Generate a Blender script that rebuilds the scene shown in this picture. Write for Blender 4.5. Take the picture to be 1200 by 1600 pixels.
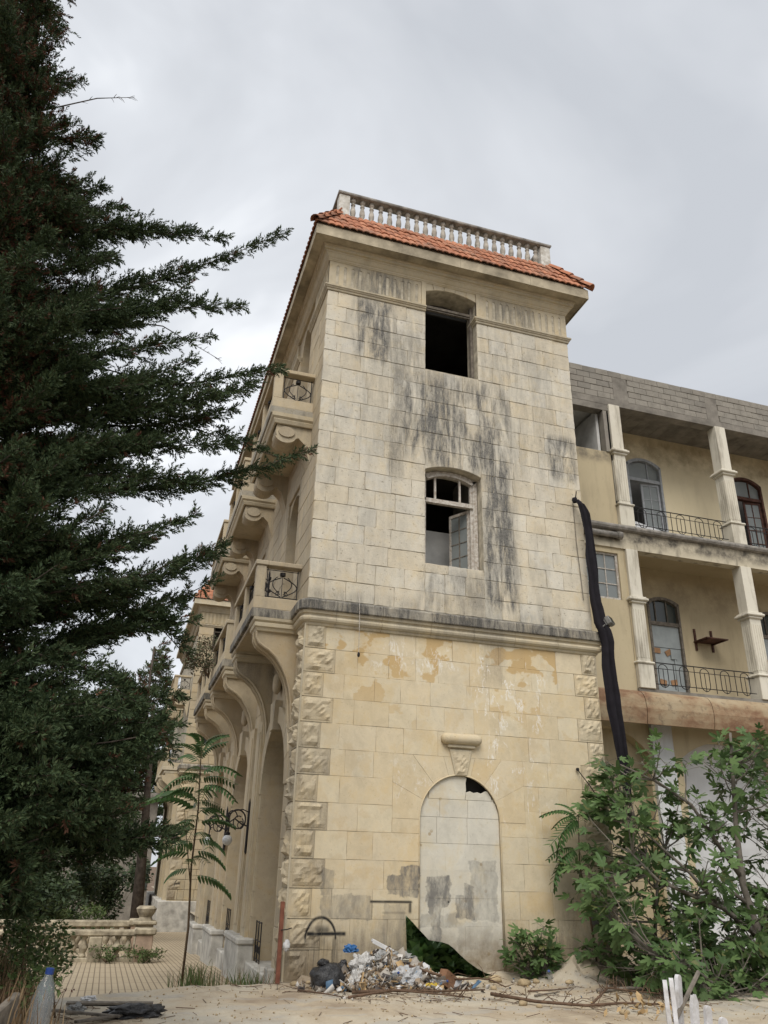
import bpy, bmesh, math, random
import numpy as np
from mathutils import Vector, Matrix, noise as mnoise
for o in list(bpy.data.objects): bpy.data.objects.remove(o)
SC = bpy.context.scene
COL = SC.collection
rnd = random.Random(7)
R = math.radians

# ------------------------------------------------------------------ camera
cam = bpy.data.cameras.new('camera'); cam_o = bpy.data.objects.new('camera', cam); COL.objects.link(cam_o)
cam.sensor_fit = 'VERTICAL'; cam.sensor_height = 36.0; cam.sensor_width = 36.0; cam.lens = 27.66
cam.clip_start = 0.05; cam.clip_end = 2000
AX = Vector((0.95264, 0.14484, 0.26740)); AY = Vector((-0.30321, 0.38481, 0.87177)); AZ = Vector((0.02337, -0.91156, 0.41050))
c_right = Vector((AX.x, AY.x, AZ.x)).normalized(); c_down = Vector((AX.y, AY.y, AZ.y)).normalized(); c_fwd = Vector((AX.z, AY.z, AZ.z)).normalized()
mw = Matrix.Identity(4)
for i in range(3):
    mw[i][0] = c_right[i]; mw[i][1] = -c_down[i]; mw[i][2] = -c_fwd[i]
mw[0][3], mw[1][3], mw[2][3] = 0, 0, 1.6
cam_o.matrix_world = mw
SC.camera = cam_o
SC.render.resolution_x = 768; SC.render.resolution_y = 1024

# ------------------------------------------------------------------ sky, sun, exposure
SUN_EL, SUN_AZ = 52.0, 205.0       # azimuth measured clockwise from +Y
W = bpy.data.worlds.new('World'); SC.world = W; W.use_nodes = True
wn = W.node_tree; wn.nodes.clear()
wo = wn.nodes.new('ShaderNodeOutputWorld'); wb = wn.nodes.new('ShaderNodeBackground')
sky = wn.nodes.new('ShaderNodeTexSky'); sky.sky_type = 'NISHITA'; sky.sun_disc = False
sky.sun_elevation = R(SUN_EL); sky.sun_rotation = R(SUN_AZ); sky.air_density = 1.0; sky.dust_density = 3.0
skm = wn.nodes.new('ShaderNodeVectorMath'); skm.operation = 'SCALE'; skm.inputs['Scale'].default_value = 0.09
wn.links.new(sky.outputs[0], skm.inputs[0])
tc = wn.nodes.new('ShaderNodeTexCoord')
mp = wn.nodes.new('ShaderNodeMapping'); mp.inputs['Scale'].default_value = (1.0, 1.0, 1.7); mp.inputs['Location'].default_value = (0.35, 0.2, 0.1)
wn.links.new(tc.outputs['Generated'], mp.inputs['Vector'])
n1 = wn.nodes.new('ShaderNodeTexNoise'); n1.inputs['Scale'].default_value = 1.9; n1.inputs['Detail'].default_value = 5; n1.inputs['Roughness'].default_value = 0.5; n1.inputs['Distortion'].default_value = 0.5
wn.links.new(mp.outputs[0], n1.inputs['Vector'])
cr = wn.nodes.new('ShaderNodeValToRGB')
e = cr.color_ramp.elements
e[0].position = 0.34; e[0].color = (0.395, 0.412, 0.440, 1)
e[1].position = 0.46; e[1].color = (0.46, 0.476, 0.502, 1)
x = e.new(0.54); x.color = (0.515, 0.533, 0.560, 1)
x = e.new(0.64); x.color = (0.70, 0.715, 0.735, 1)
wn.links.new(n1.outputs['Fac'], cr.inputs['Fac'])
mx = wn.nodes.new('ShaderNodeMix'); mx.data_type = 'RGBA'; mx.inputs[0].default_value = 0.93
wn.links.new(skm.outputs[0], mx.inputs[6]); wn.links.new(cr.outputs[0], mx.inputs[7])
wn.links.new(mx.outputs[2], wb.inputs['Color']); wb.inputs['Strength'].default_value = 0.80
wn.links.new(wb.outputs[0], wo.inputs[0])
sl = bpy.data.lights.new('sun', 'SUN'); sl.energy = 1.5; sl.angle = R(40); sl.color = (1.0, 0.955, 0.89)
so = bpy.data.objects.new('sun', sl); COL.objects.link(so)
sd = Vector((math.sin(R(SUN_AZ)) * math.cos(R(SUN_EL)), math.cos(R(SUN_AZ)) * math.cos(R(SUN_EL)), math.sin(R(SUN_EL))))
so.rotation_euler = sd.to_track_quat('Z', 'Y').to_euler(); so.location = sd * 60
vs = SC.view_settings
vs.view_transform = 'Standard'; vs.look = 'None'; vs.exposure = 1.0; vs.gamma = 1.0; vs.use_curve_mapping = False

# ------------------------------------------------------------------ helpers
def tag(o, label=None, cat=None, group=None, kind=None):
    if label: o['label'] = label
    if cat: o['category'] = cat
    if group: o['group'] = group
    if kind: o['kind'] = kind
    return o
def empty(name, loc=(0, 0, 0), label=None, cat=None, group=None):
    o = bpy.data.objects.new(name, None); COL.objects.link(o); o.location = loc; o.empty_display_size = 0.2
    return tag(o, label, cat, group)
def adopt(o, parent):
    o.parent = parent; o.matrix_parent_inverse = parent.matrix_basis.inverted()
def make(name, v, f, mat, parent=None, smooth=False, recalc=True):
    me = bpy.data.meshes.new(name)
    me.from_pydata([tuple(p) for p in v], [], f)
    if recalc:
        bm = bmesh.new(); bm.from_mesh(me); bmesh.ops.recalc_face_normals(bm, faces=bm.faces); bm.to_mesh(me); bm.free()
    if smooth: me.polygons.foreach_set('use_smooth', [True] * len(me.polygons))
    if mat: me.materials.append(mat)
    o = bpy.data.objects.new(name, me); COL.objects.link(o)
    if parent: adopt(o, parent)
    return o
def inst(src, name, parent, mwld):
    o = bpy.data.objects.new(name, src if isinstance(src, bpy.types.Mesh) else src.data); COL.objects.link(o)
    o.matrix_basis = mwld
    if parent: adopt(o, parent)
    return o
def FR(Y0):
    return lambda u, z, w: (u, Y0 - w, z)          # facade that faces -Y, w = outwards
def LF(X0):
    return lambda u, z, w: (X0 - w, u, z)          # facade that faces -X
class MB:
    def __init__(s): s.v = []; s.f = []
    def add(s, vs_, fs):
        o = len(s.v); s.v += [tuple(p) for p in vs_]; s.f += [tuple(i + o for i in f) for f in fs]; return s
    def box(s, x0, y0, z0, x1, y1, z1, M_=None):
        p = [(x0, y0, z0), (x1, y0, z0), (x1, y1, z0), (x0, y1, z0), (x0, y0, z1), (x1, y0, z1), (x1, y1, z1), (x0, y1, z1)]
        if M_: p = [M_ @ Vector(q) for q in p]
        return s.add(p, [(0, 3, 2, 1), (4, 5, 6, 7), (0, 1, 5, 4), (1, 2, 6, 5), (2, 3, 7, 6), (3, 0, 4, 7)])
    def bbox(s, x0, y0, z0, x1, y1, z1, b=0.01, M_=None):
        p = []
        for zi, ins in ((z0, b), (z0 + b, 0), (z1 - b, 0), (z1, b)):
            p += [(x0 + ins, y0 + b, zi), (x0 + b, y0 + ins, zi), (x1 - b, y0 + ins, zi), (x1 - ins, y0 + b, zi),
                  (x1 - ins, y1 - b, zi), (x1 - b, y1 - ins, zi), (x0 + b, y1 - ins, zi), (x0 + ins, y1 - b, zi)]
        if M_: p = [M_ @ Vector(q) for q in p]
        fs = [tuple(range(7, -1, -1)), tuple(range(24, 32))]
        for k in range(3):
            for i in range(8):
                j = (i + 1) % 8; fs.append((k * 8 + i, k * 8 + j, k * 8 + 8 + j, k * 8 + 8 + i))
        return s.add(p, fs)
    def prism(s, poly, fr, w0, w1):
        n = len(poly)
        p = [fr(u, z, w0) for u, z in poly] + [fr(u, z, w1) for u, z in poly]
        fs = [tuple(range(n)), tuple(range(2 * n - 1, n - 1, -1))] + [(i, (i + 1) % n, n + (i + 1) % n, n + i) for i in range(n)]
        return s.add(p, fs)
    def tube(s, pts, r, n=6, cap=True):
        pts = [Vector(p) for p in pts]; m = len(pts)
        rs = r if isinstance(r, (list, tuple)) else [r] * m
        o = []; up = Vector((0, 0, 1)); prev = None
        for i, p in enumerate(pts):
            d = (pts[min(i + 1, m - 1)] - pts[max(i - 1, 0)])
            if d.length < 1e-9: d = Vector((0, 0, 1))
            d.normalize()
            if prev is None:
                a = d.cross(up)
                if a.length < 0.05: a = d.cross(Vector((1, 0, 0)))
            else:
                a = prev - d * prev.dot(d)
                if a.length < 1e-6: a = d.cross(up)
            a.normalize(); prev = a; b = d.cross(a)
            for k in range(n):
                t = 2 * math.pi * k / n; o.append(p + (a * math.cos(t) + b * math.sin(t)) * rs[i])
        fs = [(i * n + k, i * n + (k + 1) % n, (i + 1) * n + (k + 1) % n, (i + 1) * n + k) for i in range(m - 1) for k in range(n)]
        if cap: fs += [tuple(range(n - 1, -1, -1)), tuple(range((m - 1) * n, m * n))]
        return s.add(o, fs)
    def lathe(s, c, prof, n=12, square=0):
        p = []
        for r, z in prof:
            for k in range(n):
                t = 2 * math.pi * (k + 0.5) / n; p.append((c[0] + r * math.cos(t), c[1] + r * math.sin(t), c[2] + z))
        m = len(prof)
        fs = [(i * n + k, i * n + (k + 1) % n, (i + 1) * n + (k + 1) % n, (i + 1) * n + k) for i in range(m - 1) for k in range(n)]
        fs += [tuple(range(n - 1, -1, -1)), tuple(range((m - 1) * n, m * n))]
        return s.add(p, fs)
    def sweep(s, path, prof, left=True):
        # path: xy points; prof: closed polygon of (out, z); outwards is to the left of the travel direction
        n = len(path); P = [Vector((a, b)) for a, b in path]; o = []
        for i in range(n):
            d0 = (P[i] - P[i - 1]).normalized() if i else (P[1] - P[0]).normalized()
            d1 = (P[i + 1] - P[i]).normalized() if i < n - 1 else d0
            n0 = Vector((-d0.y, d0.x)); n1_ = Vector((-d1.y, d1.x)); m = (n0 + n1_)
            m = m / max(0.2, (1 + n0.dot(n1_)))
            for out, z in prof: o.append((P[i].x + m.x * out, P[i].y + m.y * out, z))
        k = len(prof)
        fs = [(i * k + j, i * k + (j + 1) % k, (i + 1) * k + (j + 1) % k, (i + 1) * k + j) for i in range(n - 1) for j in range(k)]
        fs += [tuple(range(k)), tuple(range(n * k - 1, (n - 1) * k - 1, -1))]
        return s.add(o, fs)
    def build(s, name, mat, parent=None, smooth=False, recalc=True):
        return make(name, s.v, s.f, mat, parent, smooth, recalc)
def inset(poly, d):
    n = len(poly); out = []
    A = sum(poly[i][0] * poly[(i + 1) % n][1] - poly[(i + 1) % n][0] * poly[i][1] for i in range(n))
    sg = 1 if A > 0 else -1
    for i in range(n):
        a, b, c = Vector(poly[i - 1]), Vector(poly[i]), Vector(poly[(i + 1) % n])
        d0 = (b - a); d1 = (c - b)
        if d0.length < 1e-7 or d1.length < 1e-7: out.append(tuple(b)); continue
        d0.normalize(); d1.normalize()
        n0 = Vector((-d0.y, d0.x)) * sg; n1_ = Vector((-d1.y, d1.x)) * sg
        m = (n0 + n1_) / max(0.35, 1 + n0.dot(n1_))
        out.append(tuple(b + m * d))
    return out
def stone_mb(mb, poly, fr, front=0.0, back=-0.06, joint=0.004, ch=0.01, jit=0.004, rg=rnd, chip=False):
    # one dressed stone: chamfered front, set in its bed
    poly = inset(poly, joint)
    if chip:
        q_ = []
        for i in range(len(poly)):
            a, b = poly[i], poly[(i + 1) % len(poly)]; q_.append(a); k_ = 3
            for t in range(1, k_): q_.append((a[0] + (b[0] - a[0]) * (t + rg.uniform(-.25, .25)) / k_, a[1] + (b[1] - a[1]) * (t + rg.uniform(-.25, .25)) / k_))
        poly = q_
    poly = [(u + rg.uniform(-jit, jit), z + rg.uniform(-jit, jit)) for u, z in poly]
    n = len(poly); q = inset(poly, ch)
    p = [fr(u, z, back) for u, z in poly] + [fr(u, z, front - ch * 0.9) for u, z in poly] + [fr(u, z, front) for u, z in q]
    fs = [tuple(range(n - 1, -1, -1)), tuple(range(2 * n, 3 * n))]
    for k in range(2):
        fs += [(k * n + i, k * n + (i + 1) % n, (k + 1) * n + (i + 1) % n, (k + 1) * n + i) for i in range(n)]
    mb.add(p, fs)
def rect(a, b, c, d): return [(a, c), (b, c), (b, d), (a, d)]
def seg_arc(u0, u1, zs, rise, n=12):
    a = (u1 - u0) / 2; rad = (a * a + rise * rise) / (2 * rise); cz = zs + rise - rad; cu = (u0 + u1) / 2
    return [(u0 + (u1 - u0) * i / n, cz + math.sqrt(max(0, rad * rad - (u0 + (u1 - u0) * i / n - cu) ** 2))) for i in range(n + 1)]

# ------------------------------------------------------------------ materials
class NT:
    def __init__(s, name, rough=0.85, spec=0.25):
        s.m = bpy.data.materials.new(name); s.m.use_nodes = True; s.t = s.m.node_tree; s.n = s.t.nodes
        s.b = s.n['Principled BSDF']; s.b.inputs['Roughness'].default_value = rough; s.b.inputs['Specular IOR Level'].default_value = spec
        g = s.n.new('ShaderNodeNewGeometry'); s.pos = g.outputs['Position']; s.isl = g.outputs['Random Per Island']
        s.sep = s.n.new('ShaderNodeSeparateXYZ'); s.t.links.new(s.pos, s.sep.inputs[0]); s.X, s.Y, s.Z = s.sep.outputs
        s._oi = None
    def put(s, sock, v):
        if hasattr(v, 'is_output') or isinstance(v, bpy.types.NodeSocket): s.t.links.new(v, sock)
        else:
            if isinstance(v, (tuple, list)) and len(v) == 3 and sock.type == 'RGBA': v = (*v, 1)
            sock.default_value = v
    def math(s, op, a, b=0.0, clamp=False):
        n = s.n.new('ShaderNodeMath'); n.operation = op; n.use_clamp = clamp; s.put(n.inputs[0], a); s.put(n.inputs[1], b); return n.outputs[0]
    def vec(s, x, y, z):
        n = s.n.new('ShaderNodeCombineXYZ'); s.put(n.inputs[0], x); s.put(n.inputs[1], y); s.put(n.inputs[2], z); return n.outputs[0]
    def scaled(s, sx, sy, sz, src=None):
        n = s.n.new('ShaderNodeVectorMath'); n.operation = 'MULTIPLY'; s.put(n.inputs[0], src or s.pos); n.inputs[1].default_value = (sx, sy, sz); return n.outputs[0]
    def noise(s, scale, detail=4, rough=0.55, vec=None, dist=0.0):
        n = s.n.new('ShaderNodeTexNoise'); n.inputs['Scale'].default_value = scale; n.inputs['Detail'].default_value = detail
        n.inputs['Roughness'].default_value = rough; n.inputs['Distortion'].default_value = dist; s.put(n.inputs['Vector'], vec or s.pos); return n.outputs['Fac']
    def voro(s, scale, vec=None, feat='F1', out='Distance'):
        n = s.n.new('ShaderNodeTexVoronoi'); n.feature = feat; n.inputs['Scale'].default_value = scale; s.put(n.inputs['Vector'], vec or s.pos); return n.outputs[out]
    def mr(s, v, a, b, c=0.0, d=1.0, smooth=False):
        n = s.n.new('ShaderNodeMapRange'); n.clamp = True
        if smooth: n.interpolation_type = 'SMOOTHSTEP'
        s.put(n.inputs[0], v); n.inputs[1].default_value = a; n.inputs[2].default_value = b; n.inputs[3].default_value = c; n.inputs[4].default_value = d; return n.outputs[0]
    def ramp(s, v, stops):
        n = s.n.new('ShaderNodeValToRGB'); s.put(n.inputs[0], v); el = n.color_ramp.elements
        el[0].position = stops[0][0]; el[0].color = (*stops[0][1], 1); el[1].position = stops[-1][0]; el[1].color = (*stops[-1][1], 1)
        for p, c in stops[1:-1]: q = el.new(p); q.color = (*c, 1)
        return n.outputs[0]
    def mix(s, f, a, b, blend='MIX'):
        n = s.n.new('ShaderNodeMix'); n.data_type = 'RGBA'; n.blend_type = blend; s.put(n.inputs[0], f); s.put(n.inputs[6], a); s.put(n.inputs[7], b); return n.outputs[2]
    def rand(s):
        # one number per stone, for single objects and joined ones alike
        if s._oi is None:
            o = s.n.new('ShaderNodeObjectInfo'); s._oi = s.math('FRACT', s.math('ADD', o.outputs['Random'], s.isl))
        return s._oi
    def band(s, v, a, b, soft):
        return s.math('MULTIPLY', s.mr(v, a - soft, a + soft, 0, 1, True), s.mr(v, b - soft, b + soft, 1, 0, True))
    def region(s, u, u0, u1, z0, z1, soft=0.2, amp=1.0):
        m = s.math('MULTIPLY', s.band(u, u0, u1, soft), s.band(s.Z, z0, z1, soft * 1.4))
        return s.math('MULTIPLY', m, amp) if amp != 1.0 else m
    def color(s, c): s.put(s.b.inputs['Base Color'], c)
    def bump(s, h, strength=0.3, dist=0.02):
        n = s.n.new('ShaderNodeBump'); n.inputs['Strength'].default_value = strength; n.inputs['Distance'].default_value = dist
        s.put(n.inputs['Height'], h); s.t.links.new(n.outputs[0], s.b.inputs['Normal'])
def simple(name, c, rough=0.7, var=0.25, scale=4.0, bump=0.15, metal=0.0, spec=0.25, c2=None, bscale=None):
    n = NT(name, rough, spec); n.b.inputs['Metallic'].default_value = metal
    f = n.noise(scale, 5, 0.6)
    dark = c2 or tuple(v * (1 - var * 1.6) for v in c)
    n.color(n.mix(n.mr(f, 0.3, 0.7), dark, tuple(min(1, v * (1 + var * 0.4)) for v in c)))
    if bump: n.bump(n.noise(bscale or scale * 6, 4, 0.6), bump, 0.01)
    return n.m
def wall_paint(n, c):
    spl = n.math('MULTIPLY', n.mr(n.math('ADD', n.Z, n.math('MULTIPLY', n.math('SUBTRACT', n.noise(1.6, 6, .65), .5), 1.7)), .05, .75, 1, 0), n.mr(n.noise(6, 5, .7), .3, .6, .45, .9))
    c = n.mix(spl, c, (.20, .155, .10))
    # rolled-over grey patches and sprayed black strokes on the foot of the front wall
    wob = n.noise(6.0, 4, .6); xs_ = n.math('ADD', n.X, n.math('MULTIPLY', n.math('SUBTRACT', wob, .5), .20)); zs_ = n.math('ADD', n.Z, n.math('MULTIPLY', n.math('SUBTRACT', n.noise(5.0, 4, .6, n.scaled(1, 1, 1.3)), .5), .18))
    def rc(a, b, z0, z1, sf): return n.math('MULTIPLY', n.band(xs_, a, b, sf), n.band(zs_, z0, z1, sf))
    tex = n.mr(n.noise(6, 6, .72, n.scaled(1.5, 1, .6)), .34, .58, .25, 1)
    tot = None
    for (a, b, z0, z1, am) in ((4.29, 4.52, 1.2, 1.47, .8), (4.5, 4.82, 1.16, 1.62, .85), (4.96, 5.37, 1.1, 1.47, .85), (5.0, 5.35, 1.02, 1.2, .8), (5.02, 5.21, .46, 1.1, .7), (5.48, 5.79, .84, 1.2, .8),
                               (5.63, 5.8, 1.15, 1.36, .75), (5.74, 6.22, .82, 1.72, .42), (4.87, 5.5, .73, .93, .42), (3.19, 3.40, 1.18, 1.54, .55), (3.2, 4.04, .84, 1.18, .55), (4.23, 4.58, .35, 1.05, .42), (5.5, 6.1, .4, .8, .25)):
        r_ = n.math('MULTIPLY', rc(a, b, z0, z1, .012), am); tot = r_ if tot is None else n.math('MAXIMUM', tot, r_)
    c = n.mix(n.math('MULTIPLY', tot, tex), c, (.125, .122, .118))
    xx = n.math('DIVIDE', n.math('SUBTRACT', n.X, 3.22), .24); zz = n.math('DIVIDE', n.math('SUBTRACT', n.Z, .57), .29)
    rr = n.math('SQRT', n.math('ADD', n.math('MULTIPLY', xx, xx), n.math('MULTIPLY', zz, zz)))
    k = n.math('MULTIPLY', n.band(rr, .93, 1.07, .06), n.mr(n.Z, .5, .58))
    for (a, b, z0, z1, sf, am) in ((3.0, 3.62, .61, .665, .022, 1), (4.0, 4.70, 1.07, 1.105, .018, 1), (4.645, 4.69, .93, 1.09, .025, .9), (4.2, 4.6, .925, .94, .025, .6), (3.12, 3.36, .63, .74, .05, .7), (5.33, 5.36, 1.08, 1.11, .012, 1)):
        k = n.math('MAXIMUM', k, n.math('MULTIPLY', n.math('MULTIPLY', n.band(n.X, a, b, sf), n.band(n.Z, z0, z1, sf)), am))
    drip = n.math('MULTIPLY', n.math('MULTIPLY', n.band(n.X, 3.1, 3.6, .03), n.band(n.Z, .2, .62, .12)), n.mr(n.noise(1, 3, .6, n.scaled(26, 1, .8)), .5, .62, 0, .55))
    k = n.math('MAXIMUM', k, drip)
    return n.mix(n.math('MULTIPLY', k, n.mr(wob, .2, .5, .7, 1)), c, (.02, .02, .02))
def stone_mat(name, tones, stains=(), axis='X', streak=0.9, grime=0.25, pores=0.5, ochre=0.0, effl=(), pock=0.0, bump=0.35, grey=(0.085, 0.082, 0.075), paint=False):
    n = NT(name, 0.9, 0.15)
    u = n.X if axis == 'X' else n.Y
    base = n.ramp(n.rand(), tones)
    big = n.noise(0.9, 4, 0.6); mid = n.noise(5.0, 5, 0.65); fine = n.noise(38, 4, 0.7)
    c = n.mix(n.mr(mid, 0.3, 0.75, 0, 0.36), base, n.mix(1.0, base, (0.72, 0.70, 0.66), 'MULTIPLY'))
    c = n.mix(n.mr(big, 0.5, 0.75, 0, 0.35), c, n.mix(1.0, c, (0.93, 0.86, 0.72), 'MULTIPLY'))
    mot = n.noise(2.4, 7, 0.72, n.scaled(1.2, 1.2, 1.0), 0.4)
    c = n.mix(n.mr(mot, .50, .66, 0, .6), c, n.mix(1.0, c, (1.0, .92, .76), 'MULTIPLY'))
    c = n.mix(n.mr(mot, .50, .34, 0, .55), c, n.mix(1.0, c, (.80, .805, .81), 'MULTIPLY'))
    spk = n.mr(n.noise(70, 3, .7), .60, .70, 0, .55)
    c = n.mix(n.math('MULTIPLY', spk, pores), c, n.mix(1.0, c, (.50, .47, .42), 'MULTIPLY'))
    if ochre:
        oz = n.math('MULTIPLY', n.mr(n.noise(1.9, 4, 0.55, n.scaled(1.0, 1.0, 1.2)), 0.50, 0.53), n.mr(n.rand(), 0.45, 0.5))
        oz = n.math('MULTIPLY', n.math('MULTIPLY', oz, ochre), n.mr(n.Z, 3.6, 4.9, .18, 1))
        oz = n.math('MAXIMUM', oz, n.math('MULTIPLY', n.mr(n.noise(1.4, 5, .6, n.scaled(1, 1, 1.1)), .56, .60), .22))
        c = n.mix(oz, c, (0.47, 0.335, 0.165))
    # pits and pores
    pz = n.math('MULTIPLY', n.mr(n.noise(22, 3, 0.7), 0.62, 0.72), pores)
    c = n.mix(pz, c, n.mix(1.0, c, (0.42, 0.39, 0.34), 'MULTIPLY'))
    st = None
    sn = n.math('MULTIPLY', n.mr(n.noise(1.0, 6, 0.68, n.scaled(3.0, 3.0, 0.5), 0.5), 0.36, 0.53), n.mr(n.noise(1.0, 8, 0.78, n.scaled(11, 11, 2.0)), 0.36, 0.56, 0.3, 1))
    for (a, b, z0, z1, soft, amp) in stains:
        r_ = n.region(u, a, b, z0, z1, soft, amp); st = r_ if st is None else n.math('MAXIMUM', st, r_)
    gen = n.math('MULTIPLY', n.mr(n.noise(1.3, 5, 0.65, n.scaled(1.6, 1.6, 0.5)), 0.52, 0.75), grime)
    tot = gen if st is None else n.math('MAXIMUM', gen, n.math('MULTIPLY', st, sn))
    tot = n.math('MULTIPLY', tot, streak, True)
    c = n.mix(tot, c, n.mix(n.mr(fine, 0.35, 0.65), grey, tuple(v * 2.2 for v in grey)))
    for (a, b, z0, z1, soft, amp) in effl:
        rid = n.math('SUBTRACT', 1.0, n.mr(n.math('ABSOLUTE', n.math('SUBTRACT', n.noise(1.7, 6, 0.68, n.scaled(1.3, 1, 0.45), 0.4), 0.5)), 0.0, 0.018))
        c = n.mix(n.math('MULTIPLY', rid, n.math('MULTIPLY', n.region(u, a, b, z0, z1, soft, amp), n.mr(n.noise(3.0, 3, .6), 0.47, 0.58, 0, .8))), c, (0.74, 0.73, 0.70))
    if pock:
        pk = n.math('MULTIPLY', n.mr(n.voro(4.2), .10, .14, 1, 0), n.mr(n.noise(2.2, 3), .45, .55, 0, pock)); c = n.mix(pk, c, (.36, .29, .19))
        c = n.mix(n.math('MULTIPLY', n.mr(n.noise(1.6, 5, .65), .54, .60), .5), c, (.52, .435, .29))
    if paint: c = wall_paint(n, c)
    n.color(c)
    n.bump(n.math('ADD', n.math('MULTIPLY', mid, 0.6), n.math('SUBTRACT', n.math('MULTIPLY', fine, 0.4), n.math('MULTIPLY', pz, 0.5))), bump, 0.02)
    return n.m
UP = [(0, (0.56, 0.50, 0.39)), (0.2, (0.61, 0.56, 0.46)), (0.4, (0.585, 0.545, 0.455)), (0.55, (0.645, 0.60, 0.505)), (0.7, (0.60, 0.535, 0.415)), (0.85, (0.625, 0.59, 0.51)), (1, (0.575, 0.54, 0.46))]
LO = [(0, (0.585, 0.495, 0.34)), (0.25, (0.615, 0.53, 0.38)), (0.45, (0.59, 0.52, 0.385)), (0.65, (0.63, 0.55, 0.395)), (0.85, (0.60, 0.505, 0.345)), (1, (0.58, 0.51, 0.375))]
MAT = {}
MAT['stone_up'] = stone_mat('weathered_limestone', UP, [
    (3.3, 4.2, 11.2, 12.9, 0.2, 1.2), (4.0, 4.9, 10.2, 12.3, 0.25, 0.7), (4.3, 6.9, 9.0, 11.3, 0.35, 1.15), (6.15, 6.85, 6.1, 9.6, 0.18, 1.3), (5.0, 6.6, 8.95, 9.5, 0.2, 1.2),
    (7.7, 8.4, 9.2, 10.3, 0.12, 1.1), (6.4, 7.6, 10.3, 12.6, 0.3, 0.5), (4.1, 4.45, 8.6, 11.3, 0.1, 0.8), (4.8, 6.2, 6.0, 6.85, 0.15, 0.7), (2.7, 8.4, 5.9, 6.15, 0.12, 0.6), (3.2, 8.3, 8.8, 12.8, 0.5, 0.42), (2.8, 4.6, 6.3, 9.0, 0.5, 0.22)],
    grime=0.5, pores=0.85, streak=0.9, bump=0.6)
MAT['stone_lo'] = stone_mat('ochre_ashlar', LO, [
    (2.6, 8.5, -0.2, 0.85, 0.3, 0.85), (4.2, 6.4, -0.2, 0.7, 0.3, 0.6), (6.05, 6.5, 4.7, 5.5, 0.1, 0.6), (7.3, 8.5, -0.2, 1.3, 0.4, 0.7)],
    grime=0.16, pores=0.3, ochre=0.95, streak=0.8, effl=[(5.7, 7.3, 2.4, 5.3, 0.25, 1.0), (4.2, 5.0, 2.6, 3.2, 0.15, 1.0), (3.9, 6.2, 4.7, 5.4, 0.2, 0.8)], bump=0.2, grey=(0.14, 0.12, 0.095), paint=True)
MAT['quoin'] = stone_mat('rock_faced_stone', [(0, (0.50, 0.425, 0.30)), (0.5, (0.56, 0.48, 0.34)), (1, (0.48, 0.42, 0.31))],
    [(2.4, 8.6, -0.2, 0.8, 0.25, 0.9), (2.4, 3.4, 1.2, 3.6, 0.4, 0.7)], grime=0.45, pores=0.6, bump=0.6, streak=0.85, grey=(0.12, 0.105, 0.085), paint=True)
MAT['moulding'] = stone_mat('moulded_limestone', [(0, (0.50, 0.44, 0.33)), (0.5, (0.54, 0.475, 0.35)), (1, (0.47, 0.42, 0.32))],
    [(2, 9, 12.6, 13.4, 0.2, 0.5), (3.5, 6.5, 5.3, 5.75, 0.1, 0.6)], grime=0.5, pores=0.4, bump=0.25, streak=0.75, grey=(0.11, 0.10, 0.085))
MAT['slab'] = stone_mat('lichened_slab', [(0, (0.33, 0.305, 0.255)), (0.5, (0.40, 0.37, 0.31)), (1, (0.30, 0.28, 0.235))],
    [(-9, 9, 5.6, 6.1, 0.1, 1.2)], grime=1.2, pores=1.0, bump=0.8, streak=0.95, grey=(0.06, 0.057, 0.052))
MAT['side'] = stone_mat('side_limestone', [(0, (0.45, 0.375, 0.265)), (0.5, (0.50, 0.43, 0.31)), (1, (0.47, 0.395, 0.28))],
    [(13.3, 26.5, 6.2, 10.2, 0.3, 0.5), (14.4, 17.0, 5.0, 5.6, 0.2, 0.8)], axis='Y', grime=0.85, pores=0.4, bump=0.35, streak=0.8, grey=(0.14, 0.128, 0.108))
MAT['mortar'] = simple('mortar', (0.50, 0.45, 0.35), 0.95, 0.3, 6, 0.3)
MAT['plinth'] = simple('white_plinth_render', (0.52, 0.50, 0.45), 0.9, 0.3, 3, 0.3)
MAT['tile'] = None
n = NT('terracotta_tile', 0.8, 0.2)
tcol = n.ramp(n.rand(), [(0, (0.31, 0.125, 0.07)), (0.3, (0.40, 0.165, 0.09)), (0.6, (0.44, 0.20, 0.115)), (0.85, (0.36, 0.15, 0.085)), (1, (0.26, 0.115, 0.07))])
tcol = n.mix(n.math('MULTIPLY', n.mr(n.noise(2.2, 5, 0.7), 0.46, 0.66), 0.7), tcol, (0.17, 0.115, 0.085))
n.color(n.mix(n.math('MULTIPLY', n.mr(n.noise(14, 4, 0.7), 0.55, 0.8), 0.6), tcol, (0.12, 0.07, 0.05))); n.bump(n.noise(30, 4), 0.2, 0.01)
MAT['tile'] = n.m
MAT['baluster'] = simple('baluster_stone', (0.46, 0.42, 0.36), 0.9, 0.35, 7, 0.3, c2=(0.22, 0.20, 0.17))
MAT['rail_top'] = simple('grey_coping', (0.30, 0.28, 0.25), 0.9, 0.4, 6, 0.3)
MAT['white_post'] = simple('flaking_white_paint', (0.62, 0.61, 0.57), 0.85, 0.25, 7, 0.25, c2=(0.33, 0.30, 0.25))
MAT['iron'] = simple('black_iron', (0.022, 0.020, 0.020), 0.6, 0.3, 12, 0.15)
MAT['wood_white'] = simple('peeling_white_wood', (0.50, 0.48, 0.44), 0.8, 0.3, 18, 0.3, c2=(0.27, 0.22, 0.17))
MAT['wood_grey'] = simple('grey_old_wood', (0.19, 0.165, 0.135), 0.85, 0.35, 12, 0.3)
MAT['wood_brown'] = simple('brown_wood', (0.10, 0.045, 0.032), 0.7, 0.4, 9, 0.25)
MAT['dark_shade'] = simple('dark_room_plaster', (0.06, 0.058, 0.055), 0.95, 0.3, 2, 0.1)  # darkness of the unlit interiors is put into this plaster colour
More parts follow.
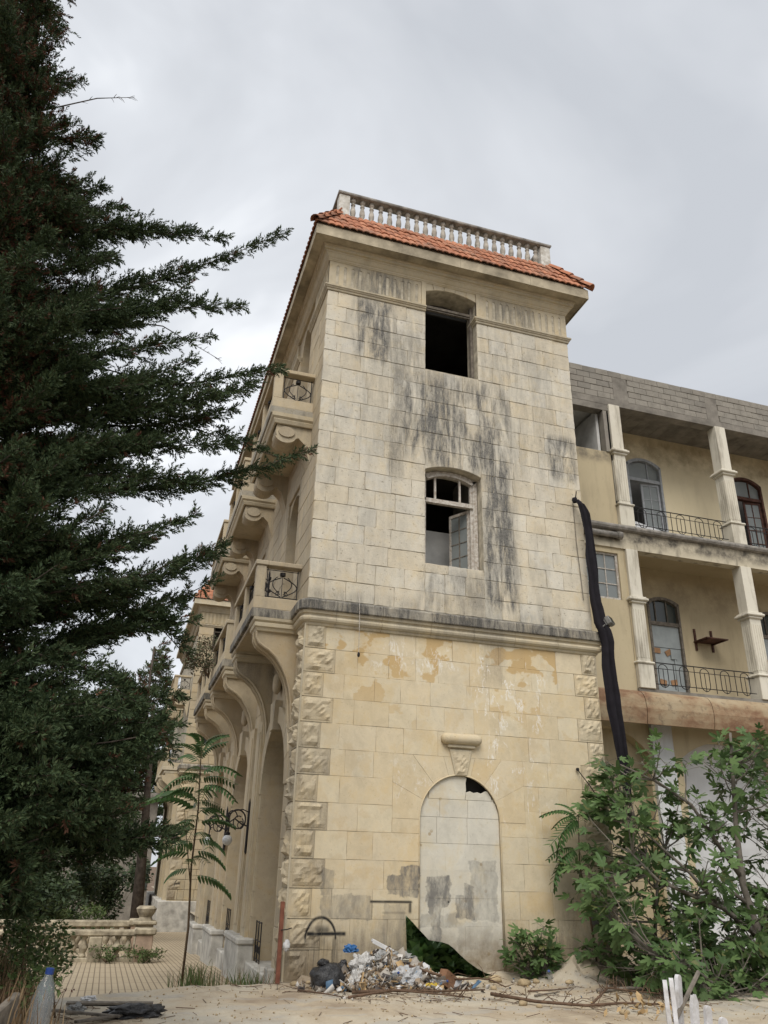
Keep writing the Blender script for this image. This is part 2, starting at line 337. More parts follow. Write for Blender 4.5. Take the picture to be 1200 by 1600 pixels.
MAT['room'] = simple('pale_room_plaster', (0.60, 0.60, 0.58), 0.95, 0.2, 2, 0.1)
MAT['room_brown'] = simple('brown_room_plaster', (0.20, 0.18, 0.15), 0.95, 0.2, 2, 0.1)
g = NT('dusty_glass', 0.25, 0.5); g.b.inputs['Alpha'].default_value = 0.62
g.color(g.mix(g.noise(3, 3), (0.20, 0.225, 0.225), (0.32, 0.345, 0.34))); MAT['glass_dusty'] = g.m
g = NT('dark_glass', 0.12, 0.5); g.color(g.mix(g.noise(2, 3), (0.03, 0.037, 0.035), (0.065, 0.075, 0.07))); MAT['glass_dark'] = g.m
# ------------------------------------------------------------------ corner tower
X0, X1, Y0 = 2.68, 8.45, 13.25
YE = 26.4                                   # far end of the long side
F = FR(Y0); L = LF(X0)
WX0, WX1 = 4.91, 6.14
ZB = -0.6
T = empty('corner_tower', (X0, Y0, 0), 'three storey limestone corner tower with orange tiled roof edge and bricked up arched door', 'building')
# --- wall cores
def arch_top_poly(u0, u1, zs, rise, ztop):
    return [(u0, ztop)] + seg_arc(u0, u1, zs, rise) + [(u1, ztop)]
mb = MB(); WB, WF = -0.55, -0.013
mb.prism(rect(X0 + .05, WX0, 3.1, 13.95), F, WB, WF); mb.prism(rect(WX1, X1 - .05, 3.1, 13.95), F, WB, WF); mb.prism(rect(X0 + .05, 4.79, ZB, 3.1), F, WB, WF); mb.prism(rect(6.33, X1 - .05, ZB, 3.1), F, WB, WF)
mb.prism(rect(WX0, WX1, 3.1, 6.90), F, WB, WF)
mb.prism(arch_top_poly(WX0, WX1, 8.93, 0.13, 11.35), F, WB, WF)
mb.prism(arch_top_poly(WX0, WX1, 13.43, 0.13, 13.95), F, WB, WF)
mb.prism(rect(4.91, 6.14, ZB, 2.8), F, WB, -0.2)
front_core = mb.build('front_wall', MAT['mortar'], T)
# --- front stones
def row(u0, u1, lo=0.36, hi=0.64, start=None):
    out = []; u = u0
    if start: out.append((u, u + start)); u += start
    while u < u1 - 1e-6:
        w = rnd.uniform(lo, hi)
        if u1 - (u + w) < lo * 0.7: w = u1 - u
        out.append((u, min(u1, u + w))); u += w
    return out
def place_stone(poly, mat, parent=front_core, front=None, fr=F, name='stone', ch=0.006, jit=0.004, joint=0.0022, chip=False):
    m = MB(); stone_mb(m, poly, fr, rnd.uniform(-0.004, 0.006) if front is None else front, -0.07, joint, ch, jit, rnd, chip)
    return m.build(name, mat, parent)
H = (12.86 - 5.95) / 18
for k in range(18):
    z0 = 5.95 + H * k; z1 = z0 + H
    for (a, b) in row(X0, WX0, start=rnd.uniform(.2, .5)) + row(WX1, X1, start=rnd.uniform(.25, .55)):
        place_stone(rect(a, b, z0, z1), MAT['stone_up'], ch=0.006, jit=0.0075, joint=.003, chip=True)
    for (wz0, wz1) in (((6.91, 8.93)), ((11.36, 13.43))):
        pass
    lo, hi = z0, z1
    def mid(a0, a1):
        if a1 - a0 < 0.06: return
        for (a, b) in row(WX0, WX1, .35, .5): place_stone(rect(a, b, a0, a1), MAT['stone_up'], ch=0.006, jit=0.007, joint=.003, chip=True)
    if hi <= 6.915: mid(lo, hi)
    elif lo < 6.91: mid(lo, 6.91)
    if hi > 11.36 > lo: mid(lo, 11.36)
    elif lo >= 9.36 and hi <= 11.37: mid(lo, hi)
# flat-arched heads
def head(zs, rise, ztop, n, mat, mid_up=0.0):
    arc = seg_arc(WX0, WX1, zs, rise, 24)
    cu = (WX0 + WX1) / 2
    for i in range(n):
        a = arc[24 * i // n: 24 * (i + 1) // n + 1]
        ua, ub = a[0][0], a[-1][0]
        ta = cu + (ua - cu) * (1.12 if 0 < i else 1.0); tb = cu + (ub - cu) * (1.12 if i < n - 1 else 1.0)
        place_stone([(ta, ztop)] + a + [(tb, ztop)], mat, ch=0.008, jit=0.0)
head(8.93, 0.13, 5.95 + H * 9, 3, MAT['stone_up'])
head(13.43, 0.13, 13.70, 5, MAT['moulding'])
# plain stones between head and the next course
z = 5.95 + H * 9
for (a, b) in row(WX0, WX1, .35, .5):
    if 9.36 - z > 0.05: place_stone(rect(a, b, z, 5.95 + H * 9), MAT['stone_up'])
# --- lower ashlar with the bricked-up door
HL = 0.4208
DC, DR, DS = 5.56, 0.74, 2.33
RO = 1.22
RX0, RX1, RZT = DC - 1.22, DC + 1.22, 5.47 - HL * 5
def low_stone(poly, nm='stone'): place_stone(poly, MAT['stone_lo'], ch=0.003, joint=.0012, jit=0.003 if len(poly) == 4 else 0, front=rnd.uniform(-.003, .003), name=nm, chip=len(poly) == 4)
for k in range(13):
    z1 = 5.47 - HL * k; z0 = z1 - HL
    qa = X0 + (0.56 if k % 2 else 0.37); qb = X1 - (0.50 if k % 2 else 0.32)
    gap = None
    if z1 <= DS: gap = (DC - DR, DC + DR)
    elif z1 <= RZT + .01: gap = (RX0, RX1)
    runs = [(qa, qb)] if gap is None else [(qa, gap[0]), (gap[1], qb)]
    for (ra_, rb_) in runs:
        for (a, b) in row(ra_, rb_, .42, .72, rnd.uniform(.25, .55)): low_stone(rect(a, b, z0, z1))
    if z0 < DS < z1:
        for (a, b) in ((RX0, DC - DR), (DC + DR, RX1)): low_stone(rect(a, b, z0, DS))
# radiating stones over the door, cut square at the courses
def ray_out(t):
    c_, s_ = math.cos(t), math.sin(t); k_ = 99
    if abs(c_) > 1e-6: k_ = min(k_, (RX1 - DC) / abs(c_))
    if s_ > 1e-6: k_ = min(k_, (RZT - DS) / s_)
    return (DC + c_ * k_, DS + s_ * k_)
angs = [0, R(27), R(52), R(74), R(106), R(130), R(155), math.pi]
corner = math.atan2(RZT - DS, RX1 - DC)
for i in range(7):
    t0, t1 = angs[i], angs[i + 1]
    q = [(DC + math.cos(t0 + (t1 - t0) * j / 6) * DR, DS + math.sin(t0 + (t1 - t0) * j / 6) * DR) for j in range(7)]
    out_ = [ray_out(t1)]
    for cc in (math.pi - corner, corner):
        if t0 < cc < t1: out_.append(ray_out(cc))
    out_.append(ray_out(t0)); low_stone(q + out_, 'voussoir')
# keystone and its roll
ks = [(5.47, 3.06), (5.69, 3.06), (5.80, 3.50), (5.36, 3.50)]
def rock_face(mb, poly4, fr, base, amp, nu=8, nv_=6, seed=0, back=-0.04, rim=0.018):
    (a, b, c, d) = poly4; vs_ = []; 
    for j in range(nv_ + 1):
        for i in range(nu + 1):
            s_, t_ = i / nu, j / nv_
            u = (a[0] * (1 - s_) + b[0] * s_) * (1 - t_) + (d[0] * (1 - s_) + c[0] * s_) * t_
            z_ = (a[1] * (1 - s_) + b[1] * s_) * (1 - t_) + (d[1] * (1 - s_) + c[1] * s_) * t_
            e_ = min(s_, 1 - s_, t_, 1 - t_)
            w = base if e_ == 0 else base + amp * (0.45 + 0.9 * mnoise.noise(Vector((u * 7 + seed, z_ * 7, seed * 1.7)))) + amp * 0.6 * mnoise.noise(Vector((u * 19, z_ * 19, seed)))
            if e_: u += 0.01 * mnoise.noise(Vector((u * 9, z_ * 9, 3 + seed))); w = max(base + 0.004, w)
            vs_.append(fr(u, z_, w))
    n_ = (nu + 1) * (nv_ + 1); fs = []
    for j in range(nv_):
        for i in range(nu):
            p = j * (nu + 1) + i; fs.append((p, p + 1, p + nu + 2, p + nu + 1))
    ring = [i for i in range(nu + 1)] + [j * (nu + 1) + nu for j in range(1, nv_ + 1)] + [nv_ * (nu + 1) + i for i in range(nu - 1, -1, -1)] + [j * (nu + 1) for j in range(nv_ - 1, 0, -1)]
    bk = []
    for (u, z_) in [None] * 0: pass
    o = len(vs_)
    for k in ring:
        x_, y_, zz = vs_[k]
        # push the same outline back into the wall
        f0 = fr(0, 0, 0); f1 = fr(0, 0, 1); dx, dy = f1[0] - f0[0], f1[1] - f0[1]
        vs_.append((x_ + dx * (back - base), y_ + dy * (back - base), zz))
    m_ = len(ring)
    fs += [(ring[i], ring[(i + 1) % m_], o + (i + 1) % m_, o + i) for i in range(m_)]
    fs.append(tuple(range(o, o + m_)))
    mb.add(vs_, fs)
m = MB(); rock_face(m, inset([(5.49, 3.08), (5.67, 3.08), (5.75, 3.46), (5.41, 3.46)], 0.0), F, 0.03, 0.03, 6, 8, 2.2)
m.build('keystone_face', MAT['quoin'], T)
place_stone(ks, MAT['moulding'], front=0.028, name='keystone', ch=0.010)
m = MB()
for (zz, hh, ww, x_) in ((3.52, .055, .07, .52), ):
    m.bbox(5.58 - x_ / 2, Y0 - ww, zz, 5.58 + x_ / 2, Y0 + .05, zz + hh, 0.01)
cap = m.build('keystone_ledge', MAT['moulding'], T)
m = MB()
prof = [(0.0, -.37), (0.05, -.37), (0.088, -.33), (0.095, -.28), (0.095, .28), (0.088, .33), (0.05, .37), (0, .37)]
vs_ = []; N_ = 14
for r_, q in prof:
    for k in range(N_): t = 2 * math.pi * k / N_; vs_.append((5.58 + q, Y0 - 0.05 - r_ * 1.05 * math.cos(t), 3.665 + r_ * math.sin(t)))
m.add(vs_, [(i * N_ + k, i * N_ + (k + 1) % N_, (i + 1) * N_ + (k + 1) % N_, (i + 1) * N_ + k) for i in range(len(prof) - 1) for k in range(N_)])
m.build('keystone_roll', MAT['quoin'], T, True)
# stone between ring and keystone (under the roll)
place_stone([(5.36, 3.50), (5.80, 3.50), (5.86, 3.56), (5.30, 3.56)], MAT['stone_lo'], jit=0, ch=.004)
# --- door infill, whitewashed blocks; one broken open near the head
MAT['infill'] = stone_mat('whitewashed_blocks', [(0, (0.56, 0.53, 0.45)), (0.5, (0.61, 0.585, 0.51)), (1, (0.57, 0.54, 0.46))],
    [(4.7, 6.4, -0.2, 0.55, 0.25, 1.0)], grime=0.1, pores=0.3, bump=0.15, streak=0.7, grey=(0.20, 0.175, 0.14), paint=True, pock=.9)
door = empty('walled_up_door', (DC, Y0, 0)); adopt(door, T)
def dz(u): return DS + math.sqrt(max(0, DR * DR - (u - DC) ** 2))
zz = 0.0; k = 0
rows = [-0.3, 0.33, 0.74, 1.15, 1.56, 1.97, 2.38, 2.67]
for k in range(7):
    z0, z1 = rows[k], rows[k + 1]
    for (a, b) in row(DC - DR + .012, DC + DR - .012, .38, .6, rnd.uniform(.2, .5)):
        if z1 <= DS: place_stone(rect(a, b, z0, z1), MAT['infill'], door, -0.035 + rnd.uniform(-.002, .002), name='block', ch=.0008, jit=.001, joint=.0005)
        else:
            us = [a + (b - a) * i / 10 for i in range(11)]
            ps = [(u, min(z1, dz(u) - .012)) for u in us]; ps = [p for p in ps if p[1] > z0 + .02]
            if len(ps) > 1: place_stone([(ps[-1][0], z0), (ps[0][0], z0)][::-1] + ps[::-1], MAT['infill'], door, -0.035, name='block', ch=.003, jit=0)
# crown piece with a ragged hole on its right
hx0, hx1 = 5.70, 6.03
us = [5.0 + i * (5.70 - 5.0) / 10 for i in range(11)]
ps = [(u, dz(u) - .012) for u in us if dz(u) > 2.69]
place_stone([(ps[0][0], 2.67), (5.66, 2.67), (5.68, 2.75), (5.69, 2.84), (5.685, 2.95), (5.70, 3.01)] + ps[::-1], MAT['infill'], door, -0.035, name='block', ch=.003, jit=0)
place_stone([(5.67, 2.67), (6.17, 2.67), (6.155, 2.74), (6.09, 2.83), (6.05, 2.835), (5.97, 2.79), (5.90, 2.81), (5.83, 2.795), (5.76, 2.82), (5.69, 2.80)], MAT['infill'], door, -0.035, name='block', ch=.004, jit=0)
m = MB(); m.box(DC - DR, Y0 + .3, ZB, DC + DR, Y0 + .34, 3.2); m.build('void_lining', MAT['dark_shade'], door)
m = MB(); m.prism([(DC - DR, -.3), (DC + DR, -.3), (DC + DR, DS), (6.20, 2.70), (5.66, 2.70), (5.67, 3.05)] + [(DC + math.cos(R(a_)) * DR, DS + math.sin(R(a_)) * DR) for a_ in range(84, 181, 8)], F, -.10, -.055); m.build('block_bedding', MAT['infill'], door)
m = MB()  # thin raised bead round the recess
ring = [(DC - DR, -.3)] + [(DC + math.cos(math.pi - math.pi * i / 24) * DR, DS + math.sin(math.pi - math.pi * i / 24) * DR) for i in range(25)] + [(DC + DR, -.3)]
m.tube([(u, Y0 - .004, z_) for u, z_ in ring], 0.012, 6); m.build('recess_bead', MAT['stone_lo'], door, True)
# --- quoins
for k in range(13):
    z1 = 5.47 - HL * k; z0 = z1 - HL
    ql = 0.56 if k % 2 else 0.37
    m = MB(); g_ = 0.018
    m.box(X0 + .002, Y0 - .006, z0 + .006, X0 + ql - .006, Y0 + .05, z1 - .006)
    rock_face(m, rect(X0 + .05, X0 + ql - .03, z0 + g_ + .02, z1 - g_), F, 0.012, 0.048, 9, 7, k * 3.1, back=0.0)
    q2 = 0.40 if k % 2 else 0.52
    m.box(X0 - .006, Y0 + .051, z0 + .006, X0 + .05, Y0 + q2 - .006, z1 - .006)
    rock_face(m, rect(Y0 + .04, Y0 + q2 - .03, z0 + g_ + .02, z1 - g_), L, 0.012, 0.085, 7, 7, 50 + k * 2.7, back=0.0)
    m.build('quoin', MAT['quoin'], T)
    qr = 0.50 if k % 2 else 0.32
    m = MB(); m.box(X1 - qr + .006, Y0 - .006, z0 + .006, X1 + .012, Y0 + .3, z1 - .006)
    rock_face(m, rect(X1 - qr + .03, X1 - .01, z0 + g_ + .02, z1 - g_), F, 0.012, 0.05, 8, 7, 90 + k * 1.9, back=0.0)
    m.build('quoin', MAT['quoin'], T)
m = MB(); m.tube([(X0 - .008, Y0 - .008, -.3), (X0 - .008, Y0 - .008, 5.47)], .016, 6); m.build('corner_bead', MAT['moulding'], T)
# base course
for (a, b) in row(X0 + .02, X1, .7, 1.1):
    if b < DC - DR or a > DC + DR or True:
        for (p, q) in ((a, min(b, DC - DR)), (max(a, DC + DR), b)):
            if q - p > .05: place_stone(rect(p, q, -0.45, 0.0), MAT['quoin'], front=.03, name='base_stone')
# --- string course: slab stones over a moulded bed
CP = [(0, 5.44), (.03, 5.45), (.045, 5.475), (.045, 5.49), (.075, 5.50), (.105, 5.53), (.115, 5.565), (.10, 5.60), (.075, 5.612), (.085, 5.635), (.115, 5.65), (.125, 5.69), (.125, 5.70), (0, 5.70)]
SP = [(-.05, 5.70), (.155, 5.70), (.17, 5.715), (.172, 5.86), (.155, 5.885), (.0, 5.95), (-.05, 5.95)]
string = empty('string_course', (X0, Y0, 5.44)); adopt(string, T)
cuts = [X1, 7.6, 6.7, 5.85, 5.0, 4.05, 3.2]
def run_seg(path, prof, name, mat):
    m = MB(); m.sweep(path, prof); return m.build(name, mat, string)
for prof, mat, nm in ((CP, MAT['moulding'], 'bed_moulding'), (SP, MAT['slab'], 'slab_stone')):
    run_seg([(X1, Y0 + 1.2), (X1, Y0), (7.6 + .003, Y0)], prof, nm, mat)
    for a, b in zip(cuts[1:-1], cuts[2:]): run_seg([(a - .003, Y0), (b + .003, Y0)], prof, nm, mat)
    run_seg([(3.2 - .003, Y0), (X0 + .05, Y0), (X0 + .015, Y0 + .015), (X0, Y0 + .05), (X0, Y0 + .74)], prof, nm, mat)
# --- architrave, frieze, eaves
arch_ = empty('entablature', (X0, Y0, 12.86)); adopt(arch_, T)
AP = [(-.03, 12.86), (.022, 12.86), (.03, 12.875), (.03, 12.905), (.05, 12.915), (.058, 12.94), (.075, 12.95), (.075, 12.985), (.02, 13.0), (-.03, 13.0)]
def ent(path, prof, name, mat): m = MB(); m.sweep(path, prof); return m.build(name, mat, arch_)
ent([(WX0 + .0, Y0 + .40), (WX0 + .0, Y0 + .001), (WX0 - .001, Y0), (X0, Y0), (X0, 14.90)], AP, 'architrave', MAT['moulding']) if False else ent([(WX0, Y0), (X0, Y0), (X0, 14.90)], AP, 'architrave', MAT['moulding'])
ent([(X1, Y0 + 1.0), (X1, Y0), (WX1, Y0), (WX1, Y0 + .38)], AP, 'architrave', MAT['moulding'])
FZ0, FZ1 = 13.0, 13.66
def frieze(u0, u1, flutes, fr, parent, w=0.068, front=0.0, back=-.05):
    m = MB(); zb_, zt_ = FZ0 + .06, FZ1 - .09
    m.prism(rect(u0, u1, FZ0, FZ1), fr, back - .02, front - .032)
    cur = u0
    for c in flutes:
        a, b = c - w / 2, c + w / 2
        if a > cur: m.prism(rect(cur, a, FZ0, FZ1), fr, front - .031, front)
        m.prism(rect(a, b, FZ0, zb_), fr, front - .031, front)
        top = [(a + (b - a) * i / 6, zt_ - w / 2 + math.sqrt(max(0, (w / 2) ** 2 - (a + (b - a) * i / 6 - c) ** 2))) for i in range(7)]
        m.prism([(a, FZ1)] + top + [(b, FZ1)], fr, front - .031, front)
        cur = b
    m.prism(rect(cur, u1, FZ0, FZ1), fr, front - .031, front)
    return m.build('frieze', MAT['frieze'], parent)
MAT['frieze'] = stone_mat('frieze_limestone', [(0, (0.54, 0.47, 0.34)), (1, (0.52, 0.455, 0.335))], [(3.2, 4.6, 12.9, 13.7, .15, 1.0), (6.5, 7.6, 12.9, 13.7, .2, .9)], grime=.45, pores=.5, bump=.3)
frieze(X0, 3.75, [2.87 + .172 * i for i in range(5)], F, arch_); frieze(3.754, WX0 - .10, [3.84 + .172 * i for i in range(6)], F, arch_)
frieze(WX1 + .10, 7.30, [6.42 + .172 * i for i in range(5)], F, arch_); frieze(7.304, X1, [7.42 + .172 * i for i in range(6)], F, arch_)
m = MB(); m.prism(rect(WX0 - .097, WX0, 13.0, FZ1), F, -.05, .02); m.build('frieze_pier', MAT['frieze'], arch_)
m = MB(); m.prism(rect(WX1, WX1 + .097, 13.0, FZ1), F, -.05, .02); m.build('frieze_pier', MAT['frieze'], arch_)
frieze(Y0 + .001, 14.6, [13.45 + .172 * i for i in range(6)], L, arch_)
frieze(16.5, YE, [16.7 + .172 * i for i in range(50)], L, arch_)
eave_path = [(X1, YE), (X1, Y0), (X0, Y0), (X0, YE)]
BP = [(-.05, FZ1), (.015, FZ1), (.02, FZ1 + .02), (.035, FZ1 + .03), (.035, FZ1 + .06), (.06, FZ1 + .08), (.10, FZ1 + .15), (.115, FZ1 + .155), (.115, FZ1 + .19), (.16, FZ1 + .20), (.16, FZ1 + .27), (.19, FZ1 + .28), (.19, FZ1 + .32), (-.05, FZ1 + .32)]
ent(eave_path, BP, 'bed_moulding', MAT['moulding'])
MAT['eave'] = simple('shaded_eave_stone', (0.45, 0.39, 0.285), .92, .35, 2.2, .3, bscale=20)  # shade under the overhang is put into this darker stone colour
EP = [(-.05, 13.982), (.405, 13.982), (.405, 13.955), (.42, 13.955), (.42, 14.21), (-.05, 14.21)]
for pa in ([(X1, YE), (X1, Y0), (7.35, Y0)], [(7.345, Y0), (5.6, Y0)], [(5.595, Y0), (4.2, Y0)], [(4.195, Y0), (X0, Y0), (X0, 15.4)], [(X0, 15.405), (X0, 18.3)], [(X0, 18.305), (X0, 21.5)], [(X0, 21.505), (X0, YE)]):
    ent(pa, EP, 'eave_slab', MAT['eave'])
# --- roof skirt
roof = empty('roof', (X0, Y0, 14.21)); adopt(roof, T)
RE, RZ0, RS, RZ1 = .46, 14.225, -.16, 15.22     # eave overhang, its height; set-back of the balustrade, its height
m = MB(); m.sweep([(X1, YE), (X1, Y0), (X0, Y0), (X0, YE)], [(RS - .1, RZ0 - .01), (RE - .05, RZ0 - .01), (RS, RZ1 - .03), (RS - .1, RZ1 - .03)]); m.build('roof_deck', MAT['mortar'], roof)
m = MB(); m.box(X0 + .1, Y0 + .1, 14.2, X1 - .1, YE, 14.3); m.build('roof_terrace', MAT['mortar'], roof)
def tile_mesh(w=.165, l=.34):
    vs_ = []; prof = []
    for i in range(9):
        s_ = i / 8; prof.append((s_ * w, .010 * (math.sin(s_ * math.pi * 2 * 1.0 - .6) + .35 * math.sin(s_ * math.pi * 4))))
    for t_, lift in ((0, .02), (1, 0)):
        for (a, b) in prof: vs_.append((a, t_ * l, b + lift))
    for t_, lift in ((0, .0), (1, -.02)):
        for (a, b) in prof: vs_.append((a, t_ * l, b + lift - .004))
    n_ = 9; fs = []
    for i in range(8):
        fs.append((i, i + 1, n_ + i + 1, n_ + i)); fs.append((2 * n_ + i, 3 * n_ + i, 3 * n_ + i + 1, 2 * n_ + i + 1)); fs.append((i, 2 * n_ + i, 2 * n_ + i + 1, i + 1))
    fs.append((0, n_, 3 * n_, 2 * n_)); fs.append((8, 26, 35, 17))
    me = bpy.data.meshes.new('roof_tile'); me.from_pydata(vs_, [], fs); me.materials.append(MAT['tile'])
    bm = bmesh.new(); bm.from_mesh(me); bmesh.ops.recalc_face_normals(bm, faces=bm.faces); bm.to_mesh(me); bm.free()
    return me
TILE = tile_mesh()
slope_run = RE - RS; slope_h = RZ1 - RZ0; slope_l = math.hypot(slope_run, slope_h)
NROW = 4; PITCH = slope_l / NROW
def tile_matrix(origin, udir, upslope):
    n_ = udir.cross(upslope).normalized()
    mt = Matrix.Identity(4)
    for i in range(3): mt[i][0] = udir[i]; mt[i][1] = upslope[i]; mt[i][2] = n_[i]; mt[i][3] = origin[i]
    return mt
up_f = Vector((0, slope_run, slope_h)).normalized(); up_l = Vector((slope_run, 0, slope_h)).normalized()
tile_rest = MB(); ntile = 0
tv = [v.co.copy() for v in TILE.vertices]; tf = [tuple(p.vertices) for p in TILE.polygons]
for r_ in range(NROW):
    d = r_ * PITCH; ins = d / slope_l * slope_run
    a = X0 - RE + ins; b = X1 + RE - ins
    nc = int((b - a) / .155)
    for i in range(nc):
        o = Vector((a + (b - a - .165) * i / (nc - 1), Y0 - RE, RZ0 + .02)) + up_f * d
        j = Matrix.Translation(Vector((rnd.uniform(-.006, .006), rnd.uniform(-.014, .010), rnd.uniform(-.004, .008)))) @ tile_matrix(o, Vector((1, 0, 0)), (up_f + Vector((rnd.uniform(-.012, .012), 0, 0))).normalized())
        inst(TILE, 'roof_tile', roof, j)
    ly0 = Y0 - RE + ins; ncl = int((YE - ly0) / .155)
    for i in range(ncl):
        o = Vector((X0 - RE, ly0 + .165 + .155 * i, RZ0 + .02)) + up_l * d
        mt = tile_matrix(o, Vector((0, -1, 0)), up_l)
        if r_ < 1: inst(TILE, 'roof_tile', roof, mt)
        else: tile_rest.add([mt @ v for v in tv], tf)
ro_ = tile_rest.build('roof_tiles', MAT['tile'], roof, recalc=False); ro_['kind'] = 'stuff'
def hip(p0, p1):
    p0, p1 = Vector(p0), Vector(p1); d = (p1 - p0); nn = 4
    for i in range(nn):
        a = p0 + d * (i / nn); b = p0 + d * ((i + 1.12) / nn); m = MB()
        ax = (b - a).normalized(); sx = ax.cross(Vector((0, 0, 1))).normalized(); uz = sx.cross(ax)
        vs_ = []
        for q, rr, lf in ((a, .105, .02), (b, .085, 0)):
            for th in (.045, .03):
                for k in range(7):
                    t = math.pi * k / 6; vs_.append(q + sx * math.cos(t) * (rr + th - .03) + uz * (math.sin(t) * (rr + th - .03) + lf - .045))
        fs = []
        for k in range(6):
            fs += [(k, k + 1, 14 + k + 1, 14 + k), (7 + k, 21 + k, 21 + k + 1, 7 + k + 1), (k, 7 + k, 7 + k + 1, k + 1)]
        m.add(vs_, fs); m.build('hip_tile', MAT['tile'], roof)
hip((X0 - RE - .03, Y0 - RE - .03, RZ0 + .03), (X0 - RS, Y0 - RS, RZ1 + .03))
hip((X1 + RE + .03, Y0 - RE - .03, RZ0 + .03), (X1 + RS, Y0 - RS, RZ1 + .03))
# --- roof balustrade
bal = empty('roof_balustrade', (X0 - RS, Y0 - RS, RZ1)); adopt(bal, T)
BX0, BX1, BY = X0 - RS, X1 + RS, Y0 - RS
m = MB(); m.sweep([(BX1, 17.5), (BX1, BY), (BX0, BY), (BX0, YE)], [(-.2, RZ1 - .04), (.0, RZ1 - .04), (.0, RZ1 + .03), (-.2, RZ1 + .03)]); m.build('kerb', MAT['baluster'], bal)
m = MB(); m.sweep([(BX1, 17.5), (BX1, BY), (BX0, BY), (BX0, YE)], [(-.22, RZ1 + .64), (.02, RZ1 + .64), (.03, RZ1 + .66), (.03, RZ1 + .70), (-.23, RZ1 + .70), (-.23, RZ1 + .66)]); m.build('handrail', MAT['rail_top'], bal)
for (x_, y_) in ((BX0 + .13, BY + .12), (BX1 - .13, BY + .12)):
    m = MB(); m.bbox(x_ - .13, y_ - .115, RZ1 + .03, x_ + .13, y_ + .115, RZ1 + .64, .012); m.build('post', MAT['white_post'], bal)
bprof = [(.062, 0), (.062, .055), (.045, .065), (.04, .09), (.062, .15), (.068, .22), (.058, .30), (.042, .37), (.038, .41), (.054, .425), (.054, .45), (.038, .465), (.036, .50), (.05, .515), (.062, .53), (.062, .61)]
m = MB(); m.lathe((0, 0, 0), bprof, 10); bo = m.build('baluster', MAT['baluster'], None, True); BALM = bo.data; bpy.data.objects.remove(bo)
nb = 22
for i in range(nb):
    x_ = BX0 + .26 + .10 + (BX1 - BX0 - .72) * i / (nb - 1)
    inst(BALM, 'baluster', bal, Matrix.Translation((x_, BY + .11, RZ1 + .03)) @ Matrix.Rotation(rnd.uniform(0, 1), 4, 'Z'))
for i in range(40):
    inst(BALM, 'baluster', bal, Matrix.Translation((BX0 + .11, BY + .45 + .245 * i, RZ1 + .03)))
# --- rooms behind the windows
m = MB()
def room(x0, y0, z0, x1, y1, z1, mat, nm, t=.08):
    m = MB(); m.box(x0 - t, y1, z0, x1 + t, y1 + t, z1); m.box(x1, y0, z0, x1 + t, y1, z1); m.box(x0, y0, z0 - t, x1, y1, z0); m.box(x0, y0, z1, x1, y1, z1 + t)
    return m.build(nm, mat, T)
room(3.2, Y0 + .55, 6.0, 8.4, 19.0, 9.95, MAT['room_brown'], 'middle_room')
room(3.2, Y0 + .55, 10.2, 8.4, 19.0, 13.9, MAT['dark_shade'], 'upper_room')
m = MB(); m.box(5.05, 14.5, 6.0, 6.55, 14.6, 8.15); m.box(6.56, 14.2, 6.0, 6.64, 15.8, 9.9); m.build('partition', MAT['room'], T)
m = MB(); m.box(X1 - .55, Y0 + .55, ZB, X1 - .05, YE, 13.95); m.build('back_wall', MAT['mortar'], T)
m = MB(); m.box(X0 + .5, YE - .4, ZB, X1 - .05, YE, 13.95); m.build('end_wall', MAT['mortar'], T)
m = MB(); m.box(X0 + .3, Y0 + .3, 5.62, X1 - .3, YE - .3, 5.75); m.build('floor_slab', MAT['dark_shade'], T)
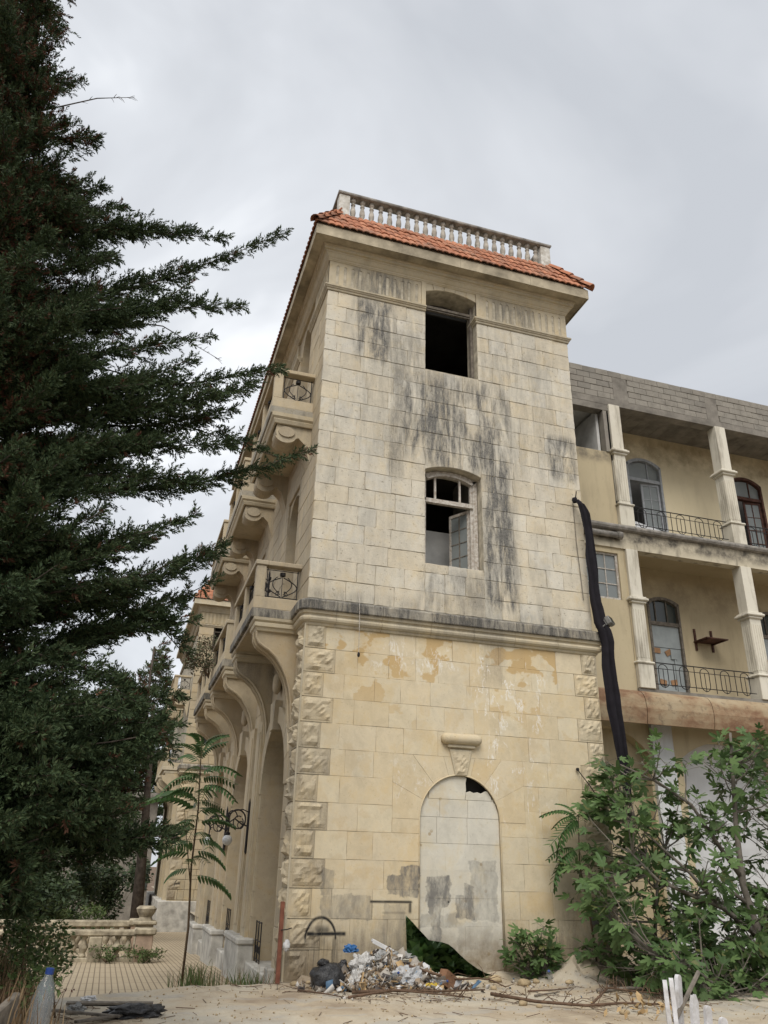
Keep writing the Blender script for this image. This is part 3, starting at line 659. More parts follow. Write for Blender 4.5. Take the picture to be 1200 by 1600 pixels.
# --- windows
def arch_band(u0, u1, zs, rise, t, fr, w0, w1, mb):
    a = seg_arc(u0, u1, zs, rise, 14); b = seg_arc(u0 + t, u1 - t, zs - t * .15, rise, 14)
    b = [(u, z_ - t * .85) for u, z_ in b]
    mb.prism(a + b[::-1], fr, w0, w1)
def window2():
    w = empty('middle_window', (WX0, Y0 + .2, 6.91)); adopt(w, T)
    m = MB(); a0, a1 = WX0 + .02, WX1 - .02
    m.prism(rect(a0, a0 + .07, 6.92, 8.93), F, -.30, -.20); m.prism(rect(a1 - .09, a1, 6.92, 8.93), F, -.30, -.20)
    arch_band(a0, a1, 8.92, .13, .075, F, -.30, -.20, m); arch_band(a0 + .06, a1 - .08, 8.86, .12, .045, F, -.28, -.17, m)
    m.prism(rect(a1 - .15, a1 - .09, 6.92, 8.86), F, -.28, -.22)
    m.build('frame', MAT['wood_white'], w)
    m = MB(); m.prism(rect(a0 + .05, a1 - .10, 8.30, 8.335), F, -.27, -.18); m.prism(rect(a0 + .05, a1 - .10, 8.345, 8.40), F, -.29, -.20); m.build('transom', MAT['wood_white'], w)
    for u in (WX0 + .30, WX0 + .84):
        m = MB(); m.prism(rect(u - .02, u + .02, 8.40, 8.93), F, -.26, -.22); m.build('glazing_bar', MAT['wood_white'], w)
    # casement swung into the room, hinged on the right
    hx, hy = WX1 - .17, Y0 + .27; ang = R(62); L_ = .52
    mt = Matrix.Translation((hx, hy, 6.93)) @ Matrix.Rotation(math.pi - ang, 4, 'Z')
    c = empty('casement', (hx, hy, 6.93)); adopt(c, w)
    m = MB(); hh = 1.36
    m.box(0, -.02, 0, .05, .02, hh, mt); m.box(L_ - .045, -.02, 0, L_, .02, hh, mt); m.box(.05, -.02, 0, L_ - .045, .02, .09, mt); m.box(.05, -.02, hh - .06, L_ - .045, .02, hh, mt)
    m.build('sash', MAT['wood_white'], w)
    m = MB(); m.box(L_ / 2 - .012, -.015, .09, L_ / 2 + .012, .015, hh - .06, mt)
    for k in range(1, 4): m.box(.05, -.012, .09 + k * .3025 - .008, L_ / 2 - .012, .012, .09 + k * .3025 + .008, mt); m.box(L_ / 2 + .012, -.012, .09 + k * .3025 - .008, L_ - .045, .012, .09 + k * .3025 + .008, mt)
    m.build('sash_bars', MAT['wood_grey'], w)
    for k in range(4):
        for (a, b) in ((.05, L_ / 2 - .012), (L_ / 2 + .012, L_ - .045)):
            m = MB(); m.box(a, -.003, .09 + k * .3025 + .008, b, .003, .09 + (k + 1) * .3025 - .008, mt); m.build('pane', MAT['glass_dusty'], w)
    bpy.data.objects.remove(c)
window2()
def window3():
    w = empty('top_window', (WX0, Y0 + .2, 11.36)); adopt(w, T)
    m = MB(); m.prism(rect(WX1 - .07, WX1 - .01, 11.37, 13.42), F, -.30, -.20); m.prism(rect(WX0 + .01, WX0 + .05, 11.37, 13.42), F, -.30, -.22); m.build('jamb', MAT['wood_grey'], w)
    m = MB(); m.prism(rect(WX0 + .05, WX1 - .07, 13.17, 13.23), F, -.29, -.21); m.prism(rect(WX0 + .05, WX1 - .07, 13.12, 13.14), F, -.27, -.22); m.build('transom', MAT['wood_grey'], w)
    m = MB(); m.prism([(WX0 + .02, 13.235), (WX1 - .02, 13.235), (WX1 - .02, 13.40), (5.5, 13.53), (WX0 + .02, 13.40)], F, -.54, -.50); m.build('boarding', MAT['dark_shade'], w)
window3()
# ------------------------------------------------------------------ long side of the tower block: arcade, piers, balconies
side = empty('side_wall', (X0, Y0, 0)); adopt(side, T)
BAYS = [15.45, 19.70, 23.95]
AW, AS = 1.20, 2.85                    # half width and springing of the ground floor arches
WW = .60
m = MB()
def sp(poly): m.prism(poly, L, -.5, -.045)
def arch_poly(c, hw, zs, ztop, n_=20):
    return [(c - hw, ztop)] + [(c + math.cos(math.pi - math.pi * i / n_) * hw, zs + math.sin(math.pi - math.pi * i / n_) * hw) for i in range(n_ + 1)] + [(c + hw, ztop)]
edges = [Y0 + .05]
for c in BAYS:
    sp(rect(edges[-1], c - AW, ZB - .8, 5.45)); sp(arch_poly(c, AW, AS, 5.45)); edges.append(c + AW)
sp(rect(edges[-1], YE - .05, ZB - .8, 5.45))
for (z0, zs, z1, hw) in ((5.45, 8.30, 9.9, WW), (9.9, 12.95, 13.95, WW)):
    e_ = Y0 + .05
    for c in BAYS:
        sp(rect(e_, c - hw, z0, z1)); sp(rect(c - hw, c + hw, z0, z0 + .5)); sp(arch_poly(c, hw, zs, z1)); e_ = c + hw
    sp(rect(e_, YE - .05, z0, z1))
m.build('side_core', MAT['side'], side)
# facing stones of the side, joined
m = MB(); rs = random.Random(3)
def side_stones(u0, u1, z0, z1, h):
    n_ = max(1, round((z1 - z0) / h)); hh = (z1 - z0) / n_
    for k in range(n_):
        u = u0
        while u < u1 - .01:
            w = rs.uniform(.4, .7)
            if u1 - u - w < .3: w = u1 - u
            stone_mb(m, rect(u, u + w, z0 + k * hh, z0 + (k + 1) * hh), L, rs.uniform(-.003, .003), -.06, .003, .008, .003, rs); u += w
side_stones(Y0 + .03, BAYS[0] - WW, 5.95, 12.86, .384)
for i in range(3):
    c = BAYS[i]; nx = BAYS[i + 1] - WW if i < 2 else YE
    side_stones(c + WW, nx, 5.95, 12.86, .384)
    side_stones(c - WW, c + WW, 8.95, 10.3, .384)
    side_stones(c + AW, (BAYS[i + 1] - AW) if i < 2 else YE, -.2, 5.45, .42)
side_stones(Y0 + .54, BAYS[0] - AW, -.2, 5.45, .42)
o = m.build('side_stones', MAT['side'], side); o['kind'] = 'stuff'
# arch rings and keystones
for c in BAYS:
    m = MB()
    for i in range(9):
        t0, t1 = math.pi * i / 9, math.pi * (i + 1) / 9
        q = [(c + math.cos(t0 + (t1 - t0) * j / 4) * AW, AS + math.sin(t0 + (t1 - t0) * j / 4) * AW) for j in range(5)]
        p = [(c + math.cos(t1 + (t0 - t1) * j / 4) * (AW + .32), AS + math.sin(t1 + (t0 - t1) * j / 4) * (AW + .32)) for j in range(5)]
        stone_mb(m, q + p, L, .02, -.3, .003, .01, 0, rs)
    m.build('arch_ring', MAT['side'], side)
    m = MB(); m.prism([(c - .16, AS + AW - .12), (c + .16, AS + AW - .12), (c + .24, AS + AW + .42), (c - .24, AS + AW + .42)], L, -.35, .10); m.build('arch_keystone', MAT['side'], side)
    m = MB(); m.lathe((0, 0, 0), [(0, -.1), (.10, -.09), (.15, -.03), (.15, .03), (.10, .09), (0, .1)], 14)
    m.v = [(X0 - .05 - v[2] * .8, c + v[0], AS + AW + .78 + v[1] * 1.4) for v in m.v]; m.build('arch_boss', MAT['side'], side, True)
# recesses behind the arches: inner wall, door and iron grille
for i, c in enumerate(BAYS):
    m = MB(); m.box(X0 + 1.5, c - AW - .4, -1.2, X0 + 1.56, c + AW + .4, 5.3); m.box(X0 + .48, c + AW + .30, -1.2, X0 + 1.5, c + AW + .4, 5.3); m.box(X0 + .48, c - AW - .4, -1.2, X0 + 1.5, c - AW - .30, 5.3); m.box(X0 + .45, c - AW - .4, 4.6, X0 + 1.5, c + AW + .4, 4.7)
    m.build('porch_lining', MAT['side'], side)
    m = MB(); m.box(X0 + 1.45, c - .75, -.4, X0 + 1.495, c + .75, 2.4); m.build('porch_door', MAT['wood_grey'], side)
    m = MB(); gx = X0 + .12
    for k in range(3): y_ = c + AW - .04 - k * .27; m.tube([(gx, y_, -.05), (gx, y_, .62)], .011, 5)
    for z_ in (0.0, .30, .60): m.tube([(gx, c + AW - .02, z_), (gx, c + AW - .60, z_)], .012, 5)
    for k in range(3):
        y_ = c + AW - .15 - k * .18
        m.tube([(gx, y_ + .06 * math.cos(t * .5), .16 + .06 * math.sin(t * .5)) for t in range(14)], .009, 4)
    m.build('iron_grille', MAT['iron'], side)
# inner linings of the upper openings
for c in BAYS:
    for z0, z1 in ((5.95, 8.9), (10.4, 13.55)):
        m = MB(); m.box(X0 + .42, c - WW - .02, z0, X0 + .46, c + WW + .02, z1); m.build('shutter', MAT['wood_grey'], side)
# band above the second floor windows
m = MB(); m.sweep([(X0, BAYS[0] + .62), (X0, YE)], AP); m.build('side_architrave', MAT['moulding'], side)
# --- piers: white plinth blocks and raised pilaster strips
for (y0, y1) in ((16.75, 18.40), (21.00, 22.65), (25.25, YE)):
    zf = -.28 - .037 * (y0 - 13)
    m = MB(); m.bbox(X0 - .20, y0 - .12, zf - .3, X0 + .1, y1 + .12, zf + .62, .02); m.bbox(X0 - .23, y0 - .15, zf + .62, X0 + .1, y1 + .15, zf + .74, .03); m.build('plinth', MAT['plinth'], side)
    m = MB()
    for (a, b) in ((y0 + .02, y0 + .62), (y1 - .62, y1 - .02)):
        m.prism([(a, zf + .7), (b, zf + .7), (b, 4.3), (a, 4.3)], L, -.1, .07)
        m.prism([(a + .1, zf + .9), (b - .1, zf + .9), (b - .1, 4.1), (a + .1, 4.1)], L, .06, .09)
    m.build('pilaster', MAT['side'], side)
m = MB(); m.bbox(X0 - .10, 13.95, -.5, X0 + .2, BAYS[0] - AW + .06, .1, .02); m.build('plinth', MAT['plinth'], side)
for i, c in enumerate(BAYS):
    zf = -.28 - .037 * (c - 13)
    m = MB(); m.bbox(X0 - .05, c - AW, zf - .3, X0 + .9, c + AW, zf + .32, .02); m.build('threshold', MAT['plinth'], side)
# --- balconies
def console(y0, y1, S):
    # S-scroll bracket, profile in the XZ plane
    prof = [(1.93, 5.46), (1.94, 5.33), (2.0, 5.23), (2.10, 5.165), (2.2, 5.11), (2.33, 5.0), (2.46, 4.82), (2.55, 4.64), (2.61, 4.45), (2.65, 4.23), (2.67, 4.0), (2.69, 3.8), (2.72, 3.8), (2.72, 5.46)]
    fr_ = lambda u, z_, w: (u, w, z_)
    m = MB(); m.prism(prof, fr_, y0, y1)
    curve = prof[:12]
    for (ya) in (y0 - .012, y1 + .012):
        m.tube([(x_ - .004, ya, z_) for x_, z_ in curve], .022, 6)
    m.tube([(x_ - .012, (y0 + y1) / 2, z_) for x_, z_ in curve], .03, 6)
    m.build('console', MAT['side'], S)
    m = MB(); m.sweep([(X0, y1 + .02), (1.955, y1 + .02), (1.955, y0 - .02), (X0, y0 - .02)][::-1], [(0, 5.44), (.03, 5.45), (.05, 5.50), (.08, 5.52), (.085, 5.58), (.06, 5.60), (.10, 5.63), (.11, 5.68), (0, 5.68)]); m.box(1.95, y0 - .02, 5.44, X0, y1 + .02, 5.68); m.build('console_cap', MAT['moulding'], S)
def short_bracket(y0, y1, S, zt):
    fr_ = lambda u, z_, w: (u, w, z_)
    prof = [(1.97, zt), (1.95, zt - .20), (1.98, zt - .32)] + [(2.16 + .22 * math.cos(R(180 + a)), zt - .28 + .17 * math.sin(R(180 + a))) for a in range(15, 166, 15)] + [(2.42, zt - .30), (2.55, zt - .42), (2.66, zt - .75), (2.72, zt - .95), (2.72, zt)]
    m = MB(); m.prism(prof, fr_, y0, y1)
    N2 = 14
    for ya in (y0 - .03, y1):
        vs_ = [(2.17 + .17 * math.cos(2 * math.pi * k / N2), ya + d_, zt - .21 + .12 * math.sin(2 * math.pi * k / N2)) for d_ in (0, .03) for k in range(N2)]
        m.add(vs_, [tuple(range(N2)), tuple(range(N2, 2 * N2))] + [(k, (k + 1) % N2, N2 + (k + 1) % N2, N2 + k) for k in range(N2)])
    m.build('bracket', MAT['side'], S)
def scroll_panel(o, ud, w, h, mb):
    # wrought iron lyre: o = lower left corner, ud = unit direction along the panel
    U = lambda a, b: (o[0] + ud[0] * a, o[1] + ud[1] * a, o[2] + b)
    mb.tube([U(0, .02), U(w, .02)], .012, 5); mb.tube([U(0, h - .03), U(w, h - .03)], .009, 5)
    for a in (.02, w - .02): mb.tube([U(a, 0), U(a, h)], .010, 5)
    cx = w / 2; r_ = min(.40 * w, .42 * h)
    mb.tube([U(cx, .02), U(cx, h - .12)], .007, 5)
    mb.lathe(U(cx, h - .10), [(0, -.05), (.055, -.03), (.055, .03), (0, .05)], 8)
    for s_ in (-1, 1):
        mb.tube([U(cx + s_ * (.02 + r_ * math.sin(math.pi * (1 - t / 12.0)) * (1.0 + .15 * t / 12)), .04 + (h - .20) * t / 12) for t in range(13)], .011, 5)
        pts = []
        for t in range(15):
            a = t / 14; pts.append(U(cx + s_ * (.03 + .62 * r_ * math.sin(math.pi * (.15 + .85 * a))), h - .15 - (h - .24) * a))
        for t in range(10):
            a = t / 9 * 1.7 * math.pi; rr = .055 * w / .6 * (1 - .45 * t / 9); pts.append(U(cx + s_ * (.085 - .055 * math.sin(a) * .5 + .02 * math.cos(a)), .065 + rr * (1 - math.cos(a))))
        mb.tube(pts, .009, 5)
def balcony(yc, z, bracket, name):
    y0, y1 = yc - 1.50, yc + 1.50
    S = empty(name, (X0, yc, z)); adopt(S, T)
    m = MB(); m.bbox(1.86, y0 + .06, z - .07, X0 + .02, y1 - .06, z + .0, .01)
    m.build('soffit', MAT['side'], S)
    m = MB(); m.sweep([(X0 + .02, y0 + .06), (1.86, y0 + .06), (1.86, y1 - .06), (X0 + .02, y1 - .06)][::-1], [(-.02, z - .07), (.0, z - .07), (.02, z - .04), (.05, z), (.05, z + .16), (.03, z + .18), (-.10, z + .24), (-.10, z - .07)]) if False else None
    m = MB(); m.bbox(1.80, y0, z, X0 + .02, y1, z + .17, .012); m.build('slab', MAT['slab'], S)
    m = MB(); m.bbox(1.82, y0 + .02, z + .17, X0 + .0, y1 - .02, z + .40, .012); m.build('parapet_kerb', MAT['side'], S)
    zt = z + .40; hr = .62
    for (ya) in (y0 + .03, yc - .09, y1 - .21):
        m = MB(); m.bbox(1.83, ya, zt, 2.01, ya + .18, zt + hr, .01); m.build('post', MAT['side'], S)
    m = MB(); m.bbox(1.80, y0, zt + hr, 2.04, y1, zt + hr + .09, .012); m.bbox(2.04, y0, zt + hr, X0 + .02, y0 + .22, zt + hr + .09, .012); m.bbox(2.04, y1 - .22, zt + hr, X0 + .02, y1, zt + hr + .09, .012); m.build('handrail', MAT['side'], S)
    m = MB(); scroll_panel((2.03, y0 + .12, zt + .02), (1, 0), .62, hr - .04, m); m.build('railing', MAT['iron'], S)
    m = MB(); scroll_panel((2.03, y1 - .12, zt + .02), (1, 0), .62, hr - .04, m); m.build('railing', MAT['iron'], S)
    for (a, b) in ((y0 + .21, yc - .09), (yc + .09, y1 - .21)):
        k = 2; w = (b - a) / k
        for i in range(k):
            m = MB(); scroll_panel((1.92, a + w * i, zt + .02), (0, 1), w, hr - .04, m); m.build('railing', MAT['iron'], S)
    if bracket == 'console':
        console(y0 + .04, y0 + .42, S); console(y1 - .42, y1 - .04, S)
    else:
        m = MB(); m.sweep([(X0, y1 - .03), (1.93, y1 - .03), (1.93, y0 + .03), (X0, y0 + .03)][::-1], [(0, z - .22), (.03, z - .21), (.06, z - .14), (.05, z - .12), (.09, z - .08), (.10, z), (0, z)]); m.box(1.93, y0 + .03, z - .16, X0, y1 - .03, z - .001); m.build('bed_moulding', MAT['moulding'], S)
        short_bracket(y0 + .06, y0 + .50, S, z - .16); short_bracket(y1 - .50, y1 - .06, S, z - .16)
    return S
for c in BAYS:
    balcony(c, 5.70, 'console', 'first_floor_balcony'); balcony(c, 10.02, 'bracket', 'upper_balcony')
# --- wall lanterns
def lantern(y, z, label, globe=True, cat='wall lamp'):
    S = empty('wall_lantern', (X0, y, z), label, cat, None)
    m = MB(); m.tube([(X0 - .10, y, z - .55), (X0 - .10, y, z - .5), (X0 - .10, y, z + .42), (X0 - .10, y, z + .52)], [.004, .03, .025, .004], 6)
    for dz_ in (-.35, 0, .3): m.box(X0 - .115, y - .05, z + dz_ - .03, X0 - .055, y + .05, z + dz_ + .03)
    m.box(X0 - .11, y - .02, z - .02, X0 - .04, y + .02, z + .02)
    m.build('backplate', MAT['iron'], S)
    m = MB(); cx = X0 - .33
    m.tube([(cx + .17 * math.cos(R(a)), y, z + .10 + .19 * math.sin(R(a))) for a in range(-60, 230, 15)], .016, 5)
    m.tube([(cx - .10 + .10 * math.cos(R(a)), y, z + .14 + .13 * math.sin(R(a))) for a in range(0, 300, 20)], .012, 5)
    m.tube([(cx + .03 + .10 * math.cos(R(a)), y, z + .05 + .12 * math.sin(R(a))) for a in range(60, 420, 20)], .012, 5)
    m.tube([(cx + .08 + .06 * math.cos(R(a)), y, z + .0 + .07 * math.sin(R(a))) for a in range(0, 360, 24)], .010, 5)
    m.tube([(X0 - .10, y, z - .02), (cx + .1, y, z + .02), (cx - .05, y, z + .12), (cx - .14, y, z + .05), (cx - .16, y, z - .16)], .016, 5)
    m.tube([(X0 - .10, y, z + .25), (cx + .1, y, z + .30), (cx - .06, y, z + .27), (cx - .18, y, z + .2)], .012, 5)
    m.build('scroll', MAT['iron'], S)
    if globe:
        m = MB(); m.lathe((cx - .16, y, z - .18), [(.02, .04), (.05, .03), (.05, -.01), (.02, -.02)], 10); m.build('holder', MAT['iron'], S)
        m = MB(); m.lathe((cx - .16, y, z - .29), [(.01, -.1)] + [(.1 * math.cos(R(a)), .1 * math.sin(R(a))) for a in range(-80, 81, 16)] + [(.01, .1)], 14); m.build('globe', MAT['globe'], S, True)
    return S
MAT['globe'] = simple('milk_glass', (0.62, 0.63, 0.64), 0.25, 0.08, 3, 0.0, spec=.5)
lantern(17.35, 2.30, 'black scrolled wall lamp with white globe on the pier nearest the rusty post')
lantern(20.95, 2.35, 'black scrolled wall lamp with white globe half hidden behind the young feathery tree')
lantern(17.4, 7.35, 'black iron scroll bracket without a globe beside the upper floor balcony', False, 'iron bracket')
lantern(21.6, 7.35, 'black iron scroll bracket without a globe on the wall between the farther balconies', False, 'iron bracket')
# ------------------------------------------------------------------ ground
def ground_mat():
    n = NT('sandy_concrete', 0.95, 0.1)
    a = n.noise(0.55, 5, 0.6); b = n.noise(1.7, 8, 0.72, n.scaled(1, .7, 1), .6); c = n.noise(60, 3, 0.7)
    col = n.ramp(a, [(0.34, (0.27, 0.215, 0.155)), (0.45, (0.40, 0.335, 0.245)), (0.56, (0.43, 0.385, 0.305)), (0.66, (0.36, 0.335, 0.285))])
    col = n.mix(n.mr(b, 0.48, 0.68, 0, .6), col, (0.28, 0.225, 0.165))
    crk = n.math('MULTIPLY', n.mr(n.voro(.55, n.math('ADD', 0, 0) if False else None, 'DISTANCE_TO_EDGE'), .0, .012, 1, 0), n.mr(n.noise(.9, 3), .45, .55)); col = n.mix(n.math('MULTIPLY', crk, .45), col, (.10, .08, .06))
    col = n.mix(n.mr(n.noise(1.1, 4, .55, n.scaled(1, 1.6, 1)), .56, .62, 0, .5), col, (0.33, 0.315, 0.285))
    col = n.mix(n.mr(c, 0.60, 0.72, 0, .6), col, (0.20, 0.16, 0.12))
    n.color(col); n.bump(n.math('ADD', n.math('MULTIPLY', b, 1.0), n.math('MULTIPLY', c, .5)), .35, .03)
    return n.m
MAT['yard'] = ground_mat()
MAT['earth'] = simple('dry_earth', (0.17, 0.115, 0.075), .95, .35, 1.2, .5, bscale=14)
n = NT('ribbed_pavement', .9, .15)
wv = n.math('SINE', n.math('MULTIPLY', n.X, 2 * math.pi / .105)); ln = n.mr(wv, .72, .95)
wy = n.mr(n.math('SINE', n.math('MULTIPLY', n.Y, 2 * math.pi / 1.2)), .992, .999)
col = n.mix(n.noise(1.5, 5, .6), (0.36, 0.295, 0.205), (0.46, 0.385, 0.275))
col = n.mix(n.math('MULTIPLY', n.math('MAXIMUM', ln, wy), .75), col, (0.13, 0.105, 0.075))
n.color(n.mix(n.mr(n.noise(5, 5, .7), .55, .75, 0, .5), col, (0.25, 0.20, 0.145))); n.bump(n.math('SUBTRACT', n.noise(30, 4), ln), .4, .012); MAT['paving'] = n.m
def sheet(name, x0, x1, y0, y1, step, zf, mat, thick=None):
    nx = max(1, int((x1 - x0) / step)); ny = max(1, int((y1 - y0) / step)); v = []; f = []
    for j in range(ny + 1):
        for i in range(nx + 1):
            x_ = x0 + (x1 - x0) * i / nx; y_ = y0 + (y1 - y0) * j / ny; v.append((x_, y_, zf(x_, y_)))
    for j in range(ny):
        for i in range(nx): p = j * (nx + 1) + i; f.append((p, p + 1, p + nx + 2, p + nx + 1))
    o = make(name, v, f, mat, None, True, recalc=False); o['kind'] = 'structure'; return o
sheet('ground', -500, 500, -400, 600, 50, lambda x_, y_: -2.4, MAT['earth'])
def pav(y_): return -.28 - .037 * (y_ - 13)
sheet('paved_terrace', -7, X0 + 1.2, 12.0, 47, .7, lambda x_, y_: pav(y_), MAT['paving'])
sheet('garden_earth', -60, -1.6, 4, 80, 1.0, lambda x_, y_: pav(y_) + .02 + (0 if x_ > -2.2 else .08 + .10 * mnoise.noise(Vector((x_ * .5, y_ * .5, 0)))) - (0.0 if y_ > 13 else 0), MAT['earth'])
sheet('back_court', X0 + 1.1, 40, 16.5, 80, 3, lambda x_, y_: -.5, MAT['yard'])
def yard_edge(x_): return 12.22 + .52 * (x_ + .3) if x_ < 1.4 else 13.1 + .05 * (x_ - 1.4)
def yard_z(x_, y_):
    z_ = .022 * mnoise.noise(Vector((x_ * .8, y_ * .8, 0))) + .018 * mnoise.noise(Vector((x_ * 3.1, y_ * 3.1, 4))) + .009 * mnoise.noise(Vector((x_ * 8, y_ * 8, 8)))
    # heap of sand below the fig and at the foot of the wall
    z_ += .34 * math.exp(-(((x_ - 7.35) / .55) ** 2 + ((y_ - 12.75) / .38) ** 2)) * (1 + .5 * mnoise.noise(Vector((x_ * 5, y_ * 5, 1))))
    z_ += .10 * math.exp(-(((y_ - 13.2) / .22) ** 2)) * (1 if x_ > 2.9 else 0) * (1 + .8 * mnoise.noise(Vector((x_ * 2.5, 7, 1))))
    # bank of soil at the left
    if x_ < .6: z_ += .42 * min(1, max(0, (-.15 - x_ + .10 * (9.2 - y_)) / .7)) * min(1, max(0, (11.3 - y_) / 1.2)) * (1 + .3 * mnoise.noise(Vector((x_ * 2, y_ * 2, 2))))
    return z_
v = []; f = []
xs = [-14 + .5 * i for i in range(24)] + [-2 + .09 * i for i in range(134)] + [10.1 + .5 * i for i in range(30)]
ys = [-25 + 1.0 * i for i in range(30)]
NYF = 96
for i, x_ in enumerate(xs):
    ye = yard_edge(x_) if x_ < 2.6 else (13.45 if x_ < 8.6 else 18.0)
    col_y = ys + [5 + (ye - 5) * k / NYF for k in range(NYF + 1)]
    for y_ in col_y: v.append((x_, y_, yard_z(x_, y_)))
    v.append((x_, ye, -.7))
nr = len(ys) + NYF + 2
for i in range(len(xs) - 1):
    for j in range(nr - 1): p = i * nr + j; f.append((p, p + nr, p + nr + 1, p + 1))
o = make('yard_slab', v, f, MAT['yard'], None, False, recalc=False); o['kind'] = 'structure'

# ------------------------------------------------------------------ rear wing with loggias
Y1, YB = 16.0, 17.55
Wg = empty('loggia_wing', (10, Y1, 0), 'ochre plastered rear wing with two storeys of open loggias and a bare block parapet', 'building')
FW = FR(Y1)
def plaster(name, c1, c2, stains=(), grey=(.12, .105, .085), dirt=.4, bump=.15):
    n = NT(name, .92, .12); c = n.mix(n.noise(1.3, 5, .6), c1, c2)
    st = n.math('MULTIPLY', n.mr(n.noise(1, 5, .65, n.scaled(4, 4, .7)), .5, .72), dirt)
    for (a, b, z0, z1, sf, am) in stains: st = n.math('MAXIMUM', st, n.math('MULTIPLY', n.region(n.X, a, b, z0, z1, sf, am), n.mr(n.noise(2.2, 6, .7), .35, .62)))
    c = n.mix(st, c, grey); n.color(n.mix(n.mr(n.noise(11, 5, .7), .6, .75, 0, .4), c, tuple(v * .6 for v in c1)))
    n.bump(n.noise(14, 5, .65), bump, .012); return n.m
MAT['pl_front'] = plaster('front_plaster', (0.43, 0.36, 0.235), (0.50, 0.425, 0.285), [(10, 11.4, 11.6, 12.1, .12, .8)], dirt=.25)
MAT['pl_up'] = plaster('upper_loggia_plaster', (0.58, 0.50, 0.335), (0.66, 0.58, 0.41), [(11, 20, 12.75, 13.7, .25, .75)], grey=(.27, .22, .14), dirt=.15)
MAT['pl_low'] = plaster('lower_loggia_plaster', (0.43, 0.355, 0.225), (0.50, 0.42, 0.28), [(11, 20, 8.2, 9.2, .3, .6)], grey=(.22, .18, .12), dirt=.3)
MAT['beam'] = plaster('stained_beam', (0.45, 0.40, 0.30), (0.54, 0.485, 0.37), [(10, 19, 9.25, 9.75, .1, 1.0)], grey=(.10, .09, .075), dirt=.9, bump=.3)
MAT['conc'] = simple('bare_concrete', (0.235, 0.215, 0.185), .95, .3, 2.5, .35, bscale=25)
n = NT('cement_block', .95, .1); cb = n.ramp(n.rand(), [(0, (0.215, 0.20, 0.175)), (.5, (0.275, 0.255, 0.22)), (1, (0.24, 0.22, 0.19))])
n.color(n.mix(n.mr(n.noise(3, 5, .7), .45, .75, 0, .6), cb, (0.12, 0.11, 0.095))); n.bump(n.noise(40, 4, .7), .5, .015); MAT['cmu'] = n.m
MAT['column'] = plaster('flaking_white_column', (0.54, 0.50, 0.40), (0.66, 0.63, 0.55), [], grey=(.20, .17, .125), dirt=.75, bump=.3)
MAT['awning'] = None
n = NT('rusty_awning', .85, .2)
c = n.ramp(n.noise(1.6, 6, .65, n.scaled(.6, 1, 1)), [(.3, (.36, .30, .205)), (.46, (.32, .245, .155)), (.55, (.25, .165, .10)), (.62, (.18, .10, .06)), (.72, (.33, .265, .18))])
n.color(n.mix(n.mr(n.noise(6, 5, .7), .55, .7, 0, .7), c, (.12, .085, .06))); n.bump(n.noise(18, 4), .25, .01); MAT['awning'] = n.m
WE = 21.5
# front plaster bay beside the tower, upper and lower
m = MB(); m.prism(rect(8.6, 11.26, 9.74, 11.92), FW, -.25, -.03); m.build('upper_bay_wall', MAT['pl_front'], Wg)
m = MB(); m.prism(rect(8.6, 11.32, 5.50, 7.74), FW, -.25, -.03); m.prism(rect(8.6, 10.16, 7.74, 9.12), FW, -.25, -.03); m.prism(rect(11.15, 11.32, 7.74, 9.12), FW, -.25, -.031); m.prism(rect(10.16, 11.15, 8.98, 9.12), FW, -.25, -.03); m.build('lower_bay_wall', MAT['pl_front'], Wg)
# small room behind the open upper bay
m = MB(); m.box(9.0, 17.6, 9.8, 11.4, 17.7, 13.6); m.box(11.05, Y1 + .26, 9.8, 11.13, 17.6, 13.3); m.box(8.9, Y1 + .26, 9.8, 9.0, 17.6, 13.6); m.box(9.0, Y1 + .3, 13.42, 11.4, 17.6, 13.5); m.build('upper_bay_room', MAT['room'], Wg)
m = MB(); m.box(11.13, Y1 + .0, 11.92, 11.24, Y1 + .22, 13.2); m.build('raw_jamb', MAT['cmu'], Wg)
# lower bay window
lw = empty('bay_window', (10.65, Y1, 7.74)); adopt(lw, Wg)
m = MB()
for (a, b) in ((10.16, 10.21), (10.43, 10.49), (11.09, 11.15)): m.prism(rect(a, b, 7.74, 8.98), FW, -.16, -.08)
for (a, b) in ((7.74, 7.80), (8.93, 8.98)): m.prism(rect(10.16, 11.15, a, b), FW, -.155, -.085)
m.build('frame', MAT['wood_white'], lw)
m = MB()
for z_ in (8.16, 8.55): m.prism(rect(10.21, 11.09, z_ - .012, z_ + .012), FW, -.14, -.10)
m.prism(rect(10.78, 10.805, 7.8, 8.93), FW, -.138, -.102); m.build('glazing_bars', MAT['wood_white'], lw)
for (a, b) in ((10.21, 10.43), (10.49, 10.78), (10.805, 11.09)):
    for (z0, z1) in ((7.80, 8.148), (8.172, 8.538), (8.562, 8.93)):
        m = MB(); m.prism(rect(a, b, z0, z1), FW, -.125, -.118); m.build('pane', MAT['glass_dim'] if 'glass_dim' in MAT else MAT['glass_dusty'], lw)
m = MB(); m.box(10.0, Y1 + .3, 7.6, 11.3, Y1 + .32, 9.1); m.build('blind', MAT['dark_shade'], lw)
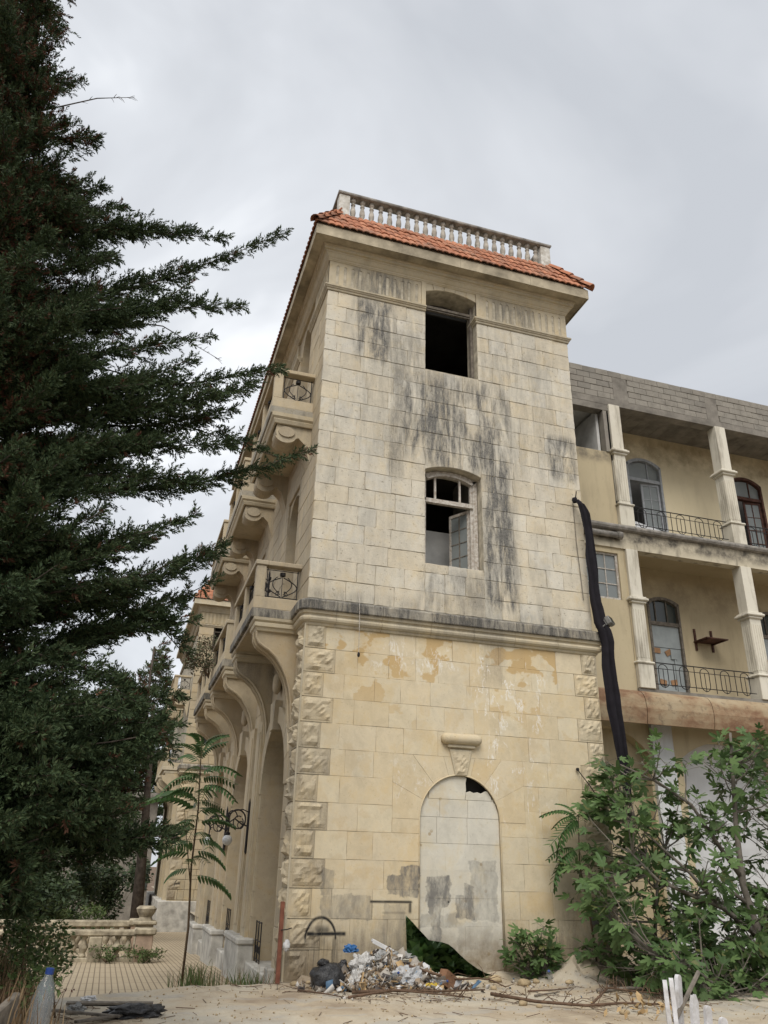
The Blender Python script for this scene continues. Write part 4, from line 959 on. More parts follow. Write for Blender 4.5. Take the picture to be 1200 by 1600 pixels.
# loggia back walls with arched doors
def back_wall(z0, z1, doors, mat, nm):
    m = MB(); fb = FR(YB); cur = 11.3
    for (c, hw, zs, rise) in doors:
        m.prism(rect(cur, c - hw, z0, z1), fb, -.3, 0); m.prism(arch_top_poly(c - hw, c + hw, zs, rise, z1), fb, -.3, 0); cur = c + hw
    m.prism(rect(cur, WE, z0, z1), fb, -.3, 0); m.build(nm, mat, Wg)
    m = MB(); m.box(11.31, Y1 + .03, z0, 11.40, YB, z1 - .02); m.build(nm + '_return', mat, Wg)
DU = [(13.40, .60, 12.66, .22), (17.05, .60, 12.66, .22)]; DL = [(13.47, .52, 8.40, .16), (17.15, .52, 8.40, .16)]
back_wall(9.8, 13.75, DU, MAT['pl_up'], 'upper_back_wall'); back_wall(5.5, 9.38, DL, MAT['pl_low'], 'lower_back_wall')
m = MB(); m.box(11.3, YB + 1.5, 5.4, WE, YB + 1.6, 13.7); m.box(11.3, YB + .3, 9.3, WE, YB + 1.5, 9.8); m.build('inner_dark_wall', MAT['dark_shade'], Wg)
def door(c, hw, zs, rise, z0, nm, mat, open_right=True, lower=False):
    d = empty(nm, (c, YB, z0)); adopt(d, Wg); fb = FR(YB)
    m = MB(); a0, a1 = c - hw + .005, c + hw - .005
    m.prism(rect(a0, a0 + .07, z0, zs), fb, -.16, .02); m.prism(rect(a1 - .07, a1, z0, zs), fb, -.16, .02); arch_band(a0, a1, zs, rise, .08, fb, -.16, .02, m)
    ztr = zs - .50 if not lower else zs - .60
    m.prism(rect(a0 + .07, a1 - .07, ztr - .05, ztr + .05), fb, -.14, .0); m.build('frame', mat, d)
    m = MB(); m.prism(rect(c + hw * .25, c + hw * .25 + .03, ztr + .05, zs + rise * .8), fb, -.11, -.05)
    if lower: m.prism(rect(c - hw * .45, c - hw * .45 + .03, ztr + .05, zs + rise * .7), fb, -.11, -.05)
    m.build('fanlight_bar', mat, d)
    m = MB(); aa = seg_arc(a0 + .07, a1 - .07, zs - .02, rise * .9, 10); m.prism([(a0 + .07, ztr + .05)] + [(u, z_ - .06) for u, z_ in aa] + [(a1 - .07, ztr + .05)], fb, -.085, -.08); m.build('fanlight', MAT['glass_dark'] if lower else MAT['glass_dusty'], d)
    if lower:
        m = MB(); m.prism(rect(a0 + .07, a1 - .07, ztr - .65, ztr - .05), fb, -.10, -.05); m.build('upper_panel', MAT['grey_paint'], d)
        m = MB(); m.prism(rect(a0 + .07, a1 - .07, z0, ztr - .66), fb, -.11, -.065); m.prism(rect(a1 - .32, a1 - .28, z0, ztr - .9), fb, -.07, -.03); m.prism(rect(a1 - .42, a1 - .24, ztr - .95, ztr - .70), fb, -.07, -.02); m.build('leaf', MAT['grey_paint'], d)
        for (u, z_, r_) in ((a0 + .20, 7.05, .05), (a0 + .55, 7.02, -.5), (a0 + .28, 6.2, .2), (a0 + .62, 6.22, -.2)):
            m = MB(); mt = Matrix.Translation((u, YB + .05, z_)) @ Matrix.Rotation(r_, 4, 'Y'); m.box(-.1, -.01, -.07, .1, 0, .07, mt); m.build('cardboard_patch', MAT['card'], d)
    else:
        mt = Matrix.Translation((a1 - .10, YB + .06, z0)) @ Matrix.Rotation(math.pi - R(8), 4, 'Z'); w = hw * .95; hh = ztr - .06 - z0; m = MB()
        m.box(0, -.02, 0, .06, .02, hh, mt); m.box(w - .06, -.02, 0, w, .02, hh, mt); m.box(.06, -.02, hh - .07, w - .06, .02, hh, mt); m.box(.06, -.02, 0, w - .06, .02, .5, mt); m.box(w / 2 - .012, -.015, .5, w / 2 + .012, .015, hh - .07, mt)
        for k in range(1, 4): m.box(.06, -.012, .5 + (hh - .57) * k / 4 - .01, w / 2 - .012, .012, .5 + (hh - .57) * k / 4 + .01, mt); m.box(w / 2 + .012, -.012, .5 + (hh - .57) * k / 4 - .01, w - .06, .012, .5 + (hh - .57) * k / 4 + .01, mt)
        m.build('leaf', mat, d)
        m = MB(); m.box(.06, -.003, .5, w - .06, .003, hh - .07, mt); m.build('leaf_glass', MAT['glass_dusty'], d)
MAT['grey_paint'] = simple('pale_grey_paint', (0.33, 0.36, 0.36), .6, .15, 2.5, .08)
MAT['card'] = simple('cardboard', (0.33, 0.19, 0.10), .85, .2, 9, .1)
MAT['blue_wood'] = simple('grey_blue_painted_wood', (0.33, 0.345, 0.36), .75, .2, 12, .15)
door(*DU[0], 9.8, 'balcony_door', MAT['blue_wood']); door(*DU[1], 9.8, 'balcony_door', MAT['wood_brown'])
door(*DL[0], 5.7, 'boarded_door', MAT['wood_grey'], lower=True); door(*DL[1], 5.7, 'boarded_door', MAT['wood_grey'], lower=True)
# floors, ceilings
m = MB(); m.box(11.25, Y1 - .10, 9.60, WE, YB + .3, 9.74); m.build('upper_floor_slab', MAT['conc'], Wg)
m = MB(); m.box(11.3, Y1 - .05, 5.42, WE, YB + .3, 5.58); m.build('lower_floor_slab', MAT['conc'], Wg)
m = MB(); m.box(8.6, Y1 + .2, 13.70, WE, YB + .4, 13.8); m.build('ceiling_slab', MAT['conc'], Wg)
for i in range(30):     # board marks of the shuttering
    x_ = 11.5 + i * .34
    m = MB(); m.box(x_, Y1 + .28, 13.655, x_ + .33, YB - .75, 13.70); m.build('ceiling_board', MAT['conc'], Wg)
    m = MB(); m.box(x_ + .12, YB - .74, 13.66, x_ + .45, YB - .02, 13.70); m.build('ceiling_board', MAT['conc'], Wg)
m = MB(); m.box(11.4, Y1 + .2, 9.36, WE, YB, 9.44); m.build('lower_ceiling', MAT['pl_low'], Wg)
# beams
m = MB(); m.prism(rect(8.6, WE, 13.42, 13.62), FW, -.28, 0.0); m.prism(rect(8.6, 11.3, 13.22, 13.42), FW, -.28, -.006); m.build('roof_beam', MAT['conc'], Wg)
m = MB(); m.prism(rect(8.6, WE, 9.12, 9.58), FW, -.25, .02); m.build('floor_beam', MAT['beam'], Wg)
m = MB(); pts = [(0, 9.58), (.06, 9.585), (.12, 9.61), (.15, 9.66), (.15, 9.70), (.11, 9.74), (0, 9.745)]; m.sweep([(WE, Y1), (8.6, Y1)], pts); m.build('floor_edge_moulding', MAT['rail_top'], Wg)
m = MB(); m.tube([(8.6, Y1 - .12, 9.42), (11.12, Y1 - .12, 9.42)], .075, 10); m.tube([(11.10, Y1 - .12, 9.42), (11.22, Y1 - .12, 9.42)], .10, 10); m.build('drain_pipe', MAT['rail_top'], Wg, True)
# block parapet
par = empty('block_parapet', (8.6, Y1, 13.62)); adopt(par, Wg)
rb = random.Random(11)
piers = [(11.55, 12.0), (14.65, 15.05), (18.2, 18.6)]
for k in range(5):
    z0 = 13.625 + k * .192; h_ = .185
    x_ = 8.6 + (k % 2) * .2
    while x_ < WE:
        x2 = x_ + .405
        hit = [p for p in piers if x2 > p[0] and x_ < p[1]] if k < 4 else []
        a, b = x_, x2
        if hit:
            p = hit[0]
            if a < p[0]: b = p[0]
            elif b > p[1]: a = p[1]
            else: a = b = 0
        if b - a > .05:
            mm = MB(); dj = rb.uniform(-.006, .006)
            mm.bbox(a + .004, Y1 + dj, z0, b - .004, Y1 + .18, z0 + h_, .008); mm.build('cement_block', MAT['cmu'], par)
        x_ = x2
for (a, b) in piers:
    m = MB(); m.box(a, Y1 + .004, 13.62, b, Y1 + .2, 14.39); m.build('parapet_pier', MAT['conc'], par)
m = MB(); m.box(8.6, Y1 + .03, 13.62, WE, Y1 + .16, 14.57); m.build('parapet_joints', MAT['conc'], par)
# columns
def column(cx, zb, ztop, nm='column', s=.17):
    C = empty(nm, (cx, Y1 + .12, zb)); adopt(C, Wg); cy = Y1 + .12; hb = .58
    m = MB(); m.bbox(cx - s - .045, cy - s - .045, zb, cx + s + .045, cy + s + .045, zb + hb, .012); m.build('pedestal', MAT['column'], C)
    m = MB(); m.bbox(cx - s - .08, cy - s - .08, zb + hb, cx + s + .08, cy + s + .08, zb + hb + .06, .02); m.build('pedestal_cap', MAT['column'], C)
    zc = zb + 2.10
    m = MB(); a, b = cx - s, cx + s
    m.box(a, cy - s, zb + hb + .06, b, cy + s, zc)
    for i in range(5):
        u = a + .03 + i * (2 * s - .06) / 4
        m.box(u - .018, cy - s - .012, zb + hb + .16, u + .018, cy - s, zc - .16); m.box(a - .012, cy - s + .03 + i * (2 * s - .06) / 4 - .018, zb + hb + .16, a, cy - s + .03 + i * (2 * s - .06) / 4 + .018, zc - .16)
    m.build('shaft', MAT['column'], C)
    m = MB(); m.bbox(cx - s - .05, cy - s - .05, zc, cx + s + .05, cy + s + .05, zc + .06, .015); m.bbox(cx - s - .10, cy - s - .10, zc + .06, cx + s + .10, cy + s + .10, zc + .13, .02); m.bbox(cx - s - .06, cy - s - .06, zc + .13, cx + s + .06, cy + s + .06, zc + .17, .012); m.build('capital', MAT['column'], C)
    m = MB(); m.bbox(cx - s, cy - s + .0, zc + .17, cx + s, cy + s, ztop, .008); m.build('upper_shaft', MAT['column'], C)
for cx in (11.48, 14.98, 18.48): column(cx, 9.745, 13.42); column(cx + .05, 5.585, 9.12)
# railings: bars and long loops
def loop_rail(x0, x1, zb, nm='railing'):
    Rr = empty(nm, (x0, Y1 + .02, zb)); adopt(Rr, Wg); y_ = Y1 + .05; h_ = .62
    m = MB(); m.tube([(x0, y_, zb + h_), (x1, y_, zb + h_)], .014, 6); m.tube([(x0, y_, zb + h_ - .14), (x1, y_, zb + h_ - .14)], .009, 5); m.tube([(x0, y_, zb + .10), (x1, y_, zb + .10)], .011, 5); m.build('rail', MAT['iron'], Rr)
    n_ = int((x1 - x0) / .50); w = (x1 - x0) / n_
    for i in range(n_):
        c = x0 + w * (i + .5); r_ = .13
        m = MB(); pts = [(c - r_, y_, zb + .16)] + [(c - r_ * math.cos(math.pi * k / 10), y_, zb + h_ - .15 + r_ * .95 * math.sin(math.pi * k / 10)) for k in range(11)] + [(c + r_ * math.cos(math.pi * k / 10), y_, zb + .16 - r_ * .95 * math.sin(math.pi * k / 10)) for k in range(11)]
        m.tube(pts, .010, 5); m.tube([(c, y_, zb + .02), (c, y_, zb + h_ - .13)], .009, 5); m.build('loop', MAT['iron'], Rr)
        m = MB(); m.tube([(x0 + w * i + .005, y_, zb), (x0 + w * i + .005, y_, zb + h_)], .010, 5); m.build('bar', MAT['iron'], Rr)
loop_rail(11.74, 14.72, 9.79); loop_rail(15.25, 18.2, 9.79); loop_rail(11.80, 14.78, 5.64); loop_rail(15.3, 18.2, 5.64)
# rounded awning over the arcade
for i, (a, b) in enumerate(((8.6, 11.05), (11.07, 12.85), (12.87, 14.7), (14.72, 16.6), (16.62, 18.5), (18.52, WE))):
    m = MB(); pr = [(0.0, 5.46), (.25, 5.45)] + [(.25 + .33 * math.sin(R(t)), 5.12 + .33 * math.cos(R(t))) for t in range(10, 91, 10)] + [(.60, 5.0), (.58, 4.80), (.55, 4.66), (.51, 4.66), (.50, 4.9), (0, 4.95)]
    m.sweep([(b, Y1), (a, Y1)], pr); m.build('awning', MAT['awning'], Wg)
# ground floor arcade
YG = 16.35; FG = FR(YG)
MAT['white_board'] = simple('white_panel', (0.60, 0.61, 0.62), .6, .16, 1.2, .05)
MAT['white_pier'] = plaster('chalky_blue_white_paint', (0.50, 0.52, 0.53), (0.62, 0.63, 0.63), grey=(.33, .30, .24), dirt=.5)
m = MB(); cur = 8.6
for (c, hw, zs, rise) in ((10.5, 1.15, 4.15, .55), (13.9, 1.35, 4.1, .45), (17.5, 1.35, 4.1, .45)):
    m.prism(rect(cur, c - hw, -.6, 5.3), FG, -.4, 0); m.prism(arch_top_poly(c - hw, c + hw, zs, rise, 5.3), FG, -.4, 0); cur = c + hw
m.prism(rect(cur, WE, -.6, 5.3), FG, -.4, 0); m.build('arcade_wall', MAT['pl_front'], Wg)
m = MB(); m.box(8.7, YG + .3, -.6, 11.8, YG + .5, 5.0); m.build('arcade_backing', MAT['pl_front'], Wg)
m = MB(); m.prism(rect(11.72, 12.28, -.6, 4.9), FG, -.02, .10); m.build('painted_pier', MAT['white_pier'], Wg)
for (a, b) in ((12.5, 13.87), (13.89, 15.3), (16.1, 17.5), (17.52, 18.9)):
    m = MB(); m.prism(rect(a, b, -.4, 4.75), FG, -.46, -.42); m.build('white_panel', MAT['white_board'], Wg)
# junk on the upper loggia and a bracketed shelf on the lower one
sh = empty('wall_shelf', (15, YB, 7.5), 'small dark bracketed shelf fixed to the lower loggia wall', 'shelf')
m = MB(); m.box(14.32, YB - .55, 7.37, 15.02, YB - .005, 7.40); m.build('board', MAT['wood_brown'], sh)
for x_ in (14.38, 14.92):
    m = MB(); m.box(x_ - .03, YB - .04, 7.15, x_ + .03, YB - .004, 7.75); m.box(x_ - .02, YB - .5, 7.34, x_ + .02, YB - .04, 7.37); m.build('bracket', MAT['wood_brown'], sh)
jk = empty('broken_furniture', (12.9, 17.0, 9.74), 'white broken cabinet lying behind the upper loggia railing', 'cabinet')
mt = Matrix.Translation((12.9, 16.9, 9.76)) @ Matrix.Rotation(R(12), 4, 'Y')
m = MB(); m.bbox(-.75, -.25, .02, .75, .25, .40, .01, mt); m.build('carcass', MAT['white_board'], jk)
m = MB(); m.box(-.72, -.28, .06, -.05, -.255, .36, mt); m.box(.02, -.28, .06, .70, -.255, .36, mt); m.build('door', MAT['white_board'], jk)
# ------------------------------------------------------------------ far tower and linking range
YF = 41.2
FT = empty('far_tower', (X0, YF, pav(YF)), 'distant twin tower with red tiled roof at the far end of the terrace', 'building')
FF = FR(YF); zf = pav(YF)
m = MB(); fx1 = 8.45
m.prism(rect(X0 + .05, 3.45, zf - .5, 13.95), FF, -.5, -.045); m.prism(rect(4.55, fx1, zf - .5, 13.95), FF, -.5, -.045)
m.prism(rect(3.45, 4.55, zf - .5, 6.95), FF, -.5, -.045); m.prism(rect(3.45, 4.55, 8.9, 11.4), FF, -.5, -.045); m.prism(rect(3.45, 4.55, 13.15, 13.95), FF, -.5, -.045)
m.box(X0 + .05, YF + .5, zf - .5, X0 + .5, 54, 13.95); fcore = m.build('wall', MAT['mortar'], FT)
m = MB(); m.box(3.2, YF + .6, 6.6, 5.2, YF + .7, 13.6); m.build('dark_interior', MAT['dark_shade'], FT)
MAT['far_stone'] = stone_mat('far_limestone', [(0, (0.40, 0.34, 0.235)), (.5, (0.48, 0.41, 0.29)), (1, (0.44, 0.37, 0.26))], [], grime=.3, pores=.2, bump=.1)
hh = (12.86 - zf) / 33; rf = random.Random(5)
for k in range(33):
    z0 = zf + hh * k; u = X0
    while u < 5.4:
        w = rf.uniform(.45, .7)
        if u < 3.45 < u + w + .2: w = 3.45 - u
        a, b = u, u + w; zc = z0 + hh / 2
        inwin = (3.44 <= a < 4.55) and ((6.95 < zc < 8.9) or (11.4 < zc < 13.15))
        if not inwin:
            mm = MB(); stone_mb(mm, rect(a, b, z0, z0 + hh), FF, rf.uniform(-.004, .004), -.06, .008, .01, 0, rf); mm.build('stone', MAT['far_stone'], fcore)
        u = b
fpath = [(fx1, YF), (X0, YF), (X0, 54)]
for prof, nm, mt_ in ((BP, 'bed_moulding', 'moulding'), (EP, 'eave_slab', 'moulding'), (AP, 'architrave', 'moulding'), (CP, 'string_moulding', 'moulding'), (SP, 'string_slab', 'slab')):
    m = MB(); m.sweep(fpath, prof); m.build(nm, MAT[mt_], FT)
m = MB(); m.prism(rect(X0, fx1, 13.0, 13.66), FF, -.06, -.03)
for i in range(24): m.prism(rect(X0 + .09 + .2 * i, X0 + .19 + .2 * i, 13.05, 13.62), FF, -.03, .0)
m.build('frieze', MAT['far_stone'], FT)
froof = empty('roof', (X0, YF, 14.2)); adopt(froof, FT)
m = MB(); m.sweep(fpath, [(-1.2, RZ0 - .01), (RE - .05, RZ0 - .01), (-1.2, RZ1 + .6)]); m.build('roof_deck', MAT['mortar'], froof)
for r_ in range(6):
    d = r_ * PITCH
    for i in range(17):
        o = Vector((X0 - RE + d / slope_l * slope_run + .155 * i, YF - RE, RZ0 + .03)) + up_f * d
        inst(TILE, 'roof_tile', froof, tile_matrix(o, Vector((1, 0, 0)), up_f))
    for i in range(6 if r_ < 2 else 0):
        o = Vector((X0 - RE, YF - RE + d / slope_l * slope_run + .165 + .155 * i, RZ0 + .03)) + up_l * d
        inst(TILE, 'roof_tile', froof, tile_matrix(o, Vector((0, -1, 0)), up_l))
m = MB(); m.bbox(X0 - .35, YF - .25, zf - .3, 5.5, YF + .1, zf + 1.25, .03); m.bbox(X0 - .35, YF + .1, zf - .3, X0 + .1, 54, zf + 1.25, .03); m.build('plinth', MAT['plinth'], FT)
for (z0, z1) in ((6.95, 8.9), (11.4, 13.15)):
    m = MB()
    for (a, b) in ((3.46, 3.53), (4.47, 4.54)): m.prism(rect(a, b, z0, z1), FF, -.25, -.15)
    m.prism(rect(3.53, 4.47, z1 - .5, z1 - .45), FF, -.25, -.15); m.build('window_frame', MAT['wood_grey'], FT)
def balcony_simple(y0, y1, z):
    S = empty('balcony', (X0, y0, z)); adopt(S, FT)
    m = MB(); m.bbox(1.80, y0, z, X0 + .02, y1, z + .17, .012); m.bbox(1.9, y0 + .05, z - .15, X0, y1 - .05, z, .02); m.build('slab', MAT['moulding'], S)
    m = MB(); m.bbox(1.82, y0 + .02, z + .17, X0, y1 - .02, z + .36, .01); m.build('kerb', MAT['far_stone'], S)
    for ya in (y0 + .03, (y0 + y1) / 2, y1 - .2):
        m = MB(); m.bbox(1.83, ya, z + .36, 2.02, ya + .18, z + .98, .01); m.build('post', MAT['far_stone'], S)
    m = MB(); m.bbox(1.80, y0, z + .98, 2.05, y1, z + 1.07, .01); m.bbox(2.05, y0, z + .98, X0, y0 + .22, z + 1.07, .01); m.build('handrail', MAT['far_stone'], S)
    m = MB(); scroll_panel((2.04, y0 + .12, z + .38), (1, 0), .6, .58, m); m.build('railing', MAT['iron'], S)
    m = MB(); m.prism([(1.97, z - .15), (2.0, z - .40), (2.2, z - .45), (2.45, z - .40), (2.66, z - 1.0), (2.72, z - .15)], lambda u, z_, w: (u, w, z_), y0 + .06, y0 + .5); m.build('bracket', MAT['far_stone'], S)
for z in (5.70, 9.35): balcony_simple(YF + .9, YF + 3.9, z); balcony_simple(YF + 5.2, YF + 8.2, z)
m = MB()
for i, y_ in enumerate((42.1, 44.7, 46.4, 49.0)):
    m.prism([(X0 - .9, 5.45), (X0 - .8, 5.2), (X0 - .4, 4.9), (X0 - .15, 4.2), (X0 - .12, zf + 1.2), (X0 + .1, zf + 1.2), (X0 + .1, 5.45)], lambda u, z_, w: (u, w, z_), y_, y_ + .45)
m.build('pier_ribs', MAT['far_stone'], FT)
m = MB()
for k in range(14):
    z0 = zf + 1.3 + k * .42
    rock_face(m, rect(X0 + .02, X0 + (.55 if k % 2 else .38), z0 + .02, z0 + .40), FF, .01, .05, 4, 4, k * 1.3, back=-.02)
m.build('quoins', MAT['quoin'], FT)
LK = empty('link_range', (5, 30, 0), 'recessed stone range joining the corner tower to the distant twin tower', 'building')
m = MB(); m.box(5.0, YE + .02, -1.6, 5.5, YF, 13.0); m.build('wall', MAT['far_stone'], LK)
for i in range(4):
    m = MB(); m.box(4.96, 28 + i * 3.2, 7, 4.995, 29.2 + i * 3.2, 9); m.build('window', MAT['glass_dark'], LK)
# ------------------------------------------------------------------ low garden wall, house beyond
GH = empty('garden_house', (0, 46, pav(46)), 'low grey rendered house with a dark window beyond the garden trees', 'house')
m = MB(); m.box(-9, 46, -2, 2.0, 50, 4.6); m.build('wall', MAT['conc'], GH)
m = MB(); m.box(-9.3, 45.6, 4.6, 2.3, 50.4, 4.85); m.build('roof', MAT['rail_top'], GH)
for (a, b, z0, z1) in ((1.3, 1.95, .2, 1.3), (1.35, 1.9, 2.3, 3.0)):
    m = MB(); m.box(a, 45.95, z0, b, 45.995, z1); m.build('window', MAT['glass_dark'], GH)
# ------------------------------------------------------------------ terrace balustrades
TBM = None
m = MB(); m.lathe((0, 0, 0), [(.085, 0), (.085, .05), (.05, .07), (.06, .10), (.10, .17), (.105, .22), (.07, .30), (.045, .36), (.05, .39), (.075, .41), (.075, .45)], 10)
tb = m.build('baluster', MAT['old_stone'] if 'old_stone' in MAT else MAT['baluster'], None, True); TBM = tb.data; bpy.data.objects.remove(tb)
MAT['old_stone'] = simple('lichened_balustrade_stone', (0.44, 0.385, 0.28), .95, .4, 5, .5, c2=(.15, .125, .09)); TBM.materials[0] = MAT['old_stone']
MAT['pink_stone'] = simple('pinkish_pier_stone', (0.46, 0.34, 0.25), .95, .25, 4, .3)
def balustrade(x0, x1, y, h, label, posts):
    S = empty('terrace_balustrade', ((x0 + x1) / 2, y, pav(y)), label, 'balustrade'); z = pav(y); k = h / .70
    m = MB(); m.bbox(x0, y - .14, z - .1, x1, y + .14, z + .10 * k, .02); m.build('base', MAT['old_stone'], S)
    m = MB(); m.bbox(x0, y - .16, z + .56 * k, x1, y + .16, z + .70 * k, .03); m.build('handrail', MAT['old_stone'], S)
    for i, p in enumerate(posts):
        m = MB(); last = i == len(posts) - 1; w = .20 if last else .15
        m.bbox(p - w, y - .165, z - .05, p + w, y + .165, z + (.59 if last else .555) * k, .02); m.build('post', MAT['pink_stone'] if last else MAT['old_stone'], S)
        if last: m = MB(); m.bbox(p - w - .06, y - .22, z + .595 * k, p + w + .06, y + .22, z + .74 * k, .03); m.build('post_cap', MAT['old_stone'], S)
    u = x0 + .12
    while u < x1:
        if all(abs(u - p) > .25 for p in posts): inst(TBM, 'baluster', S, Matrix.Translation((u, y, z + .10 * k)) @ Matrix.Diagonal((1, 1, 1.02 * k, 1)))
        u += .255
balustrade(-4.0, 1.27, 22.5, .68, 'worn stone balustrade with pinkish end pier on the ribbed terrace', [-3.4, -1.75, -.05, 1.07])
balustrade(-4.0, 1.20, 26.0, .80, 'second stone balustrade standing behind the one with the pinkish end pier', [-3.2, -1.2, 1.02])
S = empty('stone_pedestal', (1.1, 24, pav(24)), 'carved stone pedestal with moulded cap beside the balustrade end', 'pedestal')
z = pav(24); m = MB(); m.bbox(.88, 23.8, z, 1.32, 24.2, z + .75, .02); m.build('shaft', MAT['old_stone'], S)
m = MB(); m.bbox(.80, 23.72, z + .75, 1.40, 24.28, z + .85, .03); m.lathe((1.1, 24, z + .85), [(.20, 0), (.16, .08), (.24, .2), (.27, .28), (.2, .34)], 12); m.build('capital', MAT['old_stone'], S)
# ------------------------------------------------------------------ vegetation
def leafmat(name, stops, rough=.6, spec=.3, trans=.0, patch=2.0):
    n = NT(name, rough, spec)
    c = n.ramp(n.math('FRACT', n.math('ADD', n.math('MULTIPLY', n.rand(), .7), n.math('MULTIPLY', n.noise(patch, 3, .5), .6))), stops)
    n.color(c)
    if trans:
        n.b.inputs['Transmission Weight'].default_value = 0
        t = n.n.new('ShaderNodeBsdfTranslucent'); n.put(t.inputs['Color'], c); mx_ = n.n.new('ShaderNodeMixShader'); mx_.inputs[0].default_value = trans
        n.t.links.new(n.b.outputs[0], mx_.inputs[1]); n.t.links.new(t.outputs[0], mx_.inputs[2]); n.t.links.new(mx_.outputs[0], n.n['Material Output'].inputs['Surface'])
    return n.m
MAT['conifer'] = leafmat('dark_conifer_foliage', [(0, (.016, .028, .014)), (.35, (.028, .048, .022)), (.65, (.046, .072, .030)), (.9, (.062, .085, .036)), (1, (.05, .04, .025))], .7, .2, .10, 1.6)
MAT['conifer_dead'] = leafmat('dead_conifer_foliage', [(0, (.07, .035, .022)), (1, (.11, .055, .035))], .8, .1)
MAT['cedar'] = leafmat('cedar_foliage', [(0, (.035, .06, .028)), (.5, (.06, .09, .038)), (1, (.085, .10, .045))], .7, .2, .1, .3)
MAT['fig'] = leafmat('fig_leaf', [(0, (.045, .085, .028)), (.4, (.075, .13, .042)), (.75, (.115, .18, .062)), (.95, (.06, .11, .038)), (1, (.15, .145, .05))], .58, .28, .22, 2.2)
MAT['ail'] = leafmat('ailanthus_leaf', [(0, (.03, .07, .022)), (.6, (.05, .105, .03)), (1, (.08, .14, .04))], .5, .35, .2, 1.5)
MAT['weed'] = leafmat('weed_green', [(0, (.04, .07, .022)), (.6, (.075, .115, .035)), (1, (.12, .14, .06))], .7, .2, .15, 2)
MAT['shrub'] = leafmat('yard_shrub_leaf', [(0, (.02, .04, .015)), (.35, (.06, .11, .035)), (.7, (.13, .19, .07)), (1, (.04, .07, .03))], .5, .4, .2, 3)
MAT['straw'] = leafmat('dry_straw', [(0, (.12, .08, .05)), (.5, (.20, .135, .08)), (1, (.30, .22, .13))], .8, .1, .1, 2)
MAT['bark'] = simple('grey_brown_bark', (.085, .068, .055), .9, .35, 9, .5)
MAT['figbark'] = simple('pale_fig_bark', (.17, .15, .125), .85, .3, 8, .3)
MAT['greenstem'] = simple('brown_stem', (.11, .075, .045), .8, .25, 8, .2)
def mesh_np(name, V, Fq, mat, parent=None, tri=False):
    me = bpy.data.meshes.new(name); k = Fq.shape[1]
    me.vertices.add(len(V)); me.vertices.foreach_set('co', V.astype(np.float32).ravel())
    me.loops.add(Fq.size); me.loops.foreach_set('vertex_index', Fq.astype(np.int32).ravel())
    me.polygons.add(len(Fq)); me.polygons.foreach_set('loop_start', np.arange(0, Fq.size, k, dtype=np.int32)); me.polygons.foreach_set('loop_total', np.full(len(Fq), k, np.int32))
    me.update(); me.validate()
    if mat: me.materials.append(mat)
    o = bpy.data.objects.new(name, me); COL.objects.link(o)
    if parent: adopt(o, parent)
    return o
NR = np.random.default_rng(5)
def scatter(proto_v, proto_f, pos, dirs, ups, scl):
    # copies of a small leaf cluster; proto x = along, y = side, z = up
    d = dirs / np.linalg.norm(dirs, axis=1, keepdims=True)
    s_ = np.cross(ups, d); s_ /= np.maximum(1e-6, np.linalg.norm(s_, axis=1, keepdims=True)); u = np.cross(d, s_)
    V = pos[:, None, :] + scl[:, None, None] * (proto_v[None, :, 0:1] * d[:, None, :] + proto_v[None, :, 1:2] * s_[:, None, :] + proto_v[None, :, 2:3] * u[:, None, :])
    N, k = len(pos), len(proto_v)
    Fq = proto_f[None] + (np.arange(N) * k)[:, None, None]
    return V.reshape(-1, 3), Fq.reshape(-1, proto_f.shape[1])
def sprig(nb, ln, wid, spread, seed, ang=0.7):
    r_ = np.random.default_rng(seed); V = []; Fq = []
    for i in range(nb):
        t = (i + r_.random()) / nb; b = np.array([t * .75, 0, 0]) * 1.0
        a = r_.random() * 2 * math.pi; tilt = ang * (1 - .55 * t) * (.6 + .7 * r_.random())
        d = np.array([math.cos(tilt), math.sin(tilt) * math.cos(a), math.sin(tilt) * math.sin(a) * spread])
        l = ln * (1 - .35 * t) * (.7 + .6 * r_.random()); s_ = np.cross(d, r_.normal(size=3)); s_ /= np.linalg.norm(s_)
        V += [b, b + d * l * .45 + s_ * wid, b + d * l, b + d * l * .45 - s_ * wid]; k = 4 * i; Fq.append((k, k + 1, k + 2, k + 3))
    return np.array(V), np.array(Fq)
SPRIGS = [sprig(15, .50, .055, .9, 10 + i, .95) for i in range(4)]
